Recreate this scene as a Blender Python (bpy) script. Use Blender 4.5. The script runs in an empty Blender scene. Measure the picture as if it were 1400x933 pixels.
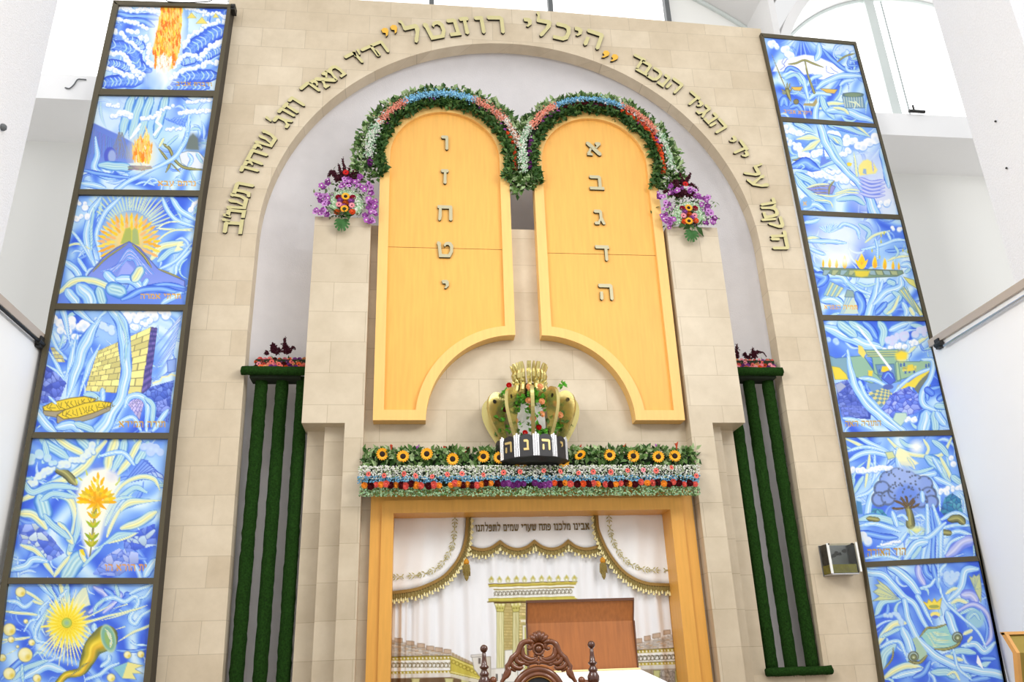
import bpy, math, random
import numpy as np
from mathutils import Vector, Matrix
random.seed(7); np.random.seed(7)
PI = math.pi
scene = bpy.context.scene
COL = scene.collection

# ------------------------------------------------------------------ camera, world, light, exposure
FOC = 1116.0
CAM = np.array([-0.962, -7.103, 1.6])
YAW, PITCH, ROLL = 0.1259, 0.3833, -0.0360
_f = np.array([math.sin(YAW)*math.cos(PITCH), math.cos(YAW)*math.cos(PITCH), math.sin(PITCH)])
_r = np.array([math.cos(YAW), -math.sin(YAW), 0.0])
_u = np.cross(_r, _f)
RIGHT = math.cos(ROLL)*_r + math.sin(ROLL)*_u
UP = -math.sin(ROLL)*_r + math.cos(ROLL)*_u
FWD = _f
cd = bpy.data.cameras.new('camera'); cam = bpy.data.objects.new('camera', cd); COL.objects.link(cam)
cd.sensor_width = 36.0; cd.lens = FOC*36.0/1400.0; cd.clip_start = 0.05; cd.clip_end = 200
cam.matrix_world = Matrix(((RIGHT[0], UP[0], -FWD[0], CAM[0]), (RIGHT[1], UP[1], -FWD[1], CAM[1]),
                           (RIGHT[2], UP[2], -FWD[2], CAM[2]), (0, 0, 0, 1)))
scene.camera = cam
scene.view_settings.view_transform = 'Standard'
scene.view_settings.look = 'None'
scene.view_settings.gamma = 1.0
scene.view_settings.use_curve_mapping = False
scene.view_settings.exposure = 0.14
world = bpy.data.worlds.new('world'); scene.world = world; world.use_nodes = True
world.node_tree.nodes['Background'].inputs[0].default_value = (1.0, 1.0, 1.0, 1)
world.node_tree.nodes['Background'].inputs[1].default_value = 0.80

def area_light(name, loc, target, sx, sy, power, color=(1, 1, 1)):
    ld = bpy.data.lights.new(name, 'AREA'); ld.shape = 'RECTANGLE'; ld.size = sx; ld.size_y = sy
    ld.energy = power; ld.color = color
    if 'window_light' in name and name[0] != 'h': ld.spread = math.radians(95)  # narrower spread for the two added side fills
    o = bpy.data.objects.new(name, ld); COL.objects.link(o); o.location = loc
    o.rotation_euler = (Vector(target)-Vector(loc)).to_track_quat('-Z', 'Y').to_euler()
    return o
area_light('hall_window_light', (5.5, -11.5, 9.0), (-0.5, 0.0, 4.6), 2.6, 2.6, 215, (1.0, 0.99, 0.975))
area_light('left_window_light', (-3.9, -5.5, 6.5), (4.3, -2.6, 3.4), 2.5, 1.6, 96, (1.0, 0.99, 0.97))  # added fill lamp, brightens the right side wall; no window modelled here
area_light('right_window_light', (3.9, -5.5, 6.5), (-4.3, -2.6, 3.4), 2.5, 1.6, 96, (1.0, 0.99, 0.97))  # added fill lamp, brightens the left side wall; no window modelled here
area_light('hall_ceiling_light', (0.0, -8.5, 11.5), (0.0, -5.0, 0.0), 7.0, 5.0, 190, (1.0, 0.995, 0.985))  # added overhead fill to lift the side walls, no fixture modelled

# ------------------------------------------------------------------ geometry helpers
def ray(px, py):
    return FWD + RIGHT*((px-700.0)/FOC) - UP*((py-466.5)/FOC)
def at(px, py, Y):                      # the point of the vertical plane y = Y seen at photo pixel (px, py)
    d = ray(px, py); return CAM + d*((Y-CAM[1])/d[1])
def pix(P):
    q = np.asarray(P, float)-CAM
    z = q @ FWD
    return 700+FOC*(q @ RIGHT)/z, 466.5-FOC*(q @ UP)/z
def lin(c):
    c = np.asarray(c, float)/255.0
    return np.where(c <= 0.04045, c/12.92, ((c+0.055)/1.055)**2.4)
def rgba(c):
    l = lin(c); return (float(l[0]), float(l[1]), float(l[2]), 1.0)

class MB:
    def __init__(s): s.v = []; s.f = []; s.m = []
    def add(s, vs, fs, mi=0):
        n = len(s.v); s.v.extend([tuple(map(float, p)) for p in vs])
        for f in fs: s.f.append(tuple(i+n for i in f)); s.m.append(mi)
    def box(s, x0, x1, y0, y1, z0, z1, mi=0):
        s.add([(x0,y0,z0),(x1,y0,z0),(x1,y1,z0),(x0,y1,z0),(x0,y0,z1),(x1,y0,z1),(x1,y1,z1),(x0,y1,z1)],
              [(0,3,2,1),(4,5,6,7),(0,1,5,4),(1,2,6,5),(2,3,7,6),(3,0,4,7)], mi)
    def prism(s, pts, y0, y1, mi=0, ms=None, bev=0.0):   # xz outline extruded along y, y0 is the face towards the hall
        n = len(pts); ms = mi if ms is None else ms
        a = sum(pts[i][0]*pts[(i+1) % n][1]-pts[(i+1) % n][0]*pts[i][1] for i in range(n))
        if a < 0: pts = pts[::-1]
        if bev:
            q = offset(pts, bev)
            s.add([(x, y0, z) for x, z in q]+[(x, y0+bev, z) for x, z in pts],
                  [tuple(range(n))]+[(i, i+n, (i+1) % n+n, (i+1) % n) for i in range(n)], mi)
            y0 = y0+bev
            s.add([(x, y0, z) for x, z in pts]+[(x, y1, z) for x, z in pts],
                  [(i, i+n, (i+1) % n+n, (i+1) % n) for i in range(n)], ms)
            s.add([(x, y1, z) for x, z in pts], [tuple(range(n-1, -1, -1))], ms)
        else:
            s.add([(x, y0, z) for x, z in pts], [tuple(range(n))], mi)
            s.add([(x, y1, z) for x, z in pts], [tuple(range(n-1, -1, -1))], ms)
            s.add([(x, y0, z) for x, z in pts]+[(x, y1, z) for x, z in pts],
                  [(i, i+n, (i+1) % n+n, (i+1) % n) for i in range(n)], ms)
    def ring(s, outer, inner, y0, y1, mi=0):            # frame between two outlines with the same number of points
        n = len(outer)
        vs = [(x,y0,z) for x,z in outer]+[(x,y0,z) for x,z in inner]+[(x,y1,z) for x,z in outer]+[(x,y1,z) for x,z in inner]
        fs = []
        for i in range(n):
            j = (i+1) % n
            fs += [(i, j, n+j, n+i), (2*n+i, 3*n+i, 3*n+j, 2*n+j), (i, 2*n+i, 2*n+j, j), (n+i, n+j, 3*n+j, 3*n+i)]
        s.add(vs, fs, mi)
    def tube(s, path, r, seg=8, mi=0, cap=True):
        P = [Vector(p) for p in path]; n = len(P)
        R = r if isinstance(r, (list, tuple)) else [r]*n
        vs = []; prev = None
        for i in range(n):
            t = (P[min(i+1, n-1)]-P[max(i-1, 0)])
            if t.length < 1e-9: t = Vector((0, 0, 1))
            t.normalize()
            if prev is None:
                a = Vector((0, 1, 0)) if abs(t.y) < .9 else Vector((1, 0, 0))
            else: a = prev
            b = t.cross(a); b.normalize(); a = b.cross(t); a.normalize(); prev = a
            for k in range(seg):
                an = 2*PI*k/seg
                vs.append(P[i]+a*(R[i]*math.cos(an))+b*(R[i]*math.sin(an)))
        fs = []
        for i in range(n-1):
            for k in range(seg):
                k2 = (k+1) % seg
                fs.append((i*seg+k, i*seg+k2, (i+1)*seg+k2, (i+1)*seg+k))
        if cap: fs += [tuple(range(seg-1, -1, -1)), tuple(range((n-1)*seg, n*seg))]
        s.add(vs, fs, mi)
    def lathe(s, c, prof, seg=16, mi=0):                # prof: (r, z) from below upwards
        vs = []; n = len(prof)
        for r, z in prof:
            for k in range(seg):
                a = 2*PI*k/seg; vs.append((c[0]+r*math.cos(a), c[1]+r*math.sin(a), c[2]+z))
        fs = [(i*seg+k, i*seg+(k+1) % seg, (i+1)*seg+(k+1) % seg, (i+1)*seg+k) for i in range(n-1) for k in range(seg)]
        fs += [tuple(range(seg-1, -1, -1)), tuple(range((n-1)*seg, n*seg))]
        s.add(vs, fs, mi)
    def ball(s, c, r, seg=10, rings=6, mi=0, sy=1.0):
        prof = [(max(r*math.sin(PI*i/rings), 1e-4), -r*math.cos(PI*i/rings)) for i in range(rings+1)]
        n0 = len(s.v); s.lathe((0, 0, 0), prof, seg, mi)
        for i in range(n0, len(s.v)):
            x, y, z = s.v[i]; s.v[i] = (c[0]+x, c[1]+y*sy, c[2]+z)
    def octa(s, c, r, mi=0):
        x, y, z = c
        s.add([(x+r,y,z),(x-r,y,z),(x,y+r,z),(x,y-r,z),(x,y,z+r),(x,y,z-r)],
              [(0,2,4),(2,1,4),(1,3,4),(3,0,4),(2,0,5),(1,2,5),(3,1,5),(0,3,5)], mi)
    def leaf(s, p, d, n, L, W, mi=0, cup=.25):
        p = Vector(p); d = Vector(d).normalized(); n = Vector(n)
        w = d.cross(n)
        if w.length < 1e-6: w = d.cross(Vector((.3, .7, .2)))
        w.normalize(); u = w.cross(d)
        s.add([p, p+d*L*.45+w*W*.5+u*cup*W, p+d*L*.5, p+d*L, p+d*L*.45-w*W*.5+u*cup*W],
              [(0, 2, 1), (1, 2, 3), (0, 4, 2), (2, 4, 3)], mi)
    def build(s, name, mats, parent=None, smooth=False, loc=None):
        me = bpy.data.meshes.new(name); me.from_pydata(s.v, [], s.f)
        mats = mats if isinstance(mats, (list, tuple)) else [mats]
        for m in mats: me.materials.append(m)
        if len(mats) > 1: me.polygons.foreach_set('material_index', s.m)
        if smooth: me.polygons.foreach_set('use_smooth', [True]*len(me.polygons))
        me.update()
        return link(name, me, parent, loc)

def link(name, me, parent=None, loc=None):
    o = bpy.data.objects.new(name, me); COL.objects.link(o)
    if parent is not None:
        o.parent = parent
        o.matrix_parent_inverse = parent_inv(parent)
    if loc is not None: o.location = loc
    return o
def world_of(o):
    m = Matrix.LocRotScale(o.location, o.rotation_euler, o.scale)
    return m if o.parent is None else world_of(o.parent) @ o.matrix_parent_inverse @ m
def parent_inv(p): return world_of(p).inverted()
def tag(o, label=None, cat=None, group=None, kind=None):
    if label: o['label'] = label
    if cat: o['category'] = cat
    if group: o['group'] = group
    if kind: o['kind'] = kind
    return o
def struct(o): o['kind'] = 'structure'; return o
def thing(name, label, cat, loc, group=None):
    o = bpy.data.objects.new(name, None); COL.objects.link(o); o.location = tuple(float(c) for c in loc); o.empty_display_size = .1
    return tag(o, label, cat, group)
def copy_part(src, parent, loc, rot=None, scale=1.0, name=None):
    o = src.copy(); COL.objects.link(o)
    if name: o.name = name
    o.parent = parent; o.matrix_parent_inverse = parent_inv(parent) if parent is not None else Matrix()
    o.location = tuple(float(c) for c in loc)
    if rot is not None: o.rotation_euler = rot
    o.scale = (scale, scale, scale)
    return o
def offset(pts, d):
    n = len(pts); out = []
    for i in range(n):
        a = np.array(pts[i-1]); b = np.array(pts[i]); c = np.array(pts[(i+1) % n])
        u = (b-a)/max(np.linalg.norm(b-a), 1e-9); v = (c-b)/max(np.linalg.norm(c-b), 1e-9)
        n1 = np.array([-u[1], u[0]]); n2 = np.array([-v[1], v[0]])
        m = n1+n2; l = m @ m
        k = 2*d/l if l > .35 else d*1.2
        out.append((b[0]+m[0]*k, b[1]+m[1]*k))
    return out
def spline(pts, n):                                       # Catmull-Rom through pts (any dimension), n samples
    P = np.array(pts, float)
    if len(P) == 2: return np.array([P[0]+(P[1]-P[0])*t for t in np.linspace(0, 1, n)])
    Q = np.vstack([2*P[0]-P[1], P, 2*P[-1]-P[-2]])
    T = np.linspace(0, len(P)-1-1e-9, n); out = []
    for t in T:
        i = int(t); u = t-i; a, b, c, d = Q[i], Q[i+1], Q[i+2], Q[i+3]
        out.append(.5*((2*b)+(c-a)*u+(2*a-5*b+4*c-d)*u*u+(3*b-a-3*c+d)*u**3))
    return np.array(out)

# ------------------------------------------------------------------ materials
def mat(name, c, rough=.6, metal=0.0, noise=0.0, nscale=20, bump=0.0, bscale=60, stretch=None, coat=0.0, spec=None):
    m = bpy.data.materials.new(name); m.use_nodes = True; nt = m.node_tree; N = nt.nodes; b = N['Principled BSDF']
    b.inputs['Base Color'].default_value = rgba(c); b.inputs['Roughness'].default_value = rough
    b.inputs['Metallic'].default_value = metal
    if coat: b.inputs['Coat Weight'].default_value = coat; b.inputs['Coat Roughness'].default_value = .08
    if spec is not None: b.inputs['Specular IOR Level'].default_value = spec
    if noise or bump:
        g = N.new('ShaderNodeNewGeometry'); mp = N.new('ShaderNodeMapping')
        nt.links.new(g.outputs['Position'], mp.inputs['Vector'])
        if stretch: mp.inputs['Scale'].default_value = stretch
    if noise:
        t = N.new('ShaderNodeTexNoise'); t.inputs['Scale'].default_value = nscale; t.inputs['Detail'].default_value = 6
        nt.links.new(mp.outputs[0], t.inputs['Vector'])
        r = N.new('ShaderNodeValToRGB')
        l = lin(c); r.color_ramp.elements[0].position = .3; r.color_ramp.elements[1].position = .7
        r.color_ramp.elements[0].color = tuple(float(x*(1-noise)) for x in l)+(1,)
        r.color_ramp.elements[1].color = tuple(float(min(1, x*(1+noise*.7))) for x in l)+(1,)
        nt.links.new(t.outputs['Fac'], r.inputs['Fac']); nt.links.new(r.outputs['Color'], b.inputs['Base Color'])
    if bump:
        t2 = N.new('ShaderNodeTexNoise'); t2.inputs['Scale'].default_value = bscale; t2.inputs['Detail'].default_value = 4
        nt.links.new(mp.outputs[0], t2.inputs['Vector'])
        bp = N.new('ShaderNodeBump'); bp.inputs['Strength'].default_value = bump; bp.inputs['Distance'].default_value = .02
        nt.links.new(t2.outputs['Fac'], bp.inputs['Height']); nt.links.new(bp.outputs[0], b.inputs['Normal'])
    return m
def emit(name, c, s):
    m = bpy.data.materials.new(name); m.use_nodes = True; b = m.node_tree.nodes['Principled BSDF']
    b.inputs['Base Color'].default_value = rgba(c); b.inputs['Emission Color'].default_value = rgba(c); b.inputs['Emission Strength'].default_value = s
    return m
def stone_mat(name, c1, c2, mort, bw, rh, off=(0, 0), wav=.10):
    m = bpy.data.materials.new(name); m.use_nodes = True; nt = m.node_tree; N = nt.nodes; L = nt.links; b = N['Principled BSDF']
    g = N.new('ShaderNodeNewGeometry'); sp = N.new('ShaderNodeSeparateXYZ'); L.new(g.outputs['Position'], sp.inputs[0])
    ad = N.new('ShaderNodeMath'); ad.operation = 'ADD'; L.new(sp.outputs['X'], ad.inputs[0]); L.new(sp.outputs['Y'], ad.inputs[1])
    ax = N.new('ShaderNodeMath'); ax.operation = 'ADD'; L.new(ad.outputs[0], ax.inputs[0]); ax.inputs[1].default_value = off[0]+20
    az = N.new('ShaderNodeMath'); az.operation = 'ADD'; L.new(sp.outputs['Z'], az.inputs[0]); az.inputs[1].default_value = off[1]
    cb = N.new('ShaderNodeCombineXYZ'); L.new(ax.outputs[0], cb.inputs['X']); L.new(az.outputs[0], cb.inputs['Y'])
    br = N.new('ShaderNodeTexBrick'); L.new(cb.outputs[0], br.inputs['Vector'])
    br.inputs['Scale'].default_value = 1.0; br.inputs['Brick Width'].default_value = bw; br.inputs['Row Height'].default_value = rh
    br.inputs['Mortar Size'].default_value = .0028; br.inputs['Mortar Smooth'].default_value = .3; br.offset = .5
    br.inputs['Color1'].default_value = rgba(c1); br.inputs['Color2'].default_value = rgba(c2); br.inputs['Mortar'].default_value = rgba(mort)
    n1 = N.new('ShaderNodeTexNoise'); n1.inputs['Scale'].default_value = 3.2; n1.inputs['Detail'].default_value = 9; n1.inputs['Roughness'].default_value = .65
    L.new(g.outputs['Position'], n1.inputs['Vector'])
    rp = N.new('ShaderNodeValToRGB'); e = rp.color_ramp.elements
    e[0].position = .3; e[1].position = .72; e[0].color = (1-wav*1.5, 1-wav*1.7, 1-wav*2.1, 1); e[1].color = (1+wav*.3, 1+wav*.3, 1+wav*.3, 1)
    L.new(n1.outputs['Fac'], rp.inputs['Fac'])
    mx = N.new('ShaderNodeMix'); mx.data_type = 'RGBA'; mx.blend_type = 'MULTIPLY'; mx.inputs[0].default_value = 1.0
    L.new(br.outputs['Color'], mx.inputs[6]); L.new(rp.outputs['Color'], mx.inputs[7])
    L.new(mx.outputs[2], b.inputs['Base Color'])
    b.inputs['Roughness'].default_value = .38; b.inputs['Specular IOR Level'].default_value = .4
    return m
def attr_mat(name, rough=.3, spec=.35):
    m = bpy.data.materials.new(name); m.use_nodes = True; nt = m.node_tree; b = nt.nodes['Principled BSDF']
    a = nt.nodes.new('ShaderNodeAttribute'); a.attribute_name = 'pigment'
    nt.links.new(a.outputs['Color'], b.inputs['Base Color'])
    b.inputs['Roughness'].default_value = rough; b.inputs['Specular IOR Level'].default_value = spec
    return m
M = {}
M['stone'] = stone_mat('limestone', (226, 211, 186), (214, 197, 170), (196, 180, 154), .46, .257)
M['stone2'] = stone_mat('limestone_ark', (214, 200, 176), (203, 188, 163), (184, 168, 142), .60, .30, (.13, .08))
M['plaster'] = mat('niche_plaster', (234, 231, 233), .9, noise=.03, nscale=6, bump=.15, bscale=80)
M['white'] = mat('white_paint', (250, 250, 250), .7, noise=.015, nscale=3)
M['offwhite'] = mat('gallery_paint', (240, 240, 236), .8)
M['rough_white'] = mat('textured_white', (232, 232, 234), .9, noise=.04, nscale=60, bump=.35, bscale=70)
M['glasswhite'] = emit('bright_window_glass', (255, 255, 255), 1.25)
M['olive'] = mat('olive_metal', (88, 80, 60), .45, .3)
M['darkbronze'] = mat('dark_bronze', (30, 25, 18), .45, .3)
M['blackmetal'] = mat('black_metal', (30, 29, 27), .5)
M['greyline'] = mat('grey_joint', (150, 156, 156), .6)
M['vault'] = mat('vault_plaster', (226, 225, 224), .9)
M['mull'] = mat('window_mullion', (96, 100, 102), .5)
M['mullight'] = mat('pale_mullion', (214, 222, 219), .5)
M['beige'] = mat('rail_coping', (188, 174, 160), .5)
M['steel'] = mat('steel', (190, 192, 196), .25, .9)
M['brass'] = mat('brass_face', (212, 202, 148), .42, .3, noise=.05, nscale=15)
M['greybrass'] = mat('grey_brass_face', (182, 174, 140), .42, .3)
M['goldface'] = mat('gold_face', (240, 186, 70), .4, .4)
M['wood'] = mat('beech_panel', (236, 178, 88), .42, noise=.07, nscale=4, stretch=(9, 9, .7), spec=.3)
M['woodframe'] = mat('beech_frame', (240, 194, 116), .42, noise=.05, nscale=4, stretch=(9, 9, .7), spec=.3)
M['woodgap'] = mat('panel_seam', (150, 105, 50), .7)
M['wooddoor'] = mat('beech_door_frame', (228, 168, 78), .4, noise=.06, nscale=5, stretch=(9, 9, .7), spec=.35)
M['grass'] = mat('artificial_grass', (38, 72, 24), .95, noise=.45, nscale=70, bump=.9, bscale=170, spec=.1)
M['floor'] = mat('floor_tile', (138, 124, 106), .4, noise=.03)
M['paint'] = attr_mat('painted_panel', .28, .3)
M['cloth'] = attr_mat('printed_cloth', .85, .1)
M['whitecloth'] = mat('white_cloth', (246, 246, 246), .85, noise=.015, nscale=6)
M['braid'] = mat('brown_gold_braid', (146, 112, 42), .6, noise=.15, nscale=120)
M['fringe'] = mat('gold_fringe', (150, 130, 66), .6, noise=.3, nscale=120)
M['fringe_light'] = mat('pale_gold_fringe', (236, 226, 168), .6)
M['amber'] = mat('amber_tassel', (206, 140, 20), .6)
M['embroidery'] = mat('gold_embroidery', (176, 166, 96), .6, noise=.3, nscale=150)
M['thread'] = mat('brown_thread', (112, 94, 52), .7)
M['carved'] = mat('carved_walnut', (108, 56, 20), .32, noise=.22, nscale=18, coat=.4)
M['darkcarved'] = mat('turned_walnut', (76, 36, 16), .25, noise=.15, nscale=20, coat=.5)
M['leather'] = mat('black_leather', (26, 24, 26), .4)
M['nail'] = mat('brass_nail', (150, 110, 60), .35, .8)
M['board'] = mat('oak_veneer', (160, 96, 44), .4, noise=.16, nscale=5, stretch=(14, 14, .6), coat=.15)
M['boardedge'] = mat('dark_oak_edge', (92, 54, 32), .45)
M['shinybrass'] = mat('polished_brass', (206, 192, 126), .27, .8)
M['brassplate'] = mat('brass_sheet', (158, 138, 66), .35, .6, noise=.06, nscale=3)
M['engrave'] = mat('engraving', (108, 92, 44), .5, .4)
M['pine'] = mat('pine_edge', (214, 158, 88), .45, noise=.08, nscale=8)
M['black'] = mat('black_plaque', (34, 33, 36), .5)
M['silver'] = mat('silver_column', (212, 212, 214), .22, .85)
M['goldletter'] = mat('gold_letter', (212, 186, 120), .4, .5)
M['corewhite'] = mat('white_core', (240, 240, 238), .7)
def leafm(n, c): return mat(n, c, .55, noise=.2, nscale=40, spec=.35)
M['leafd'] = leafm('leaf_dark', (52, 88, 34)); M['leafm'] = leafm('leaf_mid', (94, 128, 64)); M['leafp'] = leafm('leaf_pale', (164, 186, 134))
M['leafb'] = leafm('leaf_bright', (96, 172, 52)); M['moss'] = mat('flower_foam', (30, 42, 24), .95)
M['sun'] = mat('sunflower_petal', (250, 176, 18), .6); M['disc'] = mat('sunflower_disc', (40, 24, 14), .9)
for k, c in dict(bwhite=(240, 240, 232), bblue=(164, 222, 252), bblue2=(108, 168, 206), bpeach=(242, 180, 156), bgreen=(176, 206, 158), bmint=(176, 214, 178),
                 red=(200, 22, 18), orange=(238, 104, 52), peach=(244, 182, 130), coral=(236, 112, 100), salmon=(242, 150, 128), amberr=(246, 164, 56),
                 burg=(84, 10, 20), purple=(126, 52, 130), violet=(166, 88, 170), lilac=(196, 136, 200), pink=(240, 150, 160), crimson=(160, 16, 48),
                 amaranth=(70, 18, 34), calla=(190, 70, 40), rust=(198, 92, 30)).items():
    M[k] = mat('petal_'+k, c, .6, noise=.12, nscale=50, spec=.25)
M['hem'] = mat('pale_yellow_hem', (238, 216, 156), .7)
# ------------------------------------------------------------------ pigment painting on finely divided flat surfaces (artwork only)
PAL = dict(
 W=[(-1,(78,128,230)),(-.84,(150,198,250)),(-.62,(196,230,254)),(-.45,(140,198,250)),(-.28,(214,238,254)),(-.02,(242,250,255)),(.14,(160,212,252)),(.32,(208,236,254)),(.52,(140,196,250)),(.72,(176,216,253)),(.88,(120,172,244)),(1,(70,118,226))],
 Y=[(-1,(90,146,220)),(-.78,(176,218,230)),(-.5,(240,242,206)),(-.3,(206,226,206)),(-.1,(250,246,186)),(.18,(244,238,160)),(.36,(206,222,190)),(.56,(236,238,196)),(.8,(160,204,226)),(1,(84,136,218))],
 G=[(-1,(76,132,222)),(-.75,(146,202,236)),(-.45,(204,230,234)),(-.25,(150,204,230)),(0,(216,238,232)),(.25,(158,208,230)),(.5,(196,228,238)),(.8,(124,182,232)),(1,(76,132,222))],
 B=[(-1,(50,90,215)),(-.5,(104,152,242)),(-.1,(160,204,250)),(.4,(120,168,246)),(1,(60,104,222))],
 D=[(-1,(60,96,220)),(-.5,(86,130,240)),(-.1,(130,176,248)),(.15,(96,140,242)),(.4,(120,164,246)),(.7,(80,122,236)),(1,(62,98,222))],
 L=[(-1,(108,128,234)),(-.5,(182,192,246)),(0,(220,222,251)),(.5,(160,176,244)),(1,(110,132,234))],
 O=[(-1,(96,100,78)),(-.4,(152,152,96)),(0,(188,182,114)),(.5,(128,126,84)),(1,(84,90,76))],
 H=[(-1,(110,116,66)),(-.6,(184,170,50)),(-.1,(250,222,70)),(.4,(222,178,52)),(.8,(150,150,66)),(1,(96,112,84))],
 T=[(-1,(92,72,50)),(0,(120,100,76)),(1,(80,66,48))],
 U=[(-1,(120,166,246)),(-.3,(176,214,252)),(.1,(222,240,254)),(.5,(160,200,250)),(1,(104,150,244))],
 V=[(-1,(76,116,232)),(-.3,(112,156,244)),(.2,(150,190,250)),(1,(84,126,236))],
 K=[(-1,(70,82,150)),(0,(60,70,140)),(1,(70,82,150))])
class Paint:
    def __init__(s, X, Y, seed=1):
        s.X = X; s.Y = Y; s.C = np.zeros((len(X), 3)); s.rs = np.random.RandomState(seed)
    def bb(s, x0, y0, x1, y1):
        return np.nonzero((s.X >= x0) & (s.X <= x1) & (s.Y >= y0) & (s.Y <= y1))[0]
    def put(s, i, a, c):
        a = np.clip(a, 0, 1)[:, None]; s.C[i] = s.C[i]*(1-a)+np.asarray(c, float)*a
    def fill(s, c): s.C[:] = c
    def base(s, k=1.0, light=0.0, cx=600, cy=450, spin=1.0):
        x = (s.X-cx)/1000*k; y = (s.Y-cy)/1000*k; r = s.rs.rand(12)*6
        wx = x+.16*np.sin(5.1*y+r[0])+.09*np.sin(9*x+7*y+r[1]); wy = y+.16*np.sin(4.7*x+r[2])+.08*np.sin(11*y-6*x+r[3])
        ph = spin*np.arctan2(wy, wx+.001)*2+np.hypot(wx, wy)*13
        v = .5+.3*np.sin(ph+2.2*np.sin(6*wx+r[4]))+.2*np.sin(19*wx+9*wy+r[5]+3*np.sin(7*wy+r[6]))+.1*np.sin(34*wy-25*wx+r[7])
        v = np.clip(v+light, 0, 1)
        R = [(0, (66, 104, 228)), (.25, (92, 136, 240)), (.55, (134, 180, 249)), (.8, (180, 218, 253)), (1, (218, 240, 254))]
        for c in range(3): s.C[:, c] = np.interp(v, [q[0] for q in R], [q[1][c] for q in R])
        X0, X1, Y0, Y1 = s.X.min(), s.X.max(), s.Y.min(), s.Y.max()
        for k in range(46):                              # loose brush strokes of the ground
            px, py = s.rs.uniform(X0, X1), s.rs.uniform(Y0, Y1); a = s.rs.rand()*6.3; b = s.rs.uniform(-1.2, 1.2); L = s.rs.uniform(90, 230); P = [(px, py)]
            for q in range(3): P.append((P[-1][0]+L*.4*math.cos(a), P[-1][1]+L*.4*math.sin(a))); a += b
            s.rb(P, [4, s.rs.uniform(12, 34), s.rs.uniform(12, 34), 3], 'VUVU'[k % 4] if k % 5 else 'G', n=16)
    def rb(s, pts, w, pal='W', seed=None, n=48):
        P = spline(pts, n); W = np.interp(np.linspace(0, 1, n), np.linspace(0, 1, len(w)), w) if isinstance(w, (list, tuple)) else w*1.28*np.interp(np.linspace(0, 1, n), [0, .2, .8, 1], [.5, 1, 1, .45])
        W = W*.5; m = W.max()+2
        i = s.bb(P[:, 0].min()-m, P[:, 1].min()-m, P[:, 0].max()+m, P[:, 1].max()+m)
        if not len(i): return
        best = np.full(len(i), 1e9); tt = np.zeros(len(i)); ww = np.ones(len(i)); ll = np.zeros(len(i))
        X, Y = s.X[i], s.Y[i]; acc = 0
        for k in range(n-1):
            a, b = P[k], P[k+1]; d = b-a; L = max(math.hypot(*d), 1e-6); d = d/L
            u = np.clip((X-a[0])*d[0]+(Y-a[1])*d[1], 0, L)
            ex, ey = X-a[0]-u*d[0], Y-a[1]-u*d[1]; e = np.hypot(ex, ey); wk = W[k]+(W[k+1]-W[k])*u/L
            sc = e/np.maximum(wk, .6); c = sc < best
            best[c] = sc[c]; ww[c] = np.maximum(wk[c], .6); tt[c] = np.sign(d[0]*ey-d[1]*ex)[c]*sc[c]; ll[c] = acc+u[c]; acc += L
        q = PAL[pal]; tq = [a for a, _ in q]
        t = np.clip(tt+.10*np.sin(ll*.035+s.rs.rand()*6), -1, 1)
        col = np.stack([np.interp(t, tq, [c[j] for _, c in q]) for j in range(3)], 1)
        col += (7*np.sin(t*11+ll*.02))[:, None]
        s.put(i, (1-best)*ww/1.6+.35, np.clip(col, 0, 255)) if False else s.put(i[best < 1.15], ((1.1-best)*ww/2.2)[best < 1.15], np.clip(col, 0, 255)[best < 1.15])
    def sd(s, i, pts):
        X, Y = s.X[i], s.Y[i]; ins = np.zeros(len(i), bool); d = np.full(len(i), 1e9); n = len(pts)
        for k in range(n):
            (x0, y0), (x1, y1) = pts[k], pts[(k+1) % n]
            c = ((y0 > Y) != (y1 > Y)); xx = x0+(Y-y0)*(x1-x0)/((y1-y0) if y1 != y0 else 1e-9); ins ^= c & (X < xx)
            L2 = max((x1-x0)**2+(y1-y0)**2, 1e-9); u = np.clip(((X-x0)*(x1-x0)+(Y-y0)*(y1-y0))/L2, 0, 1)
            d = np.minimum(d, np.hypot(X-x0-u*(x1-x0), Y-y0-u*(y1-y0)))
        return np.where(ins, d, -d)
    def poly(s, pts, c, soft=3.0, edge=None, ew=5, c2=None):
        xs = [p[0] for p in pts]; ys = [p[1] for p in pts]; m = soft+2
        i = s.bb(min(xs)-m, min(ys)-m, max(xs)+m, max(ys)+m)
        if not len(i): return
        d = s.sd(i, pts); cc = np.broadcast_to(np.asarray(c, float), (len(i), 3))
        if c2 is not None:
            g = ((s.Y[i]-min(ys))/max(max(ys)-min(ys), 1))[:, None]; cc = cc*(1-g)+np.asarray(c2, float)*g
        s.put(i, d/soft+.5, cc)
        if edge is not None: s.put(i, 1-np.abs(d)/ew, edge)
    def circ(s, x, y, r, c, soft=3, ry=None, edge=None, ew=5, rot=0):
        ry = ry or r; m = max(r, ry)+soft+ew; i = s.bb(x-m, y-m, x+m, y+m)
        dx, dy = s.X[i]-x, s.Y[i]-y; co, si = math.cos(rot), math.sin(rot)
        q = np.hypot((dx*co+dy*si)/r, (dy*co-dx*si)/ry); d = (1-q)*min(r, ry)
        s.put(i, d/soft+.5, c)
        if edge is not None: s.put(i, 1-np.abs(d)/ew, edge)
    def glow(s, x, y, r, c, a=1.0, ry=None):
        ry = ry or r; i = s.bb(x-r, y-ry, x+r, y+ry); q = np.hypot((s.X[i]-x)/r, (s.Y[i]-y)/ry)
        s.put(i, a*np.clip(1-q, 0, 1)**.8*1.2, c)
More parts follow.
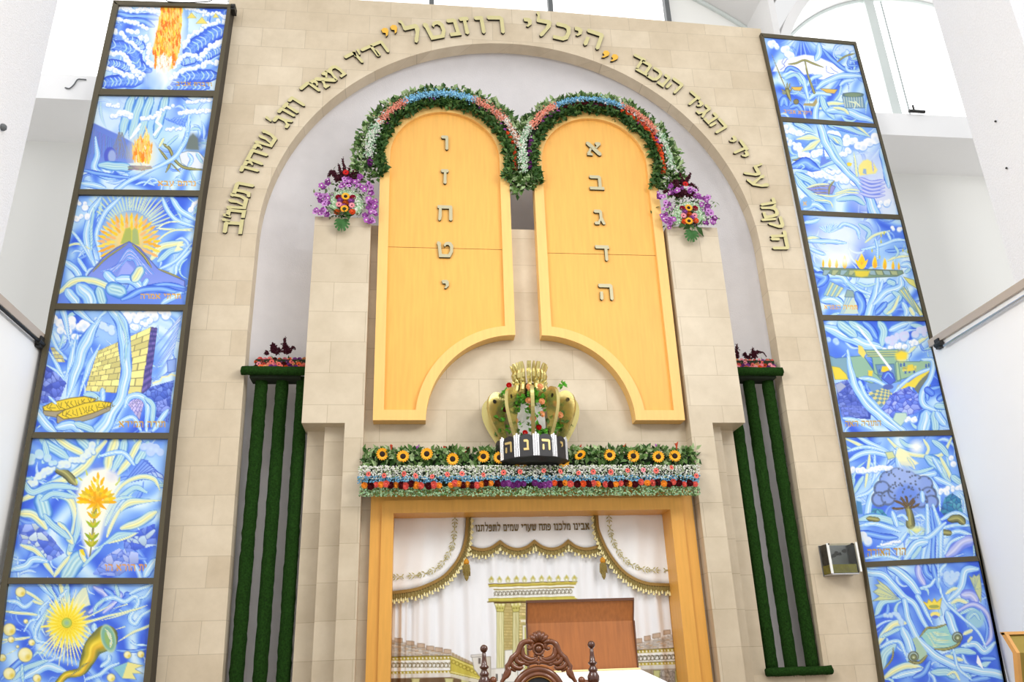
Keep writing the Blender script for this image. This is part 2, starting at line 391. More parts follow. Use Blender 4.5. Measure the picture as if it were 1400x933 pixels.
    def foam(s, pts, r, c=(250, 252, 255), shade=(150, 190, 246)):
        L = sum(math.hypot(pts[k+1][0]-pts[k][0], pts[k+1][1]-pts[k][1]) for k in range(len(pts)-1))
        n = max(2, int(L/(r*.62))); P = spline(pts, n) if len(pts) > 1 else np.array(pts*2, float)
        cs = [(x+s.rs.uniform(-.45, .45)*r, y+s.rs.uniform(-.42, .42)*r, r*s.rs.uniform(.30, .62)) for x, y in P for _ in (0, 1)]
        for x, y, q in cs: s.circ(x, y+q*.25, q+4, shade, 6)
        for x, y, q in cs: s.circ(x, y, q, c, 5)
        for x, y, q in cs[::2]: s.glow(x+q*.2, y+q*.5, q*.7, (206, 226, 252), .7)
    def rays(s, cx, cy, r0, r1, a0, a1, n, c, w=.6, al=1.0):
        dx, dy = s.X-cx, s.Y-cy; r = np.hypot(dx, dy); a = np.degrees(np.arctan2(dy, dx))
        a = np.where(a < min(a0, a1), a+360, a); f = (a-a0)/(a1-a0)*n
        k = np.floor(f).astype(int); ok = (f >= 0) & (f < n) & (r > r0) & (r < r1)
        jit = s.rs.rand(n+1)*.35+.75; kk = np.clip(k, 0, n)
        t = (r-r0)/((r1-r0)*jit[kk]); h = np.abs(f-k-.5)*2
        i = np.nonzero(ok & (t < 1))[0]
        s.put(i, al*np.clip((w*(1-t[i]*.85)-h[i])*6, 0, 1), c)
    def drop(s, x, y, l, w, c, ang=0.0):                  # a flame or petal: round foot at (x, y), tip l above, leaning by ang
        m = max(l, w)+3; i = s.bb(x-m, y-m, x+m, y+m)
        dx, dy = s.X[i]-x, s.Y[i]-y; ux, uy = math.sin(ang), -math.cos(ang)
        t = (dx*ux+dy*uy)/l; p = np.abs(dx*uy-dy*ux)
        hw = w*np.sqrt(np.clip(t, 0, 1))*np.clip(1-t, 0, 1)*1.3
        s.put(i, np.where((t > 0) & (t < 1), (hw-p)/1.6+.4, 0)*(hw > .3), c)
    def flames(s, xl, xr, y0, y1, n, l, w, cols):
        for y in np.sort(s.rs.uniform(y0, y1, n)):
            t = (y-y0)/(y1-y0); a = np.interp(t, np.linspace(0, 1, len(xl)), xl); b = np.interp(t, np.linspace(0, 1, len(xr)), xr)
            s.drop(s.rs.uniform(a, b), y, l*s.rs.uniform(.7, 1.3), w*s.rs.uniform(.7, 1.3), cols[s.rs.randint(len(cols))], s.rs.uniform(-.2, .2))
    def hom(s, quad, i):
        A = []; B = []
        for (x, y), (u, v) in zip(quad, [(0, 0), (1, 0), (1, 1), (0, 1)]):
            A += [[x, y, 1, 0, 0, 0, -u*x, -u*y], [0, 0, 0, x, y, 1, -v*x, -v*y]]; B += [u, v]
        h = np.append(np.linalg.solve(np.array(A, float), np.array(B, float)), 1)
        X, Y = s.X[i], s.Y[i]; w = h[6]*X+h[7]*Y+1
        return (h[0]*X+h[1]*Y+h[2])/w, (h[3]*X+h[4]*Y+h[5])/w
    def bricks(s, quad, rows, cols, c, line, lw=.07, grade=0.12, checker=None):
        xs = [p[0] for p in quad]; ys = [p[1] for p in quad]; i = s.bb(min(xs), min(ys), max(xs), max(ys))
        if not len(i): return
        u, v = s.hom(quad, i); ok = (u >= 0) & (u <= 1) & (v >= 0) & (v <= 1); i, u, v = i[ok], u[ok], v[ok]
        fr = v*rows; row = np.floor(fr); fc = u*cols+(0 if checker else .5*(row % 2)); colm = np.floor(fc)
        h = np.sin(row*12.9+colm*78.2)*43758.5; h = h-np.floor(h)
        cc = np.asarray(c, float)*(1+grade*(h-.5)*2)[:, None]
        if checker is not None: cc = np.where(((row+colm) % 2 == 0)[:, None], np.asarray(c, float), np.asarray(checker, float))
        s.put(i, np.ones(len(i)), np.clip(cc, 0, 255))
        e = np.minimum(np.minimum(fr-row, 1-fr+row)*cols/rows*1.0, np.minimum(fc-colm, 1-fc+colm))
        s.put(i, 1-e/lw, line)
    def voro(s, pts, n, cols, line, lw=5):
        xs = [p[0] for p in pts]; ys = [p[1] for p in pts]; i = s.bb(min(xs), min(ys), max(xs), max(ys))
        if not len(i): return
        i = i[s.sd(i, pts) > 0]; P = np.stack([s.rs.uniform(min(xs), max(xs), n), s.rs.uniform(min(ys), max(ys), n)], 1)
        d = np.hypot(s.X[i][:, None]-P[:, 0], s.Y[i][:, None]-P[:, 1]); o = np.argsort(d, 1)[:, :2]; r = np.arange(len(i))
        d1, d2 = d[r, o[:, 0]], d[r, o[:, 1]]; cc = np.array([cols[k % len(cols)] for k in range(n)], float)[o[:, 0]]
        cc = cc+(np.clip((P[o[:, 0], 1]-s.Y[i])*.6, -25, 30))[:, None]
        s.put(i, np.ones(len(i)), np.clip(cc, 0, 255)); s.put(i, 1-(d2-d1)/lw, line)
    def line(s, pts, w, c):
        P = pts; xs = [p[0] for p in P]; ys = [p[1] for p in P]; m = w+2
        i = s.bb(min(xs)-m, min(ys)-m, max(xs)+m, max(ys)+m)
        if not len(i): return
        X, Y = s.X[i], s.Y[i]; d = np.full(len(i), 1e9)
        for k in range(len(P)-1):
            (x0, y0), (x1, y1) = P[k], P[k+1]; L2 = max((x1-x0)**2+(y1-y0)**2, 1e-9)
            u = np.clip(((X-x0)*(x1-x0)+(Y-y0)*(y1-y0))/L2, 0, 1); d = np.minimum(d, np.hypot(X-x0-u*(x1-x0), Y-y0-u*(y1-y0)))
        s.put(i, (w*.5-d)/max(w*.4, .5)+.5, c)
    def word(s, text, x, y, h, slope=0.0, c=(214, 164, 44), wd=None):     # painted caption, read from right to left, (x, y) is its right end
        cx = x; nat = sum(.5 if ch == ' ' else GW[ch]*.95+.14 for ch in text)*h; k = (wd/nat if wd else 1.0)*.95
        for ch in text:
            if ch == ' ': cx -= h*.5*k/.95; continue
            w = GW[ch]*h*k
            for pl in GLYPH[ch]:
                s.poly([(cx-w+px*h*k, y+h*(1-pz)+(cx-w+px*h*k-x)*slope) for px, pz in pl], c, 2.6)
            cx -= w+h*.14*k/.95

# ------------------------------------------------------------------ Hebrew letter outlines (x to the right, z up, letter height 1)
GLYPH = {
 'א': [[(0,.97),(.1,1),(.2,.97),(.9,.2),(.9,.06),(.8,0),(.7,.04),(0,.82)], [(.55,.97),(.7,1),(.88,.98),(.9,.82),(.75,.66),(.6,.5),(.52,.58),(.64,.72),(.55,.85)], [(.22,.62),(.14,.36),(.02,.2),(.02,.02),(.35,0),(.36,.12),(.22,.22),(.28,.36),(.34,.5)]],
 'ב': [[(.05,1),(.62,1),(.74,.9),(.74,.2),(.88,.2),(.9,0),(.02,0),(0,.2),(.55,.2),(.55,.78),(.1,.78),(.02,.85)]],
 'ג': [[(.05,1),(.4,1),(.5,.9),(.5,.5),(.66,.06),(.6,0),(.5,.02),(.4,.26),(.36,.22),(.3,0),(.04,0),(0,.14),(.06,.2),(.22,.2),(.33,.4),(.33,.78),(.08,.78),(0,.86)]],
 'ד': [[(.02,1),(.8,1),(.84,.78),(.72,.76),(.72,.05),(.63,-.03),(.55,.05),(.55,.78),(.06,.78),(0,.86)]],
 'ה': [[(.02,1),(.72,1),(.82,.9),(.82,.05),(.73,-.03),(.64,.05),(.64,.78),(.06,.78),(0,.86)], [(.08,.52),(.24,.52),(.24,.06),(.15,-.03),(.05,.06)]],
 'ו': [[(0,.95),(.06,1),(.36,1),(.42,.93),(.42,.05),(.33,-.03),(.25,.05),(.25,.78),(.06,.78),(0,.85)]],
 'ז': [[(0,.92),(.05,1),(.4,1),(.47,.9),(.42,.78),(.33,.78),(.33,.05),(.25,-.02),(.15,.05),(.18,.78),(.05,.78)]],
 'ח': [[(0,1),(.78,1),(.85,.92),(.85,.05),(.76,-.03),(.66,.05),(.66,.78),(.24,.78),(.24,.3),(.2,.05),(.1,-.03),(.04,.05),(.08,.78),(0,.82)]],
 'ט': [[(0,1),(.12,1),(.22,.9),(.2,.75),(.26,.2),(.62,.2),(.72,.4),(.72,.68),(.62,.8),(.5,.78),(.42,.66),(.36,.8),(.46,.95),(.6,1),(.78,.96),(.9,.75),(.88,.35),(.72,0),(.1,0),(.03,.72),(-.02,.85)]],
 'י': [[(0,.95),(.06,1),(.3,1),(.4,.9),(.4,.65),(.25,.48),(.15,.5),(.24,.65),(.22,.78),(.06,.78)]],
 'כ': [[(.05,1),(.5,1),(.72,.85),(.76,.5),(.7,.15),(.5,0),(.02,0),(0,.2),(.44,.2),(.55,.35),(.58,.55),(.54,.72),(.42,.78),(.08,.78),(.02,.86)]],
 'ל': [[(0,1.3),(.08,1.42),(.18,1.36),(.2,1),(.66,1),(.76,.9),(.74,.62),(.6,.35),(.45,.05),(.35,-.04),(.27,.04),(.32,.2),(.5,.5),(.56,.76),(.1,.78),(.06,.85),(.08,1.2)]],
 'מ': [[(0,1),(.1,1),(.2,.9),(.28,.98),(.6,1),(.78,.86),(.84,.5),(.84,0),(.42,0),(.42,.18),(.66,.18),(.66,.5),(.6,.76),(.44,.8),(.34,.72),(.26,.5),(.2,.04),(.08,0),(.04,.06),(.14,.6),(.08,.8),(0,.88)]],
 'ם': [[(0,1),(.62,1),(.8,.88),(.8,0),(.62,0),(.62,.78),(0,.8)], [(.08,.8),(.24,.8),(.24,.2),(.62,.2),(.62,0),(.08,0)]],
 'נ': [[(.05,1),(.36,1),(.48,.88),(.48,.2),(.52,0),(.02,0),(0,.2),(.31,.2),(.31,.78),(.08,.78),(.02,.86)]],
 'ע': [[(0,1),(.14,1),(.22,.88),(.2,.7),(.42,.24),(.6,.55),(.56,.85),(.62,1),(.78,1),(.82,.86),(.74,.5),(.5,.02),(.1,-.2),(0,-.14),(.02,-.04),(.28,.1),(.06,.7),(-.02,.86)]],
 'פ': [[(.05,1),(.5,1),(.72,.85),(.76,.5),(.7,.15),(.5,0),(.02,0),(0,.2),(.44,.2),(.56,.4),(.56,.65),(.46,.79),(.28,.79),(.22,.6),(.34,.55),(.34,.42),(.18,.42),(.06,.52),(.08,.85)]],
 'ק': [[(.02,1),(.6,1),(.76,.84),(.74,.6),(.5,.1),(.4,.04),(.34,.14),(.56,.62),(.52,.78),(.06,.78),(0,.86)], [(.08,.6),(.22,.6),(.22,-.24),(.15,-.32),(.06,-.26)]],
 'ר': [[(.02,1),(.62,1),(.76,.88),(.76,.05),(.68,-.03),(.59,.05),(.59,.78),(.06,.78),(0,.86)]],
 'ש': [[(0,1),(.14,1),(.2,.85),(.2,.6),(.26,.18),(.3,.2),(.42,.55),(.4,.85),(.46,1),(.6,1),(.6,.82),(.56,.6),(.42,.22),(.66,.22),(.78,.45),(.8,.78),(.76,.86),(.82,1),(.98,1),(.98,.7),(.92,.35),(.76,0),(.12,0),(.04,.7),(-.03,.85)]],
 'ת': [[(0,1),(.66,1),(.8,.88),(.8,.05),(.71,-.03),(.62,.05),(.62,.78),(.34,.78),(.34,.3),(.28,.06),(0,0),(-.04,.1),(0,.18),(.12,.22),(.17,.4),(.17,.78),(.04,.78),(-.02,.86)]],
 "'": [[(.04,1.02),(.2,1.06),(.2,.92),(.08,.62),(-.02,.62),(.02,.82)]],
 '"': [[(.04,1.02),(.2,1.06),(.2,.92),(.08,.62),(-.02,.62),(.02,.82)], [(.32,1.02),(.48,1.06),(.48,.92),(.36,.62),(.26,.62),(.3,.82)]],
 'q': [[(.05,.95),(.2,1.02),(.34,.94),(.34,.78),(.2,.56),(.08,.5),(.16,.7),(.04,.78)], [(.5,.95),(.65,1.02),(.79,.94),(.79,.78),(.65,.56),(.53,.5),(.61,.7),(.49,.78)]],
}
GW = {k: max(p[0] for pl in v for p in pl) for k, v in GLYPH.items()}
NAMES = {'א':'aleph','ב':'bet','ג':'gimel','ד':'dalet','ה':'he','ו':'vav','ז':'zayin','ח':'het','ט':'tet','י':'yod','כ':'kaf','ל':'lamed','מ':'mem','ם':'final mem','נ':'nun','ע':'ayin','פ':'pe','ק':'qof','ר':'resh','ש':'shin','ת':'tav'}
# ------------------------------------------------------------------ the twelve paintings, in the coordinates of an enlarged view (x0, y0, scale) of each
FL = [(255,214,70),(250,168,52),(255,196,110),(246,140,44),(255,226,120)]
YEL = [(255,212,50),(252,190,30),(255,226,90)]
def ray_sea(P):
    P.base(1.1, .05, 560, 760, .6)
    P.rb([(770,30),(735,260),(700,500),(690,800)], [280,330,330,260], 'G'); P.glow(720,330,330,(214,240,253),1,ry=520)
    for p in ([(260,120),(420,150),(560,150),(660,170)], [(300,190),(480,190),(600,240)]): P.rb(p, 46, 'B')
    for p, w in (([(200,400),(330,440),(420,470),(450,590),(560,640)],95), ([(170,570),(290,590),(380,640)],60), ([(130,760),(300,740),(480,740)],90), ([(390,350),(480,400),(500,450)],50),
                 ([(900,470),(1010,400),(1120,320),(1250,260)],110), ([(1020,560),(1120,490),(1220,440)],70), ([(860,570),(980,540)],60), ([(780,780),(900,700),(1040,690),(1180,690)],90), ([(740,800),(900,790),(1100,800)],50)):
        P.rb(p, w, 'D')
        S = spline(p, 30)
        for k in range(9):
            q = S[3*k+1]; e = S[3*k+3]-q; L = max(np.hypot(*e), 1); nx, ny = -e[1]/L*w*.44, e[0]/L*w*.44; P.rb([(q[0]+nx,q[1]+ny),(q[0]+e[0]*.9,q[1]+e[1]*.9),(q[0]-nx,q[1]-ny)], 12, 'UVGU'[k % 4], n=14)
    for p, r in (([(285,75),(420,95),(540,85),(650,100)],34), ([(262,175),(350,200),(450,212),(545,262)],28), ([(235,285),(300,305),(350,350)],40), ([(360,270),(440,290),(500,350)],34),
                 ([(340,350),(420,410),(490,470)],24), ([(520,330),(560,420),(540,520),(585,600)],36), ([(190,485),(290,490),(370,560),(430,640),(510,690)],36), ([(165,620),(260,640),(350,680),(490,705)],32),
                 ([(880,420),(930,335),(1010,275),(1120,215),(1250,190)],32), ([(1010,550),(1060,480),(1130,420),(1215,385)],34), ([(830,540),(900,495),(985,515)],30), ([(760,710),(860,650),(1000,605)],30),
                 ([(1040,600),(1110,575),(1190,575)],38), ([(900,75),(1000,95),(1080,110)],24), ([(1050,140),(1180,120),(1250,160)],22), ([(780,620),(830,580)],28)): P.foam(p, r)
    for q in ([(985,215),(1040,155),(1090,215)], [(905,165),(945,115),(990,165)], [(1140,160),(1165,120),(1195,160)]): P.poly(q, (240,222,116), 3, (196,190,120), 4)
    P.glow(715,300,190,(250,252,255),1,ry=420)
    P.poly([(680,45),(855,50),(845,280),(830,470),(770,590),(620,590),(592,450),(635,260)], (252,206,110), 14)
    P.flames([672,655,630,592,615], [862,856,848,840,775], 60, 640, 420, 62, 15, FL+[(240,120,40)])
    P.flames([640,620], [770,740], 560, 690, 60, 75, 11, [(255,240,225),(255,255,255),(252,226,196)])
    P.glow(670,720,170,(250,252,255),.9,ry=120); P.glow(590,750,120,(170,205,250),.8)
    P.word('ודברת אביב', 1130, 752, 36, .02, wd=330)
def campfire(P):
    P.base(.9, .16, 640, 300)
    P.glow(560,250,420,(206,228,252),1); P.glow(700,330,260,(170,216,250),.8)
    for x in (480,560,640,770): P.rb([(x+60,60),(x+10,220),(x-40,420)], 60, 'G')
    P.poly([(205,300),(330,360),(440,410),(560,480),(545,640),(270,655),(130,720),(100,720)], (104,130,216), 10, c2=(120,150,232))
    for k in range(26):
        x = 160+k*14; P.line([(x,330+k*7),(x-18+P.rs.randint(30),560+P.rs.randint(60))], 5, (92+P.rs.randint(50),112+P.rs.randint(40),196))
    for k in range(12): P.line([(410+P.rs.randint(40),380),(340+k*16,600)], 5, (138,142,150))
    P.circ(345,580,52,(86,100,206),8,ry=75); P.circ(362,585,34,(160,178,226),12,ry=56)
    P.rb([(220,420),(235,560),(215,690),(330,760),(490,745)], [16,50,60,56,36], 'W'); P.rb([(110,700),(300,740),(520,770)], 30, 'B'); P.rb([(100,810),(300,850)], 40, 'W')
    P.rb([(260,660),(420,670),(520,690)], 60, 'G')
    for p, r in (([(380,240),(480,225),(545,255)],44), ([(610,262),(720,250),(770,200),(890,145)],26), ([(930,215),(1050,200),(1200,195)],28), ([(830,350),(940,350)],24), ([(1000,120),(1120,110),(1210,100)],26), ([(330,140),(420,150)],28)): P.foam(p, r)
    P.line([(770,235),(738,290),(780,325),(735,380),(720,400)], 22, (250,252,255)); P.line([(600,310),(540,400),(590,350),(520,430)], 20, (246,250,255))
    for k in range(7): P.rb([(800+k*30,250+k*8),(850+k*24,280+k*10),(900+k*20,250)], 8, 'D')
    P.glow(1050,470,100,(92,112,150),1); P.poly([(990,520),(1010,430),(1050,390),(1090,430),(1100,530)], (112,124,120), 14)
    P.poly([(930,560),(1000,540),(1100,548),(1150,600),(1135,690),(1030,690),(950,640)], (230,236,244), 5, (120,140,150), 5)
    P.rb([(1010,560),(1040,610),(1010,670)], 26, 'W'); P.rb([(1080,560),(1130,640)], 22, 'G')
    P.rb([(860,560),(900,620),(980,680),(1130,700)], 20, 'O'); P.rb([(800,480),(850,520),(880,590)], 22, 'O'); P.rb([(760,520),(815,590),(850,650),(820,720)], 18, 'O'); P.rb([(765,500),(800,430)], 26, 'Y')
    P.rb([(830,490),(925,405)], 22, 'G'); P.rb([(860,640),(940,720)], 10, 'O')
    P.rb([(400,870),(500,800),(700,695),(870,610),(960,500),(1005,380),(1018,235)], [50,40,34,40,44,40,26], 'W'); P.rb([(990,300),(1000,400),(950,500)], 14, 'W')
    for k in range(8): P.rb([(560+k*70,800+P.rs.randint(50)),(640+k*70,770+P.rs.randint(60)),(720+k*70,830)], 16, 'W')
    for k in range(26): P.line([(480+P.rs.randint(180),660+P.rs.randint(40)),(520+P.rs.randint(180),665+P.rs.randint(40))], 9, (96+P.rs.randint(60),92+P.rs.randint(50),110+P.rs.randint(40)))
    P.glow(620,560,150,(255,236,190),.8,ry=190); P.flames([590,545,525,540], [660,700,705,690], 480, 650, 120, 80, 16, FL+[(255,206,140)]); P.flames([630],[670],400,470,12,70,12,[(255,220,120),(255,236,170)])
    P.word('נרתם צבא'.replace('צ','ע'), 1075, 795, 42, .01, (232,172,50), wd=330)
def sinai(P):
    P.base(.8, .0, 620, 330)
    P.rays(620,350,170,400,-150,-12,22,(214,228,190),.8,.9); P.glow(620,330,280,(176,218,236),.6); P.rays(620,350,190,420,-95,-25,14,(236,240,190),.35)
    for p, w, c in (([(350,590),(295,420),(320,220),(400,80)],44,'W'), ([(400,540),(372,350),(440,190),(560,70)],30,'W'), ([(330,480),(330,300),(350,160)],20,'G'), ([(860,75),(900,180),(980,260),(1095,300)],28,'W'), ([(925,80),(1000,180),(1115,255)],36,'W'),
                    ([(820,315),(950,325),(1090,320)],16,'Y'), ([(800,470),(850,390),(950,330),(1090,335)],14,'Y'), ([(820,320),(900,270),(1000,265)],10,'Y'), ([(780,545),(850,460),(1010,420)],46,'Y'), ([(830,560),(920,490),(1010,470)],40,'G'), ([(960,665),(985,570),(1085,470)],26,'W'),
                    ([(840,620),(960,560),(1080,430)],22,'W'), ([(100,470),(220,430),(320,470)],16,'Y'), ([(150,300),(250,420),(330,560)],20,'W'), ([(130,560),(200,620),(250,690)],44,'W'), ([(230,540),(290,640)],26,'W')): P.rb(p, w, c)
    P.poly([(985,415),(1030,440),(990,455),(1020,475),(950,490)], (240,240,196), 3)
    P.foam([(230,120),(290,145)], 44); P.foam([(205,230),(285,235)], 40); P.foam([(1120,110),(1085,170)], 34)
    P.glow(610,400,230,(255,224,120),1)
    for rr, n in ((150, 24), (118, 20), (88, 16)):
        for k in range(n):
            a = math.radians(-205+k*230/(n-1)); P.drop(612+rr*1.2*math.cos(a), 430+rr*1.15*math.sin(a), 66, 22, [(255,206,50),(252,180,60),(255,220,90),(246,186,120)][(k+n) % 4], math.pi/2+a)
    P.glow(615,400,120,(250,190,120),.5)
    P.poly([(548,430),(585,318),(620,308),(632,335),(630,430)], (176,186,96), 4, (214,206,80), 5); P.poly([(632,430),(634,330),(655,310),(678,330),(690,440)], (170,186,120), 4, (214,206,80), 5)
    P.poly([(300,670),(420,530),(520,460),(612,415),(690,460),(750,530),(830,620),(1030,710),(1030,760),(760,740),(330,720)], (112,134,226), 5, (84,96,170), 7, c2=(140,160,240))
    for k in range(7): P.rb([(400+k*18,640),(520+k*12,560-k*6+30),(612,470+k*14),(700-k*8,560),(800-k*18,660)], 12, 'L' if k % 2 else 'B')
    P.rb([(340,640),(440,540),(600,430)], 12, 'O'); P.rb([(640,440),(720,520),(780,610)], 16, 'O'); P.rb([(830,620),(930,660),(1000,690)], 12, 'O')
    P.poly([(520,690),(560,600),(590,560),(640,610),(680,690)], (160,172,246), 12)
    P.poly([(65,880),(90,780),(250,700),(430,720),(570,800),(760,740),(1030,760),(1020,890)], (110,146,240), 10)
    for p, w, c in (([(80,800),(200,715),(300,705),(430,740),(575,815)],46,'Y'), ([(240,750),(300,820),(330,890)],90,'W'), ([(150,780),(220,880)],60,'W'), ([(380,770),(420,880)],60,'G'), ([(440,650),(505,725)],56,'W'), ([(520,700),(620,700),(720,775)],52,'W'), ([(705,620),(645,700)],60,'Y'), ([(750,700),(720,740)],30,'W'),
                    ([(470,760),(560,800)],80,'G'), ([(720,760),(900,735),(1030,760)],26,'B'), ([(560,850),(760,770),(1020,800)],40,'B'), ([(860,880),(1000,800)],36,'W')): P.rb(p, w, c)
    P.word('תרתי אמרה', 1000, 806, 38, .0, (236,176,40), wd=310)
def western_wall(P):
    P.base(1.0, .0, 300, 600)
    P.foam([(200,140),(330,150),(430,170)], 60); P.foam([(250,220),(360,230)], 50); P.foam([(720,130),(850,110),(980,90)], 55); P.foam([(740,180),(860,150)], 40); P.foam([(500,140),(590,200)], 40,(210,232,250))
    for k in range(11):
        x, y = 1078-k*6, 90+k*26; P.poly([(x,y),(x-150-P.rs.randint(70),y+210+P.rs.randint(60)),(x-8,y+26)], (236,244,253), 4, (120,160,240), 4)
    F, Lc = (238,228,146), (120,112,92)
    P.bricks([(500,348),(868,182),(800,640),(425,612)], 9, 6, F, Lc, .06); P.bricks([(868,182),(908,190),(864,585),(800,640)], 11, 1.6, (128,112,186), (70,70,140), .08)
    P.voro([(800,640),(865,585),(1020,540),(1000,700),(840,690)], 40, [(96,124,220),(120,150,235),(80,108,210)], (60,80,180)); P.voro([(880,690),(1000,660),(985,830),(880,780)], 26, [(140,160,240),(110,140,230)], (70,90,190))
    P.voro([(150,420),(300,560),(250,680),(110,700)], 40, [(104,124,222),(140,160,236),(84,104,206)], (70,86,180)); P.bricks([(190,320),(250,320),(290,420),(230,420)], 4, 2, (220,214,150), (110,120,160)); P.line([(880,560),(930,545),(940,520),(980,515),(1000,500),(1030,510)], 12, (240,240,190)); P.poly([(975,410),(1035,395),(1030,480),(980,490)], (150,180,240), 3, (80,110,210))
    for p, w in (([(555,75),(430,280),(350,520),(285,720)],[6,90,70,4]), ([(530,290),(450,450),(375,670)],[4,46,4]), ([(275,70),(300,180),(325,310)],[50,34,3]), ([(190,230),(240,330),(300,400)],[40,26,3]), ([(370,70),(430,120),(500,170)],[60,40,6]), ([(560,80),(520,120),(490,170)],[30,20,4]), ([(370,220),(330,400),(290,540)],[4,50,4]), ([(170,330),(240,450),(300,550)],[4,34,4]), ([(150,430),(230,480),(290,545)],[6,24,4])): P.rb(p, w, 'W')
    P.rb([(420,640),(480,640),(540,690)], 30, 'G'); P.rb([(540,600),(545,680)], 30, 'W')
    P.rb([(600,60),(672,170),(690,330),(700,480),(665,650),(590,780),(520,895)], [60,84,80,70,72,90,120], 'W'); P.rb([(640,90),(700,250),(690,420)], 18, 'G')
    for q, sd in (([(140,720),(200,690),(330,660),(420,650),(500,668),(470,690),(330,730),(230,750),(150,745)],[(140,720),(150,745),(230,750),(330,730),(470,690),(470,712),(340,770),(230,790),(145,775)]),
                  ([(236,775),(290,740),(420,695),(520,680),(600,692),(590,715),(480,760),(380,790),(280,802)],[(236,775),(280,802),(380,790),(480,760),(600,700),(590,745),(470,800),(360,830),(270,842),(234,825)])):
        P.poly(sd, (168,158,132), 4, (90,84,70), 4); P.poly(q, (242,212,62), 4, (110,96,50), 5)
        for k in range(16):
            x, y = q[0][0]+40+k*22, np.interp(q[0][0]+40+k*22, [q[0][0], q[4][0]], [q[0][1]+5, q[4][1]+4]); P.line([(x,y-16),(x+P.rs.randint(-20,20),y+P.rs.randint(0,26)),(x+P.rs.randint(10,30),y+P.rs.randint(10,34))], 4, (120,104,44))
    P.bricks([(700,690),(760,650),(820,690),(790,810)], 7, 4, (206,196,240), (96,96,190), .1)
    P.rb([(690,720),(720,660),(790,645),(840,700),(835,880)], 34, 'W'); P.rb([(830,660),(880,720),(870,850)], 30, 'G'); P.rb([(640,830),(740,790),(800,880)], 26, 'W')
    P.rb([(80,720),(130,800),(220,890)], 50, 'W'); P.rb([(240,860),(330,840),(400,890)], 50, 'W'); P.rb([(180,650),(230,700)], 16, 'W'); P.rb([(360,830),(480,880)], 40, 'G'); P.rb([(880,880),(980,740)], 30, 'W')
    P.word('תורה תמידא', 962, 815, 42, 0, (206,160,60), wd=317)
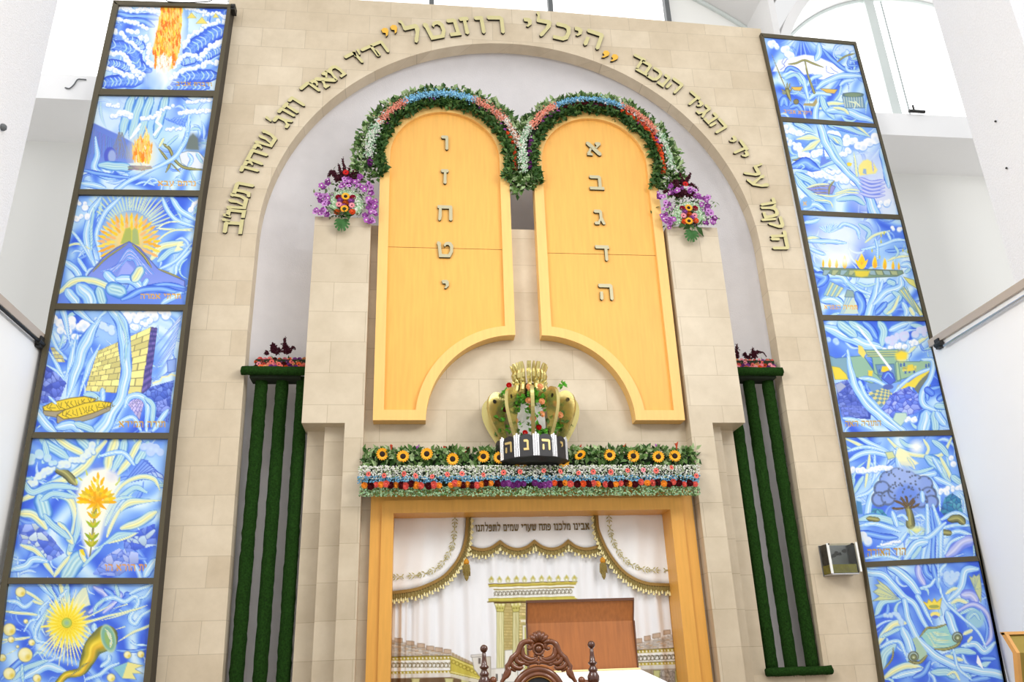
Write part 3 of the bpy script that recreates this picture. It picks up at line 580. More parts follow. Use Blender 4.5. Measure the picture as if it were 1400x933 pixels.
def blossom(P):
    P.base(.9, -.02, 560, 420)
    for p, w, c in (([(250,50),(330,110),(410,160)],46,'G'), ([(340,40),(420,90),(520,150)],40,'Y'), ([(470,40),(540,100),(600,150)],50,'G'), ([(700,50),(680,130),(650,230)],60,'Y'), ([(760,50),(740,130),(690,240)],44,'G'), ([(850,60),(800,150),(720,260)],40,'Y'), ([(900,70),(860,140),(830,190)],44,'G'),
                    ([(130,420),(330,320),(480,240),(640,60)],44,'Y'), ([(330,220),(400,260),(460,320)],40,'O'), ([(610,150),(740,128),(815,205)],24,'W'), ([(270,60),(280,150),(260,190)],34,'G')): P.rb(p, w, c)
    P.foam([(200,315),(290,245),(400,195),(500,170),(570,95)], 38, (226,240,236), (120,170,230)); P.foam([(165,200),(230,150),(320,190)], 44, (190,224,238), (100,150,230)); P.foam([(860,110),(960,110)], 44, (190,212,250))
    for k in range(9): P.poly([(760+k*22,300-k*8),(860+k*16,170+k*12),(900+k*12,180+k*14),(800+k*20,310-k*4)], (120+k*8,160+k*6,245), 3, (60,90,210), 4)
    P.voro([(110,570),(230,560),(320,650),(390,740),(300,790),(120,700)], 60, [(150,172,240),(110,140,232),(196,214,226),(88,116,222)], (80,104,206)); P.voro([(560,870),(640,760),(720,712),(840,740),(840,800),(720,880)], 24, [(150,172,242),(180,196,248),(120,150,236)], (84,110,214)); P.voro([(740,640),(940,560),(950,690),(760,740)], 30, [(120,150,240),(190,214,236),(80,110,226)], (70,96,206))
    for p, w, c in (([(420,740),(462,560),(440,430),(360,390),(285,410)],[40,56,60,40,4],'Y'), ([(430,720),(470,600),(480,450),(420,360),(340,340)],[30,40,36,20,4],'G'), ([(115,500),(200,505),(280,590)],44,'Y'), ([(140,300),(200,370),(330,330),(470,350)],34,'G'), ([(240,400),(285,520)],70,'G'), ([(250,420),(330,380),(460,400)],30,'G'), ([(360,560),(440,680)],40,'Y'), ([(130,690),(230,740),(330,880)],28,'Y'), ([(55,845),(150,820),(200,780),(285,790)],36,'W'), ([(270,510),(330,580),(420,650)],34,'G'),
                    ([(640,480),(740,330),(840,280),(935,290),(972,360)],[10,26,34,34,6],'Y'), ([(640,570),(700,440),(810,345),(890,370)],28,'G'), ([(690,520),(790,435),(975,420)],[6,56,6],'Y'), ([(740,590),(860,545),(945,490)],44,'Y'), ([(640,520),(700,420),(800,400)],20,'G'), ([(620,690),(720,640),(840,615)],[6,60,6],'G'), ([(660,680),(760,650),(830,620)],14,'Y'), ([(650,640),(690,540),(730,470)],22,'Y')): P.rb(p, w, c)
    P.poly([(470,470),(470,370),(500,290),(560,235),(640,222),(715,270),(725,320),(690,380),(650,470),(630,560),(610,660),(535,770),(500,660),(490,560)], (248,249,238), 26)
    P.glow(590,420,170,(255,250,220),.6,ry=240); P.glow(680,270,50,(222,222,236),.8)
    for x, y in ((470,300),(500,280),(530,250),(700,310),(720,290)): P.drop(x, y+20, 40, 12, (206,216,110), P.rs.uniform(-1,1))
    P.rb([(580,440),(572,540),(560,640),(545,760)], [20,16,12,8], 'O')
    for y, c in ((700,(170,176,40)),(660,(150,176,40)),(585,(170,190,40)),(530,(236,190,30))):
        for sx in (-1, 1): P.drop(568-(y-560)*.1, y, 64, 20, c, sx*.8); P.drop(568-(y-560)*.1, y-10, 44, 14, (206,196,60), sx*.45)
    for r0, n, L in ((0,10,100),(40,12,84),(70,14,62)):
        for k in range(n):
            a = math.radians(-180+180*k/(n-1)) if r0 else math.radians(360*k/n)
            P.drop(585+r0*1.1*math.cos(a), 430+r0*.9*math.sin(a), L*.8, 22, [(255,208,20),(246,180,16),(255,222,70),(226,190,50)][k % 4], math.pi/2+a)
    for x, y, l, a in ((590,330,70,.1),(570,350,60,-.3),(610,330,60,.4),(595,290,46,0),(580,310,44,-.4),(610,320,50,.5)): P.drop(x, y, l, 18, YEL[x % 3], a)
    P.glow(585,420,60,(240,150,10),.6)
    P.rb([(390,885),(500,750)], 80, 'G'); P.rb([(330,880),(420,760)], 26, 'Y'); P.rb([(488,725),(500,760),(525,800)], 26, 'Y'); P.rb([(505,820),(620,700)], 18, 'G'); P.poly([(480,720),(505,715),(520,760),(500,750)], (240,214,40), 3)
    P.rb([(880,880),(940,780)], 40, 'W')
    P.word('ית הורא הו', 890, 808, 40, 0, (226,160,70), wd=260)
def sun_horn(P):
    P.base(.8, -.08, 570, 420)
    for k in range(5): P.rb([(330+k*60,90),(450+k*30,180),(500+k*20,260)], 44, 'WGBYG'[k])
    for k in range(4): P.rb([(800+k*90,110+k*20),(900+k*60,200),(760+k*60,330)], 40, 'LBLD'[k])
    P.poly([(600,280),(650,180),(700,120),(735,110),(770,265),(650,310)], (226,234,200), 5, (110,160,220), 5)
    for p, w, c in (([(55,230),(140,240),(210,285),(290,220)],34,'W'), ([(50,320),(180,335),(340,350)],24,'Y'), ([(190,130),(300,200),(390,265)],26,'Y'), ([(280,230),(330,250),(380,270)],26,'Y'), ([(435,210),(340,300),(325,380),(260,400),(205,490)],20,'W'), ([(565,140),(430,300),(320,440),(305,560),(400,590)],34,'W'), ([(500,210),(400,340),(330,500)],18,'G'),
                    ([(795,350),(850,240),(960,205),(1060,235),(1150,195),(1175,250),(1105,370),(1150,425),(1210,350),(1290,305)],34,'W'), ([(985,95),(1010,190)],30,'G'), ([(1105,170),(1180,135),(1295,90)],30,'W'), ([(1180,210),(1240,190),(1295,110)],24,'W'), ([(800,320),(830,260),(900,215)],26,'G'),
                    ([(20,560),(120,560),(250,540)],24,'Y'), ([(200,890),(400,790),(550,830)],56,'W'), ([(120,900),(230,800),(400,740)],40,'G'), ([(185,770),(195,920)],26,'G'), ([(10,900),(150,760),(260,700)],40,'B'), ([(50,690),(150,640)],8,'Y'), ([(0,600),(100,560)],8,'Y'),
                    ([(800,430),(800,470),(840,490)],40,'W'), ([(730,450),(765,490),(740,530)],20,'W'), ([(860,790),(920,740),(930,690)],36,'W'), ([(740,900),(850,855),(920,800),(1010,760)],30,'W'), ([(1100,560),(1150,600),(1250,610)],20,'W'), ([(990,650),(1120,660),(1240,640)],24,'B')): P.rb(p, w, c)
    for p, w in (([(690,430),(900,365),(1130,310),(1260,265)],[34,22,26,4]), ([(700,390),(860,310),(960,255)],[10,16,4]), ([(850,400),(1000,360),(1120,320)],[4,16,6]), ([(950,300),(1080,260)],[4,14]), ([(1000,580),(1130,500),(1275,440)],[4,30,26]), ([(960,480),(1060,450)],[3,14])): P.rb(p, w, 'Y')
    P.poly([(965,800),(1090,750),(1225,780),(1150,810),(1220,850),(1130,850),(1160,900),(1040,890)], (240,234,150), 4, (110,150,200), 5); P.poly([(965,800),(1085,755),(1040,890)], (140,200,214), 4)
    P.rays(570,420,150,370,50,140,15,(250,244,170),.8); P.rays(570,420,120,300,-130,-40,9,(250,246,200),.6); P.rays(570,420,130,290,20,50,3,(250,240,150),.6)
    P.glow(570,420,230,(255,246,150),.8)
    P.circ(570,420,120,(255,240,110),50); P.rays(570,425,20,225,-180,180,26,(255,240,110),1.5); P.rays(570,425,20,170,-173,187,24,(252,226,50),1.5); P.circ(570,420,85,(252,226,60),30); P.rays(570,425,30,110,-170,190,22,(240,200,30),.5)
    P.circ(568,418,40,(196,214,90),6,edge=(150,180,70),ew=6); P.glow(568,418,34,(150,190,160),1)
    for x, y, r in ((175,155,44),(80,475,54),(215,690,62),(95,560,28),(80,850,52),(315,890,36),(1085,690,32),(1198,685,30),(945,885,36),(270,585,28),(220,405,20),(20,715,32),(150,620,14)):
        P.circ(x, y, r, (244,232,150), 4, edge=(130,150,170), ew=6); P.glow(x-r*.2, y-r*.2, r*.8, (255,250,214), .8); P.glow(x+r*.4, y+r*.3, r*.5, (226,196,60), .7)
    P.rb([(470,960),(560,865),(690,830),(750,720),(800,620),(900,545)], [50,60,70,120,150,200], 'H')
    for k in range(9): P.rb([(590+k*14,870-k*12),(640+k*16,845-k*12)], 5, 'O')
    P.circ(922,548,58,(128,180,160),4,ry=112,rot=-.25,edge=(176,206,170),ew=10); P.circ(926,556,34,(150,186,110),10,ry=74,rot=-.25)
    for k in range(4): P.rb([(895+k*8,470+k*20),(940+k*4,520+k*20),(935,600+k*10)], 10, 'Y')
def crossbow(P):
    P.base(.9, .06, 560, 520)
    P.rays(450,40,20,260,20,160,11,(150,190,248),.8)
    P.foam([(150,130),(240,165),(350,225)], 60, (240,247,255)); P.foam([(800,210),(860,180),(920,190)], 40, (206,228,252))
    P.poly([(250,400),(300,300),(360,270),(480,240),(600,255),(700,300),(770,330),(840,400),(760,440),(680,480),(620,470),(560,420),(480,430),(420,370),(330,380)], (252,253,255), 14)
    P.poly([(235,290),(330,270),(280,400),(180,400)], (236,244,254), 14); P.line([(320,280),(285,330),(300,350),(255,385)], 6, (110,120,220)); P.line([(290,275),(270,310),(275,330)], 5, (110,120,220))
    P.line([(690,350),(690,400),(720,415),(760,420)], 6, (120,150,230)); P.line([(730,360),(760,390),(800,410)], 6, (120,150,230))
    for p, w, c in (([(655,190),(740,280),(850,370),(1010,425)],34,'B'), ([(600,560),(700,490),(850,440),(1020,445)],44,'W'), ([(870,350),(900,390),(1000,400)],24,'W'), ([(620,140),(620,220),(590,290)],46,'W'), ([(790,310),(870,255),(955,230)],14,'O'), ([(900,280),(900,340),(980,340)],20,'B'),
                    ([(290,440),(380,400),(470,480),(505,600),(535,770)],[50,50,50,36,10],'W'), ([(300,470),(400,430),(470,520)],30,'G'), ([(510,530),(560,460),(645,440)],30,'W'), ([(300,400),(350,365),(440,400)],34,'B'), ([(820,530),(870,490),(950,480)],30,'W'), ([(760,690),(810,620),(830,540)],20,'G'),
                    ([(585,840),(600,720),(640,610)],[60,50,30],'W'), ([(530,660),(600,605),(730,620)],36,'W'), ([(630,750),(720,705),(850,700)],36,'Y'), ([(640,640),(680,740),(760,840)],50,'G'), ([(700,770),(850,770),(1130,870)],60,'W'), ([(760,740),(860,760),(900,800)],30,'Y'), ([(260,720),(290,660),(320,720)],50,'B'), ([(350,740),(420,720),(470,780)],40,'B')): P.rb(p, w, c)
    P.rb([(330,330),(400,322),(480,293),(560,322),(660,360)], 16, 'O'); P.rb([(488,298),(515,430),(575,600)], [14,18,26], 'O'); P.poly([(560,700),(595,650),(605,690),(580,730),(470,720),(480,700)], (176,160,110), 3)
    P.rb([(172,235),(250,430),(312,575)], [4,12,8], 'O')
    for x0, y0, x1, y1 in ((315,590,320,505),(325,590,345,510),(335,600,375,545),(310,600,265,570),(312,610,270,600)): P.rb([(x0,y0),(x1,y1)], 12, 'O')
    P.rb([(320,580),(335,630),(355,680)], [46,34,10], 'O'); P.circ(404,685,24,(140,130,84),3,edge=(80,84,70)); P.circ(290,600,18,(140,150,130),3)
    for q in ([(630,560),(795,570),(765,608),(690,600)], [(355,545),(468,545),(445,582),(385,578)]):
        P.poly(q, (226,186,96), 3, (120,120,110), 4); P.line([(q[0][0]+20,q[0][1]+14),(q[1][0]-20,q[1][1]+12)], 5, (240,200,60))
    P.poly([(690,550),(725,500),(710,555)], (220,230,240), 3)
    P.poly([(838,640),(850,605),(1032,612),(1055,745),(870,745)], (120,160,186), 4, (80,110,160), 4); P.circ(942,620,94,(128,150,120),3,ry=22,edge=(84,110,130))
    for k in range(8): P.line([(855+k*24,645),(868+k*23,735)], 9, (206,216,200))
    P.rb([(900,680),(960,700),(950,750)], 14, 'Y'); P.rb([(960,680),(1010,730)], 14, 'Y')
    P.word('ויקרא אביב', 548, 776, 34, .07, (226,166,70), wd=268)
def ark_clouds(P):
    P.base(.8, .2, 420, 520); P.glow(900,650,330,(222,226,251),1); P.glow(880,430,250,(206,222,251),.8)
    for p, w, c in (([(190,70),(280,110),(360,160)],[60,60,10],'G'), ([(500,80),(650,120),(850,190)],[70,70,10],'G'), ([(520,100),(640,140),(760,180)],14,'D'), ([(720,80),(780,130),(850,190)],[30,30,8],'Y')): P.rb(p, w, c)
    P.foam([(90,110),(160,150),(240,180)], 46); P.foam([(110,220),(190,270),(230,310)], 40); P.foam([(520,170),(640,215),(740,265),(860,235),(930,190)], 74); P.foam([(240,345),(340,340),(430,335),(540,355),(650,320)], 46); P.foam([(290,535),(420,525),(540,550),(690,595)], 50); P.foam([(230,725),(250,740)], 36); P.foam([(480,500),(560,500)], 34)
    for p, w, c in (([(185,215),(300,195),(405,215)],[8,70,14],'Y'), ([(235,325),(330,270),(415,215)],[8,80,14],'Y'), ([(480,175),(560,225),(605,275)],[30,80,10],'G'), ([(520,200),(570,250)],18,'Y'), ([(400,460),(480,420),(560,400)],44,'G'), ([(160,400),(240,390),(330,405)],20,'O'), ([(140,385),(200,370)],24,'G')): P.rb(p, w, c)
    P.rb([(150,460),(260,430),(330,460),(410,490)], [40,110,90,8], 'B'); P.rb([(190,470),(230,440),(260,460),(235,480)], 12, 'G'); P.rb([(270,450),(310,480),(350,470)], 10, 'D')
    P.rb([(432,270),(435,400)], 10, 'D'); P.poly([(400,460),(412,370),(450,370),(460,400),(520,400)], (110,140,230), 4)
    P.rb([(400,75),(445,220),(520,360),(640,500),(760,620),(850,760),(890,890)], [66,76,66,60,60,80,110], 'W'); P.rb([(500,240),(560,360),(660,490)], 24, 'G')
    for p, w, c in (([(180,540),(250,640),(350,730),(490,785)],50,'G'), ([(190,520),(300,580),(370,630)],50,'G'), ([(330,700),(500,725),(640,690),(770,700)],16,'Y'), ([(350,760),(480,770),(520,830)],14,'Y'), ([(540,700),(650,668),(750,672)],20,'Y'), ([(560,760),(700,740),(800,800)],40,'G'), ([(260,840),(350,800),(450,850)],40,'W')): P.rb(p, w, c)
    P.poly([(285,655),(370,620),(480,610),(540,640),(510,705),(380,705)], (150,150,214), 4, (90,100,170), 5)
    for k in range(5): P.rb([(310+k*8,650+k*10),(400,635+k*14),(480,640+k*13)], 6, 'D' if k % 2 else 'O')
    P.rb([(285,650),(370,620),(480,618)], 18, 'Y'); P.rb([(480,710),(490,640),(530,585)], 14, 'O')
    P.poly([(745,500),(752,450),(790,405),(830,395),(880,425),(918,490),(900,520),(760,540)], (250,236,140), 14); P.poly([(785,520),(790,480),(815,480),(820,530)], (150,180,220), 5); P.rb([(870,400),(880,510)], 10, 'L')
    P.rb([(705,330),(720,430),(735,540)], [8,30,30], 'Y'); P.poly([(640,430),(660,420),(690,430),(680,455),(650,455)], (246,220,70), 5)
    for k in range(5): P.rb([(760,560+k*34),(860,600+k*32),(980,580+k*34)], 26, 'L')
    P.rb([(950,300),(990,450),(1020,640)], 50, 'W'); P.foam([(950,800),(1000,780)], 50); P.circ(280,780,50,(130,180,236),10); P.word('א', 282, 772, 38, 0, (226,180,110))
def flame_bowl(P):
    P.base(.9, .1, 420, 700); P.glow(380,230,360,(226,238,254),1,ry=260); P.glow(360,400,220,(252,253,255),.8,ry=120)
    for k in range(10): P.rb([(270+k*3,200),(210+k*24,120+abs(k-5)*6)], 12, 'W')
    for p, w, c in (([(90,120),(150,110),(210,90)],30,'W'), ([(100,250),(180,250),(260,290)],34,'Y'), ([(110,270),(250,270),(430,285)],30,'W'), ([(370,160),(420,130),(520,170),(540,250)],26,'W'), ([(540,130),(620,190),(600,260)],30,'G'), ([(590,280),(660,225),(790,185)],22,'Y'), ([(560,340),(700,310),(830,265),(925,262)],24,'W'), ([(670,250),(690,330),(690,420)],20,'W'), ([(770,190),(800,260)],20,'W'),
                    ([(760,350),(830,350),(920,330)],24,'B'), ([(780,430),(850,400),(950,395)],22,'Y'), ([(830,310),(860,360),(840,400)],20,'G'), ([(130,330),(200,360),(260,380)],26,'W'), ([(890,470),(940,460),(970,490)],40,'W'), ([(920,530),(960,500)],26,'G')): P.rb(p, w, c)
    for x, y in ((720,230),(745,210),(720,280),(645,355),(708,408),(940,360),(900,350)): P.drop(x, y+10, 36, 12, (206,206,80), 0)
    P.foam([(820,160),(870,170)], 36)
    for p, w, c in (([(170,490),(270,550),(400,565),(470,640),(640,710)],36,'W'), ([(440,620),(540,700),(620,740)],26,'G'), ([(690,570),(680,680),(610,890)],[30,60,70],'W'), ([(735,590),(700,700)],22,'W'), ([(880,570),(880,640),(760,690),(660,790)],44,'W'), ([(820,690),(870,740),(760,830),(800,880)],44,'G'), ([(870,720),(820,830),(770,870)],26,'Y'), ([(760,780),(680,870)],40,'B'), ([(900,780),(930,840),(920,885)],40,'W'), ([(960,820),(990,880)],34,'Y'), ([(520,610),(600,640),(680,620)],20,'G'), ([(520,700),(560,780),(540,880)],60,'B'), ([(780,600),(830,620)],40,'G'), ([(240,760),(330,750),(400,800)],60,'W'), ([(180,540),(260,570),(200,640)],50,'B')): P.rb(p, w, c)
    for q, tip in (([(250,705),(290,600)],(395,650)), ):
        for k in range(6): P.poly([(245+k*18,715+k*4),(300+k*18,600+k*9),(322+k*18,612+k*9),(275+k*18,725)], (216,222,166) if k % 2 else (150,196,216), 3, (90,130,190), 3)
    for k in range(6): P.poly([(380+k*6,870),(425+k*12,730),(437+k*12,732),(405+k*26,868)], (206,222,206) if k % 2 else (140,186,226), 3)
    P.poly([(420,730),(440,670),(490,680),(502,732)], (150,176,170), 4, (90,120,160))
    for k in range(6): P.poly([(860+k*14,685-k*8),(905+k*8,640+k*10),(1070,860+k*4),(1040,885)], (228,226,150) if k % 2 else (160,200,214), 3, (120,150,150), 3)
    P.poly([(905,565),(990,590),(1015,660),(950,620)], (226,222,130), 4, (130,150,130), 4)
    P.poly([(218,488),(500,498),(895,512),(905,535),(850,560),(600,572),(480,565),(265,532)], (128,156,132), 4, (90,104,90), 5)
    for k, x in enumerate((280,350,420,490,640,700,760,820)): P.poly([(x-30,505+k),(x+30,507+k),(x+(-10 if k < 4 else 40),552),(x-(40 if k < 4 else 10),548)], (176,186,140) if k % 2 else (150,180,190), 4, (100,116,100), 4)
    P.poly([(500,512),(630,515),(610,560),(560,568),(510,558)], (226,206,70), 14)
    for x, y, l, w in ((243,485,70,20),(297,487,80,28),(353,490,74,28),(420,494,110,40),(560,500,130,66),(668,495,110,42),(750,503,100,34),(818,503,76,26),(866,505,66,22)):
        P.drop(x, y, l, w, (255,226,110), 0); P.drop(x, y, l*.85, w*.9, (252,206,40), .05); P.drop(x+2, y, l*.5, w*.6, (246,180,60), 0)
    for sx in (-1, 1): P.drop(560, 496, 96, 30, (255,214,60), sx*.6)
    P.glow(420,430,60,(255,253,240),.9); P.glow(330,440,60,(255,253,244),.6)
    P.word('הנפרא', 385, 796, 36, .01, (240,180,60), wd=138); P.word('תמיה', 525, 798, 36, .01, (240,180,60), wd=120)
def gate(P):
    P.base(.9, -.05, 500, 100)
    for p, w, c in (([(60,90),(200,150),(350,215),(495,250)],64,'W'), ([(180,60),(230,110),(300,160)],60,'G'), ([(260,60),(340,110),(420,190)],50,'G'), ([(360,60),(420,110),(460,180)],40,'B'), ([(480,60),(510,130),(500,230)],50,'G'), ([(560,120),(620,90),(690,70)],40,'W'), ([(720,80),(780,90),(830,120)],30,'G'), ([(690,200),(700,260),(690,330)],40,'W'), ([(700,290),(760,220),(840,170)],30,'Y')): P.rb(p, w, c)
    P.foam([(560,205),(660,155),(820,130)], 48, (214,218,250)); P.foam([(520,275),(640,235),(750,215)], 34); P.foam([(100,190),(160,210)], 40, (180,214,248))
    P.poly([(60,290),(150,330),(250,320),(300,470),(240,480),(120,400)], (130,170,190), 8, (80,120,180)); T = (150,190,166); E = (84,126,140)
    P.poly([(250,320),(360,310),(440,430),(500,500),(420,520),(300,470)], T, 4, E); P.poly([(610,355),(780,355),(800,340),(870,345),(880,395),(760,455),(640,490)], (160,196,160), 4, E)
    P.poly([(370,268),(622,264),(612,298),(605,330),(640,500),(560,520),(440,440),(425,330),(385,300)], T, 4, E)
    for y in (280,296,312): P.line([(385,y+2),(612,y-2)], 6, (206,206,130)); P.line([(390,y+9),(610,y+5)], 4, E)
    P.poly([(450,378),(590,372),(604,495),(470,455)], (112,150,196), 4, E); P.poly([(492,430),(500,390),(545,390),(556,440)], (250,214,60), 6); P.poly([(600,360),(620,352),(640,490),(612,500)], (176,206,160), 3, E)
    for x, y in ((640,380),(665,375),(675,430),(705,425),(740,425),(830,385),(850,380),(480,425),(400,440)): P.poly([(x-7,y+16),(x-7,y-8),(x,y-16),(x+7,y-8),(x+7,y+16)], (80,112,180), 2)
    P.bricks([(650,395),(760,385),(755,420),(655,430)], 2, 5, (214,206,110), (130,150,110), .1)
    P.glow(645,312,60,(252,226,80),1); P.poly([(610,340),(600,300),(640,275),(690,290),(680,335)], (250,222,70), 16); P.poly([(690,380),(730,375),(740,420),(690,430)], (240,214,80), 8)
    P.poly([(120,390),(180,400),(230,450),(245,490),(145,490)], (242,216,72), 5, (170,170,90), 4); P.poly([(320,230),(350,240),(380,290),(360,330),(320,290)], (240,220,110), 6); P.poly([(395,420),(430,425),(425,465),(395,460)], (244,212,70), 6)
    P.poly([(590,590),(620,530),(700,510),(780,450),(880,395),(880,440),(800,480),(770,560),(700,540),(650,565)], (244,222,80), 6)
    for k in range(10): P.poly([(740+k*10,560-k*8),(780+k*9,500-k*9),(775+k*10,600-k*4)], (120,130,120), 2)
    P.rb([(590,590),(680,500),(780,440),(880,400)], 22, 'W'); P.rb([(330,480),(430,490),(560,560)], 26, 'W'); P.poly([(380,520),(470,520),(540,560),(420,580)], (120,160,210), 8)
    P.bricks([(395,590),(530,545),(590,610),(490,700)], 6, 7, (220,212,140), (110,140,150), .04, checker=(110,150,176))
    P.poly([(495,480),(510,440),(545,425),(580,445),(600,500),(560,530)], (86,112,220), 5, (60,80,180)); P.rb([(515,480),(545,440),(580,480)], 12, 'B'); P.circ(545,545,40,(90,110,190),4,ry=20)
    P.voro([(490,720),(560,610),(640,560),(700,550),(790,620),(830,690),(720,760),(560,780)], 70, [(150,168,246),(120,146,240),(176,190,250),(100,126,232)], (70,84,200), 6)
    P.voro([(145,520),(240,490),(300,600),(420,740),(410,790),(200,770)], 50, [(100,120,212),(126,146,226),(84,104,202)], (64,84,176), 6); P.bricks([(200,680),(380,690),(400,770),(190,750)], 4, 5, (112,132,220), (66,88,180)); P.poly([(150,530),(190,510),(230,540),(170,590)], (170,180,210), 6)
    P.poly([(298,72),(330,95),(575,410),(562,425)], (252,253,255), 6); P.line([(350,140),(400,190)], 12, (250,250,255))
    for p, w, c in (([(240,270),(270,450),(330,600),(440,730),(630,880)],[20,50,56,60,80],'W'), ([(330,510),(400,640),(560,790),(660,870)],[30,34,34,40],'W'), ([(800,340),(880,350),(862,480),(800,590),(815,680),(900,725)],[20,40,40,50,50,30],'W'), ([(840,640),(850,570),(950,540)],30,'B'), ([(830,560),(880,600)],40,'D'), ([(830,740),(810,880)],80,'W'), ([(890,740),(900,880)],50,'G'), ([(910,740),(970,830)],44,'W'), ([(920,640),(980,600)],40,'B'), ([(900,690),(990,690)],40,'G')): P.rb(p, w, c)
    P.poly([(580,790),(600,740),(680,740),(690,780),(640,840)], (196,222,206), 5, (120,170,200)); P.foam([(690,790),(760,790)], 34); P.rb([(210,780),(300,800),(420,860)], 30, 'W')
    P.word('התורה האה', 490, 796, 42, -.02, (206,166,60), wd=275)
def oak(P):
    P.base(.9, -.05, 460, 180)
    for p, w, c in (([(55,75),(230,150),(395,195)],22,'Y'), ([(130,60),(270,130),(380,190)],26,'W'), ([(75,225),(200,165),(385,195)],30,'W'), ([(60,160),(200,130),(350,170)],20,'W'), ([(340,75),(420,150),(560,190),(700,180),(765,70)],26,'Y'), ([(420,80),(470,120),(560,130)],26,'G'), ([(580,80),(610,140),(590,190)],20,'Y'), ([(640,90),(700,130),(740,190)],34,'G'),
                    ([(390,200),(290,330),(230,450),(195,610)],[10,40,46,50],'W'), ([(215,180),(205,280),(185,400)],20,'Y'), ([(250,180),(250,300),(230,380)],18,'W'), ([(170,330),(110,440)],26,'G'), ([(120,470),(200,440),(270,380)],22,'W'), ([(300,300),(340,260),(390,210)],20,'B'),
                    ([(600,200),(690,260),(750,360)],60,'G'), ([(690,200),(740,290),(760,350)],26,'Y'), ([(640,200),(700,300)],24,'W'), ([(610,330),(670,420),(690,560)],[26,40,10],'W'), ([(650,330),(780,400)],30,'W'), ([(770,330),(830,370)],40,'G'), ([(820,440),(850,490),(850,570)],20,'W')): P.rb(p, w, c)
    P.foam([(90,285),(200,282),(345,268)], 30); P.foam([(700,430),(830,395)], 30); P.foam([(750,200),(790,240)], 34)
    P.rb([(400,140),(415,250),(500,320),(650,310)], [20,50,60,40], 'W'); P.rb([(430,230),(520,300),(640,270)], 24, 'G')
    P.poly([(388,190),(405,140),(450,150),(500,205),(545,240),(500,262),(430,252)], (247,244,196), 10); P.rb([(470,200),(500,240),(520,280)], 16, 'Y'); P.glow(530,130,60,(255,255,250),1); P.poly([(320,165),(370,160),(390,200),(340,215)], (214,222,160), 5, (120,160,190))
    Ed = (84,104,150)
    cs = [(340,350,52),(400,335,60),(470,350,55),(520,370,50),(580,385,55),(300,410,50),(280,480,46),(340,470,46),(610,450,50),(630,500,44),(560,490,44),(440,420,66),(390,430,50),(500,430,56)]
    for x, y, r in cs: P.circ(x, y, r+8, Ed, 5)
    for x, y, r in cs: P.circ(x, y, r, (142,168,232), 14)
    P.glow(440,350,130,(170,192,240),.9); P.glow(450,450,120,(104,140,236),.8)
    for x, y, r in cs[5:13]: P.circ(x, y, r*.98, (138,164,228), 14, edge=(92,108,146), ew=9)
    P.circ(440,360,84,(160,182,236),40); P.circ(460,455,74,(112,146,232),36)
    for k in range(120):
        a = P.rs.rand()*6.3; q = cs[k % len(cs)]; P.circ(q[0]+q[2]*.98*math.cos(a), q[1]+q[2]*.98*math.sin(a), 6, (92,104,132), 5)
    P.glow(470,560,120,(110,140,220),.7)
    P.rb([(490,650),(485,580),(465,520)], [60,44,34], 'O')
    for q in ([(470,540),(430,510),(380,490)], [(470,530),(440,490),(425,465)], [(468,520),(465,480),(455,460)], [(475,525),(500,490),(515,475)], [(480,540),(520,530),(550,510)], [(450,540),(400,545),(365,540)], [(490,530),(520,490)]): P.rb(q, 13, 'T')
    P.voro([(690,560),(720,470),(770,440),(830,480),(840,570),(740,620)], 26, [(72,150,180),(96,170,196),(60,130,180)], (60,90,150)); P.voro([(215,590),(240,540),(300,550),(340,600),(250,650)], 16, [(72,150,180),(90,166,190)], (60,90,150)); P.poly([(125,490),(160,500),(170,580),(130,580)], (80,140,196), 8)
    for p, w, c in (([(150,620),(230,600),(330,620),(440,650)],40,'G'), ([(140,660),(270,650),(420,700)],26,'W'), ([(400,600),(440,590),(470,620)],20,'W'), ([(520,600),(560,590),(590,620)],20,'W'), ([(690,620),(800,575),(890,625)],26,'W'), ([(690,680),(790,655),(900,660)],22,'W'), ([(700,740),(800,700),(900,720)],26,'W'), ([(160,700),(280,730),(400,740)],36,'B'), ([(750,620),(810,610),(850,640)],40,'O'), ([(700,700),(760,710)],30,'O'), ([(200,610),(280,620)],26,'O'),
                    ([(740,860),(830,780),(920,750)],60,'L'), ([(720,850),(760,770),(850,730)],20,'W'), ([(600,520),(605,700),(570,880)],[24,40,30],'W'), ([(640,520),(690,680),(690,880)],[20,36,30],'W'), ([(625,540),(645,700),(640,880)],[14,30,40],'B'), ([(480,740),(600,740),(725,640)],30,'W'), ([(370,565),(400,665)],28,'W'), ([(565,430),(575,500)],26,'W'), ([(460,880),(520,790),(600,770)],50,'W'), ([(500,880),(560,800)],26,'G')): P.rb(p, w, c)
    P.foam([(175,745),(225,765)], 48, (226,234,244)); P.rb([(270,800),(400,780),(470,700)], 26, 'W'); P.glow(530,690,70,(232,236,160),1,ry=34); P.rb([(490,690),(530,720),(570,690)], 12, 'W'); P.rb([(190,880),(320,860),(420,890)], 24, 'W'); P.foam([(300,790),(420,760)], 14)
    P.word('הוד האורה', 458, 806, 50, -.04, (196,150,40), wd=263)
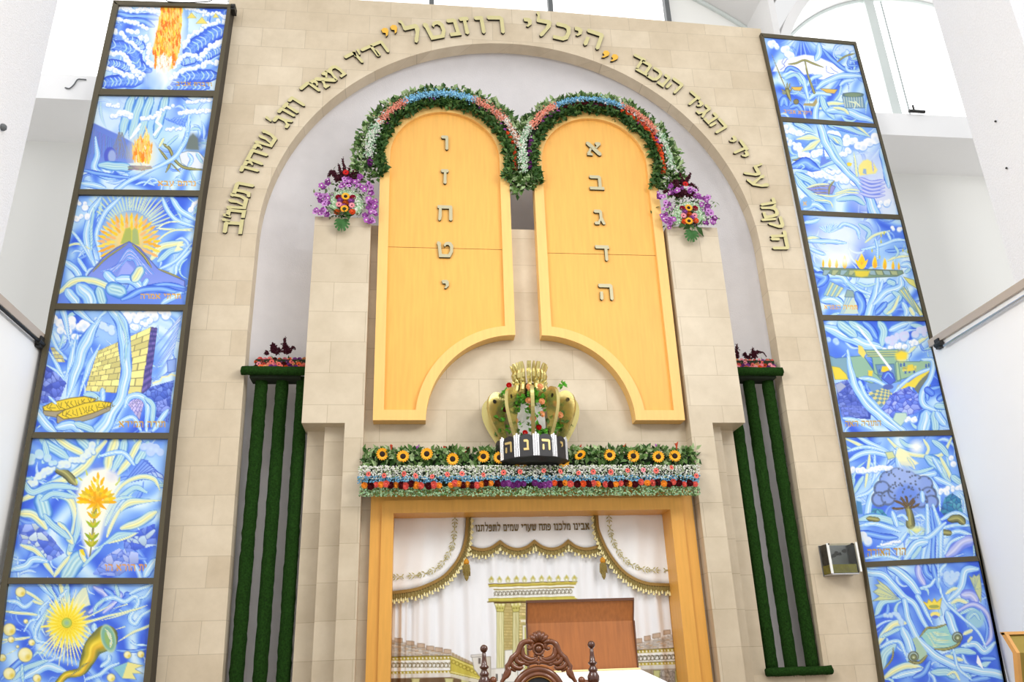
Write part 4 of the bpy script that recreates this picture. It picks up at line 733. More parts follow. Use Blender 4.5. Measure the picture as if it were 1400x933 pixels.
def scroll(P):
    P.base(.8, -.03, 600, 600)
    for p, w, c in (([(480,60),(500,130),(560,180)],40,'B'), ([(430,70),(440,140),(480,220)],40,'L'), ([(540,60),(560,150),(580,240)],34,'B'), ([(640,60),(600,100),(590,140)],26,'W'), ([(450,240),(520,220),(560,170)],22,'W'), ([(870,100),(780,108),(752,220),(660,330)],46,'W'), ([(760,290),(820,290),(860,340)],60,'L'), ([(640,280),(680,250),(720,240)],26,'Y'), ([(680,350),(730,330),(800,350)],30,'Y'),
                    ([(720,410),(850,360),(950,450),(965,600),(900,690)],32,'L'), ([(740,430),(840,400),(930,480)],24,'G'), ([(890,400),(940,520),(930,640)],20,'B'), ([(760,670),(850,650),(920,710),(1000,640)],40,'W'), ([(770,580),(830,550)],26,'Y'), ([(800,640),(830,600)],20,'Y'), ([(680,720),(740,700),(850,720)],40,'G'), ([(640,740),(760,770)],30,'Y'),
                    ([(120,440),(180,340),(300,320)],40,'G'), ([(110,460),(200,430),(210,360)],30,'B'), ([(140,650),(230,520),(345,495)],44,'Y'), ([(160,600),(250,560),(300,540)],26,'G'), ([(165,830),(190,720),(260,660)],60,'G'), ([(250,680),(240,760),(180,840)],12,'O'), ([(150,680),(230,640),(300,640),(340,740)],26,'W'), ([(185,900),(330,815),(480,840)],44,'Y'), ([(250,900),(400,860),(480,850)],40,'W'), ([(400,900),(480,860),(520,780)],36,'B'), ([(540,860),(640,860),(700,900)],50,'G'), ([(650,880),(700,860),(740,920)],20,'Y'), ([(760,860),(860,840),(960,780)],40,'G'), ([(820,920),(960,900)],40,'B'), ([(900,760),(1000,760)],30,'B')): P.rb(p, w, c)
    P.circ(850,470,70,(160,206,226),20); P.rb([(800,470),(850,430),(890,480)], 20, 'G')
    P.foam([(620,150),(680,130),(720,150),(660,190)], 40, (190,220,252)); P.foam([(200,440),(280,440),(310,500)], 26, (190,220,250))
    for q in ([(95,335),(150,300),(100,268),(140,240),(112,215),(150,210),(128,175),(200,225),(290,320)], [(808,150),(830,165),(845,140),(860,155),(885,135),(900,240),(895,345),(850,250)]):
        P.poly(q, (206,214,160), 4, (130,150,140), 4)
        for k in range(5): P.line([q[1+k], q[-1]], 4, (150,176,180))
    for p, w in (([(55,125),(160,140),(240,205),(320,300),(395,345),(440,430),(500,535)],[50,54,50,50,44,40,30]), ([(225,85),(330,150),(435,275)],[50,70,50]), ([(330,330),(365,480),(430,610),(560,735),(720,815),(1070,885)],[40,46,50,60,60,70]), ([(430,300),(500,430),(540,510)],[40,30,8])): P.rb(p, w, 'W')
    P.rb([(578,60),(590,230),(640,350),(760,460),(880,570),(935,690)], [10,18,24,24,24,14], 'W'); P.rb([(600,440),(610,500)], 12, 'W'); P.rb([(690,690),(730,830),(830,920)], 20, 'W')
    P.poly([(470,340),(500,352),(510,322),(535,346),(552,316),(570,344),(606,314),(592,396),(512,398)], (248,226,90), 3, (200,170,40), 4); P.circ(550,376,38,(170,176,90),3,ry=13); P.circ(558,436,36,(250,234,130),3,ry=22); P.circ(558,452,24,(96,120,220),3,ry=12)
    P.poly([(450,590),(500,535),(560,530),(650,505),(700,600),(755,620),(720,670),(640,695),(560,692),(500,650)], (158,212,206), 5)
    for k in range(9): P.rb([(490+k*6,580+k*12),(560,565+k*13),(650+k*5,560+k*13)], 5, 'Y')
    P.rb([(445,600),(500,535),(560,532),(655,503)], 14, 'O'); P.rb([(555,688),(640,690),(720,660),(755,600)], 18, 'O')
    P.poly([(380,620),(420,600),(500,720),(470,770),(410,770)], (176,206,180), 6); P.rb([(365,780),(440,790),(500,735)], 18, 'O')
    P.rb([(645,420),(715,590)], 54, 'W'); P.rb([(318,535),(395,730)], 54, 'W')
    for x, y in ((722,602),(398,745)): P.circ(x, y, 36, (176,200,196), 4, edge=(84,84,60), ew=7); P.circ(x+2, y+4, 22, (140,150,110), 3, edge=(84,84,60), ew=6); P.circ(x+2, y+6, 8, (206,214,180), 3)
    P.poly([(870,730),(890,770),(915,840),(880,810),(862,790)], (252,253,255), 4)
PAINTINGS = [  # (left column?, painter, x0, y0, scale, corners in the enlarged view: top left, top right, bottom right, bottom left, label)
 (True, ray_sea, 120, 0, 6.667, [(278,42),(1272,64),(1155,824),(118,806)], 'painted panel of a pillar of fire between parted foaming blue waves, topmost of left column'),
 (True, campfire, 95, 120, 6.22, [(245,55),(1224,70),(1107,872),(78,860)], 'painted panel of a campfire on dark logs beside a blue cave'),
 (True, sinai, 65, 255, 5.49, [(228,58),(1133,70),(1033,886),(62,876)], 'painted panel of a blue mountain ringed by a yellow flame halo'),
 (True, western_wall, 30, 410, 4.91, [(219,62),(1082,70),(988,893),(75,888)], 'painted panel of a yellow block wall with two flat oval slabs'),
 (True, blossom, 0, 590, 4.44, [(189,40),(1020,45),(933,890),(50,888)], 'painted panel of a yellow blossoming twig in a white bud'),
 (True, sun_horn, 0, 785, 6.222, [(60,84),(1304,84),(1180,1300),(-80,1300)], 'painted panel of a spiky yellow sun and a curved golden horn'),
 (False, crossbow, 1030, 40, 6.91, [(100,72),(952,145),(1146,890),(262,824)], 'painted panel of an olive crossbow over a white cloud, topmost of right column'),
 (False, ark_clouds, 1060, 158, 6.57, [(66,50),(910,104),(1114,890),(232,850)], 'painted panel of a wooden hull among white clouds and a pale yellow dome'),
 (False, flame_bowl, 1085, 285, 6.02, [(76,50),(884,88),(1075,890),(238,876)], 'painted panel of nine yellow flames on a long green bowl'),
 (False, gate, 1115, 430, 5.49, [(57,42),(828,48),(1015,867),(207,884)], 'painted panel of a green ancient gate above blue boulders and checkered paving'),
 (False, oak, 1145, 585, 4.91, [(52,64),(773,50),(938,862),(187,902)], 'painted panel of a dark branching tree on blue hills'),
 (False, scroll, 1175, 760, 5.39, [(53,86),(885,40),(1130,1130),(220,1130)], 'painted panel of a golden crown over an open scroll'),
]
YL, YR = 0.03, 0.115
def painting(left, fn, x0, y0, s, q, label, N=190):
    Y = YL if left else YR
    W = [at(x0+x/s, y0+y/s, Y) for x, y in q]
    u = np.linspace(-.006, 1.006, N); U, V = np.meshgrid(u, u)
    XYZ = sum(w[:, :, None]*p for w, p in (((1-U)*(1-V), W[0]), (U*(1-V), W[1]), (U*V, W[2]), ((1-U)*V, W[3])))
    XYZ = XYZ.reshape(-1, 3); XYZ[:, 1] = Y
    d = XYZ-CAM; z = d @ FWD
    P = Paint((700+FOC*(d @ RIGHT)/z-x0)*s, (466.5-FOC*(d @ UP)/z-y0)*s, seed=len(label))
    fn(P)
    return flat_art('painted_panel', XYZ, P.C, N, N, 'paint', .03)
def flat_art(name, XYZ, C, nu, nv, m, thick, parent=None, smooth=False, grid_back=False):
    i = np.arange(nu*nv).reshape(nv, nu)
    F = np.stack([i[:-1, :-1], i[1:, :-1], i[1:, 1:], i[:-1, 1:]], -1).reshape(-1, 4)
    rim = np.concatenate([i[0, :], i[1:, -1], i[-1, -2::-1], i[-2:0:-1, 0]])
    back = XYZ[rim].copy(); back[:, 1] += thick; n = len(XYZ); k = len(rim); r2 = np.arange(n, n+k)
    S = np.stack([rim, np.roll(rim, -1), np.roll(r2, -1), r2], -1)
    if grid_back:
        b2 = XYZ.copy(); b2[:, 1] += thick; back = b2; S = np.stack([rim, np.roll(rim, -1), np.roll(rim, -1)+n, rim+n], -1)
        F = np.concatenate([F, F[:, ::-1]+n]); C = np.concatenate([C, C])
    V = np.concatenate([XYZ, back]); F = np.concatenate([F, S])
    me = bpy.data.meshes.new(name); me.vertices.add(len(V)); me.vertices.foreach_set('co', V.ravel())
    tot = len(F)*4+(0 if grid_back else k)
    me.loops.add(tot); me.loops.foreach_set('vertex_index', (F.ravel() if grid_back else np.concatenate([F.ravel(), r2[::-1]])).astype(np.int32))
    me.polygons.add(len(F)+(0 if grid_back else 1)); me.polygons.foreach_set('loop_start', np.arange(len(F)+(0 if grid_back else 1), dtype=np.int32)*4)
    me.update(calc_edges=True); me.validate()
    col = np.ones((len(V), 4), np.float32); col[:len(C), :3] = lin(np.clip(C, 0, 255))
    if not grid_back: col[n:, :3] = col[rim, :3]
    a = me.color_attributes.new('pigment', 'FLOAT_COLOR', 'POINT'); a.data.foreach_set('color', col.ravel())
    if smooth: me.polygons.foreach_set('use_smooth', [True]*len(me.polygons))
    me.materials.append(M[m]); me.update()
    return link(name, me, parent)
# ------------------------------------------------------------------ the room
YS = 0.15; YC = 0.05; YP = -0.10; AX, AZ, AR = 0.053, 5.608, 2.581
m = MB(); m.box(-9, 9, -10, 2.5, -.12, 0); struct(m.build('floor', M['floor']))
m = MB(); m.box(-2.3, 2.4, -3.6, .04, 0, .3); struct(m.build('trim_platform', M['floor']))
arc = [(AX-AR*math.cos(PI*k/72), AZ+AR*math.sin(PI*k/72)) for k in range(73)]
m = MB(); m.prism([(-3.06, 0), (-2.46, 0), (-2.468, 1.6), (-2.50, 3.0), (-2.527, 4.6)]+arc+[(2.636, 4.6), (2.61, 3.2), (2.572, 1.55), (2.56, 0), (3.09, 0), (3.09, 8.62), (.6, 8.70), (-3.06, 8.70)], YS, YS+.16)
struct(m.build('wall_back', M['stone']))
m = MB()
for x0, x1 in ((-2.62, -1.40), (1.50, 2.72)): m.box(x0, x1, YS+.002, .72, 0, 1.475 if x0 < 0 else 1.49)
struct(m.build('trim_niche_sill', M['stone']))
m = MB(); nx, nz = 61, 81; gx = np.linspace(-2.75, 2.85, nx); gz = np.linspace(1.2, 8.35, nz); vs = []
for z in gz:
    for x in gx:
        rr = abs(x-AX)/2.68 if z < AZ else math.hypot(x-AX, z-AZ)/2.68
        vs.append((x, YS+.16+.46*math.sqrt(max(0, 1-rr**2.4)), z))
m.add(vs, [(j*nx+i, j*nx+i+1, (j+1)*nx+i+1, (j+1)*nx+i) for j in range(nz-1) for i in range(nx-1)])
o = m.build('wall_niche', M['plaster'], smooth=True); struct(o)
sm = o.modifiers.new('thick', 'SOLIDIFY'); sm.thickness = .05; sm.offset = -1 if False else 1
m = MB(); m.prism([(-1.43, 0), (-1.145, 0), (-1.145, 2.90), (1.30, 2.90), (1.30, 0), (1.56, 0), (1.56, 5.725), (-1.43, 5.725)], YC, .80)
struct(m.build('wall_ark', M['stone2']))
def pillar(name, xs, ztop):              # xs: outer edge, second step, front pier edge, inner edge
    a, b, c, d = xs; s = 1 if d > a else -1
    m = MB(); lo = lambda p, q: (min(p, q), max(p, q))
    m.box(*lo(a, d), YP, .85, 3.655, ztop)
    m.box(*lo(c, d), YP, .80, 0, 3.655); m.box(*lo(b, c), YP+.13, .80, 0, 3.655); m.box(*lo(a+s*.02, b), YP+.27, .80, 0, 3.655)
    struct(m.build(name, M['stone2']))
pillar('pillar_left', (-1.945, at(438, 700, .03)[0], -1.575, -1.412), 5.72)
pillar('pillar_right', (2.075, at(1000.5, 700, .03)[0], at(982, 640, YP)[0], 1.545), 5.722)
for s, nm in ((-1, 'left'), (1, 'right')):
    lo = lambda p, q: (min(p, q), max(p, q))
    zt = 4.43 if s < 0 else 4.515
    m = MB(); m.box(*lo(s*4.27, s*4.55), -9, .9, 0, zt); struct(m.build('wall_'+nm, M['white']))
    m = MB(); m.box(*lo(s*4.24, s*4.56), -9, .16, zt, zt+.075); struct(m.build('trim_coping_'+nm, M['beige']))
    m = MB(); m.box(*lo(s*3.0, s*4.26), .16, .3, 0, 8.28); struct(m.build('wall_panels_'+nm, M['white']))
    m = MB(); m.box(*lo(s*4.1, s*8.5), 1.0, 1.15, 0, 7.24); struct(m.build('wall_gallery_'+nm, M['offwhite']))
    m = MB(); m.box(*lo(s*4.0, s*8.5), .24, 1.16, 7.23, 7.54); struct(m.build('trim_beam_'+nm, M['white']))
    m = MB()
    if s < 0: m.box(-5.3, -4.272, -3.6, -.90, 4.505, 10.5)
    else: m.box(4.25, 5.6, -2.05, -1.2, 4.59, 10.5)
    struct(m.build('pillar_gallery_'+nm, M['rough_white']))
    m = MB(); m.tube([(s*4.235, -8.5, zt-(.03 if s < 0 else .075)), (s*4.235, .02 if s < 0 else -.12, zt-(.03 if s < 0 else .075))], .014, 8)
    o = m.build('handrail', M['darkbronze'] if s < 0 else M['steel'])
    tag(o, 'thin dark rail under the beige coping of the left white wall' if s < 0 else 'thin grey steel rail under the beige coping of the right white wall', 'rail')
    m = MB(); m.box(*lo(s*4.225, s*4.27), -.07, .0, zt-.07, zt+.03); m.tube([(s*4.235, -.10, zt-.03), (s*4.235, .0, zt-.03)], .026, 10)
    tag(m.build('rail_bracket', M['blackmetal']), 'black end bracket of the rail beside the western wall painting' if s < 0 else 'black end bracket of the rail beside the ancient gate painting', 'bracket')
# bright windows and vaults behind the stone front
YW = 1.02
NC, NR = (.08, 5.5), 5.13; SC, SR = (5.617, 7.89), 2.218
m = MB(); m.box(-8.5, 2.30, YW, YW+.03, 7.4, 12); w1 = struct(m.build('window_1', M['glasswhite']))
for x in (2.285, .718, -.817, -2.35): m = MB(); m.box(x-.03, x+.03, YW-.09, YW, 7.4, 12); m.build('mullion', M['mull'], w1)
pts = [(SC[0]+SR*math.cos(math.radians(a)), SC[1]+SR*math.sin(math.radians(a))) for a in np.linspace(0, 180, 49)]
m = MB(); m.prism([(SC[0]-SR, 7.4), (SC[0]+SR, 7.4)]+pts, YW, YW+.03); w2 = struct(m.build('window_2', M['glasswhite']))
m = MB(); m.box(5.124, 5.255, YW-.07, YW, 7.4, 10.2); m.build('mullion', M['mullight'], w2)
m = MB(); m.box(5.404, 5.414, YW-.02, YW, 7.4, 10.2); m.build('mullion', M['greyline'], w2)
m = MB(); m.prism([(2.30, 7.4), (3.42, 7.4)]+[(NC[0]+NR*math.cos(a), NC[1]+NR*math.sin(a)) for a in np.linspace(math.acos(3.34/NR), math.acos(2.22/NR), 9)], YW-.01, YW+.03)
struct(m.build('wall_tympanum', M['offwhite']))
def vault(name, c, r, a0, a1, n=40):
    m = MB(); A = np.radians(np.linspace(a0, a1, n)); vs = []
    for rr in (r, r+.12):
        for y in (.32, YW+.05): vs += [(c[0]+rr*math.cos(a), y, c[1]+rr*math.sin(a)) for a in A]
    fs = []
    for i in range(n-1): fs += [(i, n+i, n+i+1, i+1), (2*n+i, 2*n+i+1, 3*n+i+1, 3*n+i), (i, i+1, 2*n+i+1, 2*n+i), (n+i, 3*n+i, 3*n+i+1, n+i+1)]
    m.add(vs, fs); struct(m.build(name, M['vault'], smooth=False))
    m = MB(); m.tube([(c[0]+(r-.015)*math.cos(a), YW-.03, c[1]+(r-.015)*math.sin(a)) for a in A], .03, 6)
    struct(m.build('trim_'+name, M['mullight']))
vault('ceiling_nave_vault', NC, NR, 48.5, 131.5, 60)
vault('ceiling_side_vault', SC, SR, 30, 180)
m = MB(); m.box(3.36, 3.44, .34, YW+.04, 7.3, 9.6); struct(m.build('trim_vault_pier', M['vault']))
m = MB(); m.tube([(5.36, .235, 7.555), (5.56, .235, 7.55)], .02, 6); m.tube([(5.44, .25, 7.55), (5.44, .25, 7.65)], .012, 6)
tag(m.build('window_latch', M['blackmetal'], loc=(-.58, -.02, .01)), 'small black window latch on top of the right gallery beam', 'latch')
q = [at(89, 120, .235), at(95, 121, .225), at(101, 116, .225), at(106, 109, .225), at(112, 108.5, .225), at(118, 109, .235)]
m = MB(); m.tube(spline(q, 24), .007, 6); tag(m.build('loose_wire', M['mull']), 'short bent grey wire end sticking to the left white beam', 'wire')
for X, Y0, nm in ((0, 0, 0),):
    for p, lab in (((1363, 166), 'upper small black hook on the right white pier'), ((1378, 230), 'lower small black hook on the right white pier')):
        d = ray(*p); t = (4.25-CAM[0])/d[0]; P0 = CAM+d*t
        m = MB(); m.ball((4.235, P0[1], P0[2]), .010, 8, 5); tag(m.build('wall_hook', M['blackmetal']), lab, 'hook')
d = ray(2, 174); P0 = CAM+d*((-4.272-CAM[0])/d[0]); m = MB(); m.ball((-4.26, P0[1], P0[2]), .03, 8, 5); tag(m.build('wall_hook', M['mull']), 'small grey hook on the left white pier', 'hook')

# ------------------------------------------------------------------ panel columns
def column(left):
    Y = 0.0 if left else .10; back = .155
    if left:
        lo = [(155,0),(128.8,120),(99.6,263),(68,420),(36.5,597),(1,799),(-27,940),(-60,1110)]
        ro = [(316.5,5.5),(299,130),(277.5,262),(256.5,422),(236,598),(217,797),(205,933),(192,1090)]
    else:
        lo = [(1040,45),(1067,160),(1094,294),(1121.5,434),(1150.3,594),(1182.6,775),(1204.7,933),(1230,1100)]
        ro = [(1170.4,57),(1200,166),(1234.5,296),(1269.5,436),(1306.5,592),(1344.3,769),(1375.4,933),(1410,1100)]
    ps = [p for p in PAINTINGS if p[0] == left]
    Q = [[(x0+x/s, y0+y/s) for x, y in q] for _, _, x0, y0, s, q, _ in ps]
    W = lambda p: (float(at(p[0], p[1], Y)[0]), float(at(p[0], p[1], Y)[2]))
    t = thing('panel_frame', 'tall olive brown metal frame around the left column of six blue paintings' if left else 'tall olive brown metal frame around the right column of six blue paintings', 'frame', (W(lo[6])[0]+.55, Y+.08, .5))
    inl = [c for q in Q for c in (W(q[0]), W(q[3]))]; inr = [c for q in Q for c in (W(q[1]), W(q[2]))]
    LO = [W(p) for p in lo]; RO = [W(p) for p in ro]
    zb = min(inl[-1][1], inr[-1][1])-.06; LO[-1] = (LO[-1][0], zb); RO[-1] = (RO[-1][0], zb)
    m = MB(); m.prism(LO+inl[::-1]+[(LO[0][0]*.55+inl[0][0]*.45, inl[0][1]+.01)], Y, back, ms=0); m.build('stile', M['olive'], t)
    m = MB(); m.prism(RO+inr[::-1], Y, back, 0, 1); m.build('stile', [M['olive'], M['darkbronze']], t)
    m = MB(); m.prism([LO[0], inl[0], inr[0], RO[0]], Y, back); m.build('top_rail', M['olive'], t)
    for k in range(5):
        a, b = Q[k], Q[k+1]; m = MB(); m.prism([W(a[3]), W(b[0]), W(b[1]), W(a[2])], Y+.003, back); m.build('crossbar', M['olive'], t)
    m = MB(); m.prism([LO[-1], RO[-1], inr[-1], inl[-1]], Y, back); m.build('bottom_rail', M['olive'], t)
column(True); column(False)
for p in PAINTINGS:
    o = painting(*p); tag(o, p[6], 'painting', 'blue painted panels')
m = MB(); c = at(318.5, 10.5, .02); m.box(c[0]-.02, c[0]+.025, .0, .1, c[2]-.04, c[2]+.035); m.ball((c[0], -.005, c[2]), .018, 8, 5)
tag(m.build('frame_clamp', M['blackmetal']), 'small black clamp at the top corner of the left panel frame', 'clamp')
for a, b, lab in ((225, 300, 'thin black cable looping over the top of the left panel frame'),):
    m = MB(); m.tube(spline([at(224, -6, .1), at(229, 1.5, .0), at(245, 3, .0), at(268, 3, .0), at(287, 1.5, .0), at(294, -6, .1)], 24), .006, 6)
    tag(m.build('cable', M['blackmetal']), lab, 'cable')

# ------------------------------------------------------------------ letters
def letter_polys(ch, cx, cz, h, rot):
    ps = GLYPH[ch]; xs = [p[0] for pl in ps for p in pl]; zs = [p[1] for pl in ps for p in pl]
    mx, mz = (min(xs)+max(xs))/2, (min(zs)+max(zs))/2; c, s = math.cos(rot), math.sin(rot)
    return [[(cx+((x-mx)*c-(z-mz)*s)*h, cz+((x-mx)*s+(z-mz)*c)*h) for x, z in pl] for pl in ps]
def letter(ch, cx, cz, h, rot, y0, y1, label, group, face='brass', name='brass_letter'):
    m = MB()
    for pl in letter_polys(ch, cx, cz, h, rot): m.prism(pl, y0, y1, 0, 1)
    return tag(m.build(name, [M[face], M['darkbronze']]), label, 'letter', group)
ORD = ['first', 'second', 'third', 'fourth', 'fifth', 'sixth', 'seventh', 'eighth', 'ninth', 'tenth', 'eleventh']
WORDS = [  # along the arch, read from the right foot up and over to the left foot; pixel centres
 ([('ה',1066.3,332.4),('ו',1064,320),('ק',1056.7,304.6),('מ',1053,289),('ו',1049.4,275.8)], .185),
 ([('ע',1036,249.5),('ל',1031.3,233.4)], .185),
 ([('י',1018.5,210.5),('ד',1009.6,201.5),('י',1001.8,190.3)], .185),
 ([('ה',981.9,171.9),('נ',972.8,161.4),('ג',963.2,151.6),('י',956.2,142),('ד',945,134.6)], .18),
 ([('ה',922,117),('נ',908.3,109.8),('כ',895.8,101.8),('ב',882,93),('ד',871,84.6)], .185),
 ([('ה',811,53.6),('י',790,43),('כ',768.8,43.4),('ל',742.5,33.4),('י',721,30.4)], .25),
 ([('ר',677.8,33.6),('ו',656,34),('ז',636.3,35),('נ',620,37),('ט',595.2,41),('ל',562.7,41.6)], .25),
 ([('ה',519.2,66),('ר',506,71.8),('"',487.5,72),('ר',483.8,81)], .185),
 ([('מ',458.8,99),('א',445,108.8),('י',429.5,113.6),('ר',423.8,122.2)], .185),
 ([('ו',405.3,140.4),('ז',398,148.4),('ו',391.4,155.2),('ג',386.4,165),("'",366.8,162.4)], .185),
 ([('ש',364.6,190.5),('י',352.3,201.2),('ח',351.2,215),('י',339.6,223.8),('ו',340.8,233)], .185),
 ([('ת',332.6,259),('ש',325.2,276.5),('נ',322.6,291.4),('"',309.4,298),('ב',319,309.5)], .185)]
for wi, (w, h) in enumerate(WORDS):
    for li, (ch, px, py) in enumerate(w):
        P0 = at(px, py, .122); th = math.atan2(P0[2]-AZ, P0[0]-AX)
        what = f'letter {NAMES[ch]}' if ch in NAMES else ('double stroke mark' if ch == '"' else 'single stroke mark')
        size = 'large' if h > .2 else 'small'
        wn = (ORD+['twelfth'])[wi]
        letter(ch, float(P0[0]), float(P0[2]), h, th-PI/2, .122, YS-.003, f'{size} brass {what}, {ORD[li]} of the {wn} word of the arch inscription', 'brass letters along the stone arch')
for px, py, lab in ((834.4, 75.5, 'golden pair of quotation marks to the right of the large arch words'), (533.4, 40, 'golden pair of quotation marks to the left of the large arch words')):
    P0 = at(px, py, .105); th = math.atan2(P0[2]-AZ, P0[0]-AX)
    o = letter('q', float(P0[0]), float(P0[2]), .24, th-PI/2, .122, YS-.003, lab, 'brass letters along the stone arch', 'goldface', 'quotation_mark'); o['category'] = 'quotation mark'
for tab, side, lst in (('left', -.694, [('ו',6.65),('ז',6.241),('ח',5.817),('ט',5.41),('י',5.035)]), ('right', .866, [('א',6.648),('ב',6.233),('ג',5.823),('ד',5.411),('ה',4.983)])):
    for k, (ch, z) in enumerate(lst):
        letter(ch, side, z, .172, 0, -.074, -.0505, f'brass letter {NAMES[ch]}, {ORD[k]} from the top on the {tab} gold tablet', 'brass letters on the tablets', 'greybrass')

# ------------------------------------------------------------------ tablets
def clip(poly, z, keep_above):
    out = []; n = len(poly)
    for i in range(n):
        a, b = poly[i], poly[(i+1) % n]; ia = (a[1] >= z) == keep_above; ib = (b[1] >= z) == keep_above
        if ia: out.append(a)
        if ia != ib: t = (z-a[1])/(b[1]-a[1]); out.append((a[0]+(b[0]-a[0])*t, z))
    return out
def tablet(mirror):
    R = .83; o1 = [(-1.335, 3.685), (-.87, 3.685)]
    o1 += [(-.04-R*math.cos(PI/2*k/24), 3.685+R*math.sin(PI/2*k/24)) for k in range(1, 24)]+[(-.04, 3.685+R), (-.04, 6.47)]
    o1 += [(-.69+.65*math.cos(PI*k/36), 6.47+.65*math.sin(PI*k/36)) for k in range(1, 36)]+[(-1.34, 6.47)]
    inn = offset(o1, .095)
    c0 = math.sqrt((R+.095)**2-.095**2)
    inn = [((-.04-c0, 3.78) if (2 <= i < 25 and z < 3.78) else ((-.135, 3.685+c0) if (2 <= i < 26 and x > -.135) else (x, z))) for i, (x, z) in enumerate(inn)]
    if mirror: o1 = [(.172-x, z) for x, z in o1][::-1]; inn = [(.172-x, z) for x, z in inn][::-1]
    t = thing('tablet', 'gold beech tablet with round top, '+('right one of the pair, lettered aleph to he' if mirror else 'left one of the pair, lettered vav to yod'), 'tablet', (.866 if mirror else -.694, .05, 3.69), 'twin gold tablets')
    m = MB(); m.ring(o1, inn, -.085, YC-.001); m.build('frame', M['woodframe'], t)
    zc = 5.435 if not mirror else 5.41
    m = MB(); m.prism(clip(inn, zc+.003, True), -.05, YC-.002); m.build('board', M['wood'], t)
    m = MB(); m.prism(clip(inn, zc-.003, False), -.05, YC-.002); m.build('board', M['wood'], t)
    m = MB(); xs = [p[0] for p in inn]; m.box(min(xs), max(xs), -.046, YC-.003, zc-.004, zc+.004); m.build('seam', M['woodgap'], t)
    m = MB(); cx = .866 if mirror else -.694; m.box(cx-.45, cx+.45, YC, .5, 5.7, 6.6); m.build('back_support', M['plaster'], t)
tablet(False); tablet(True)

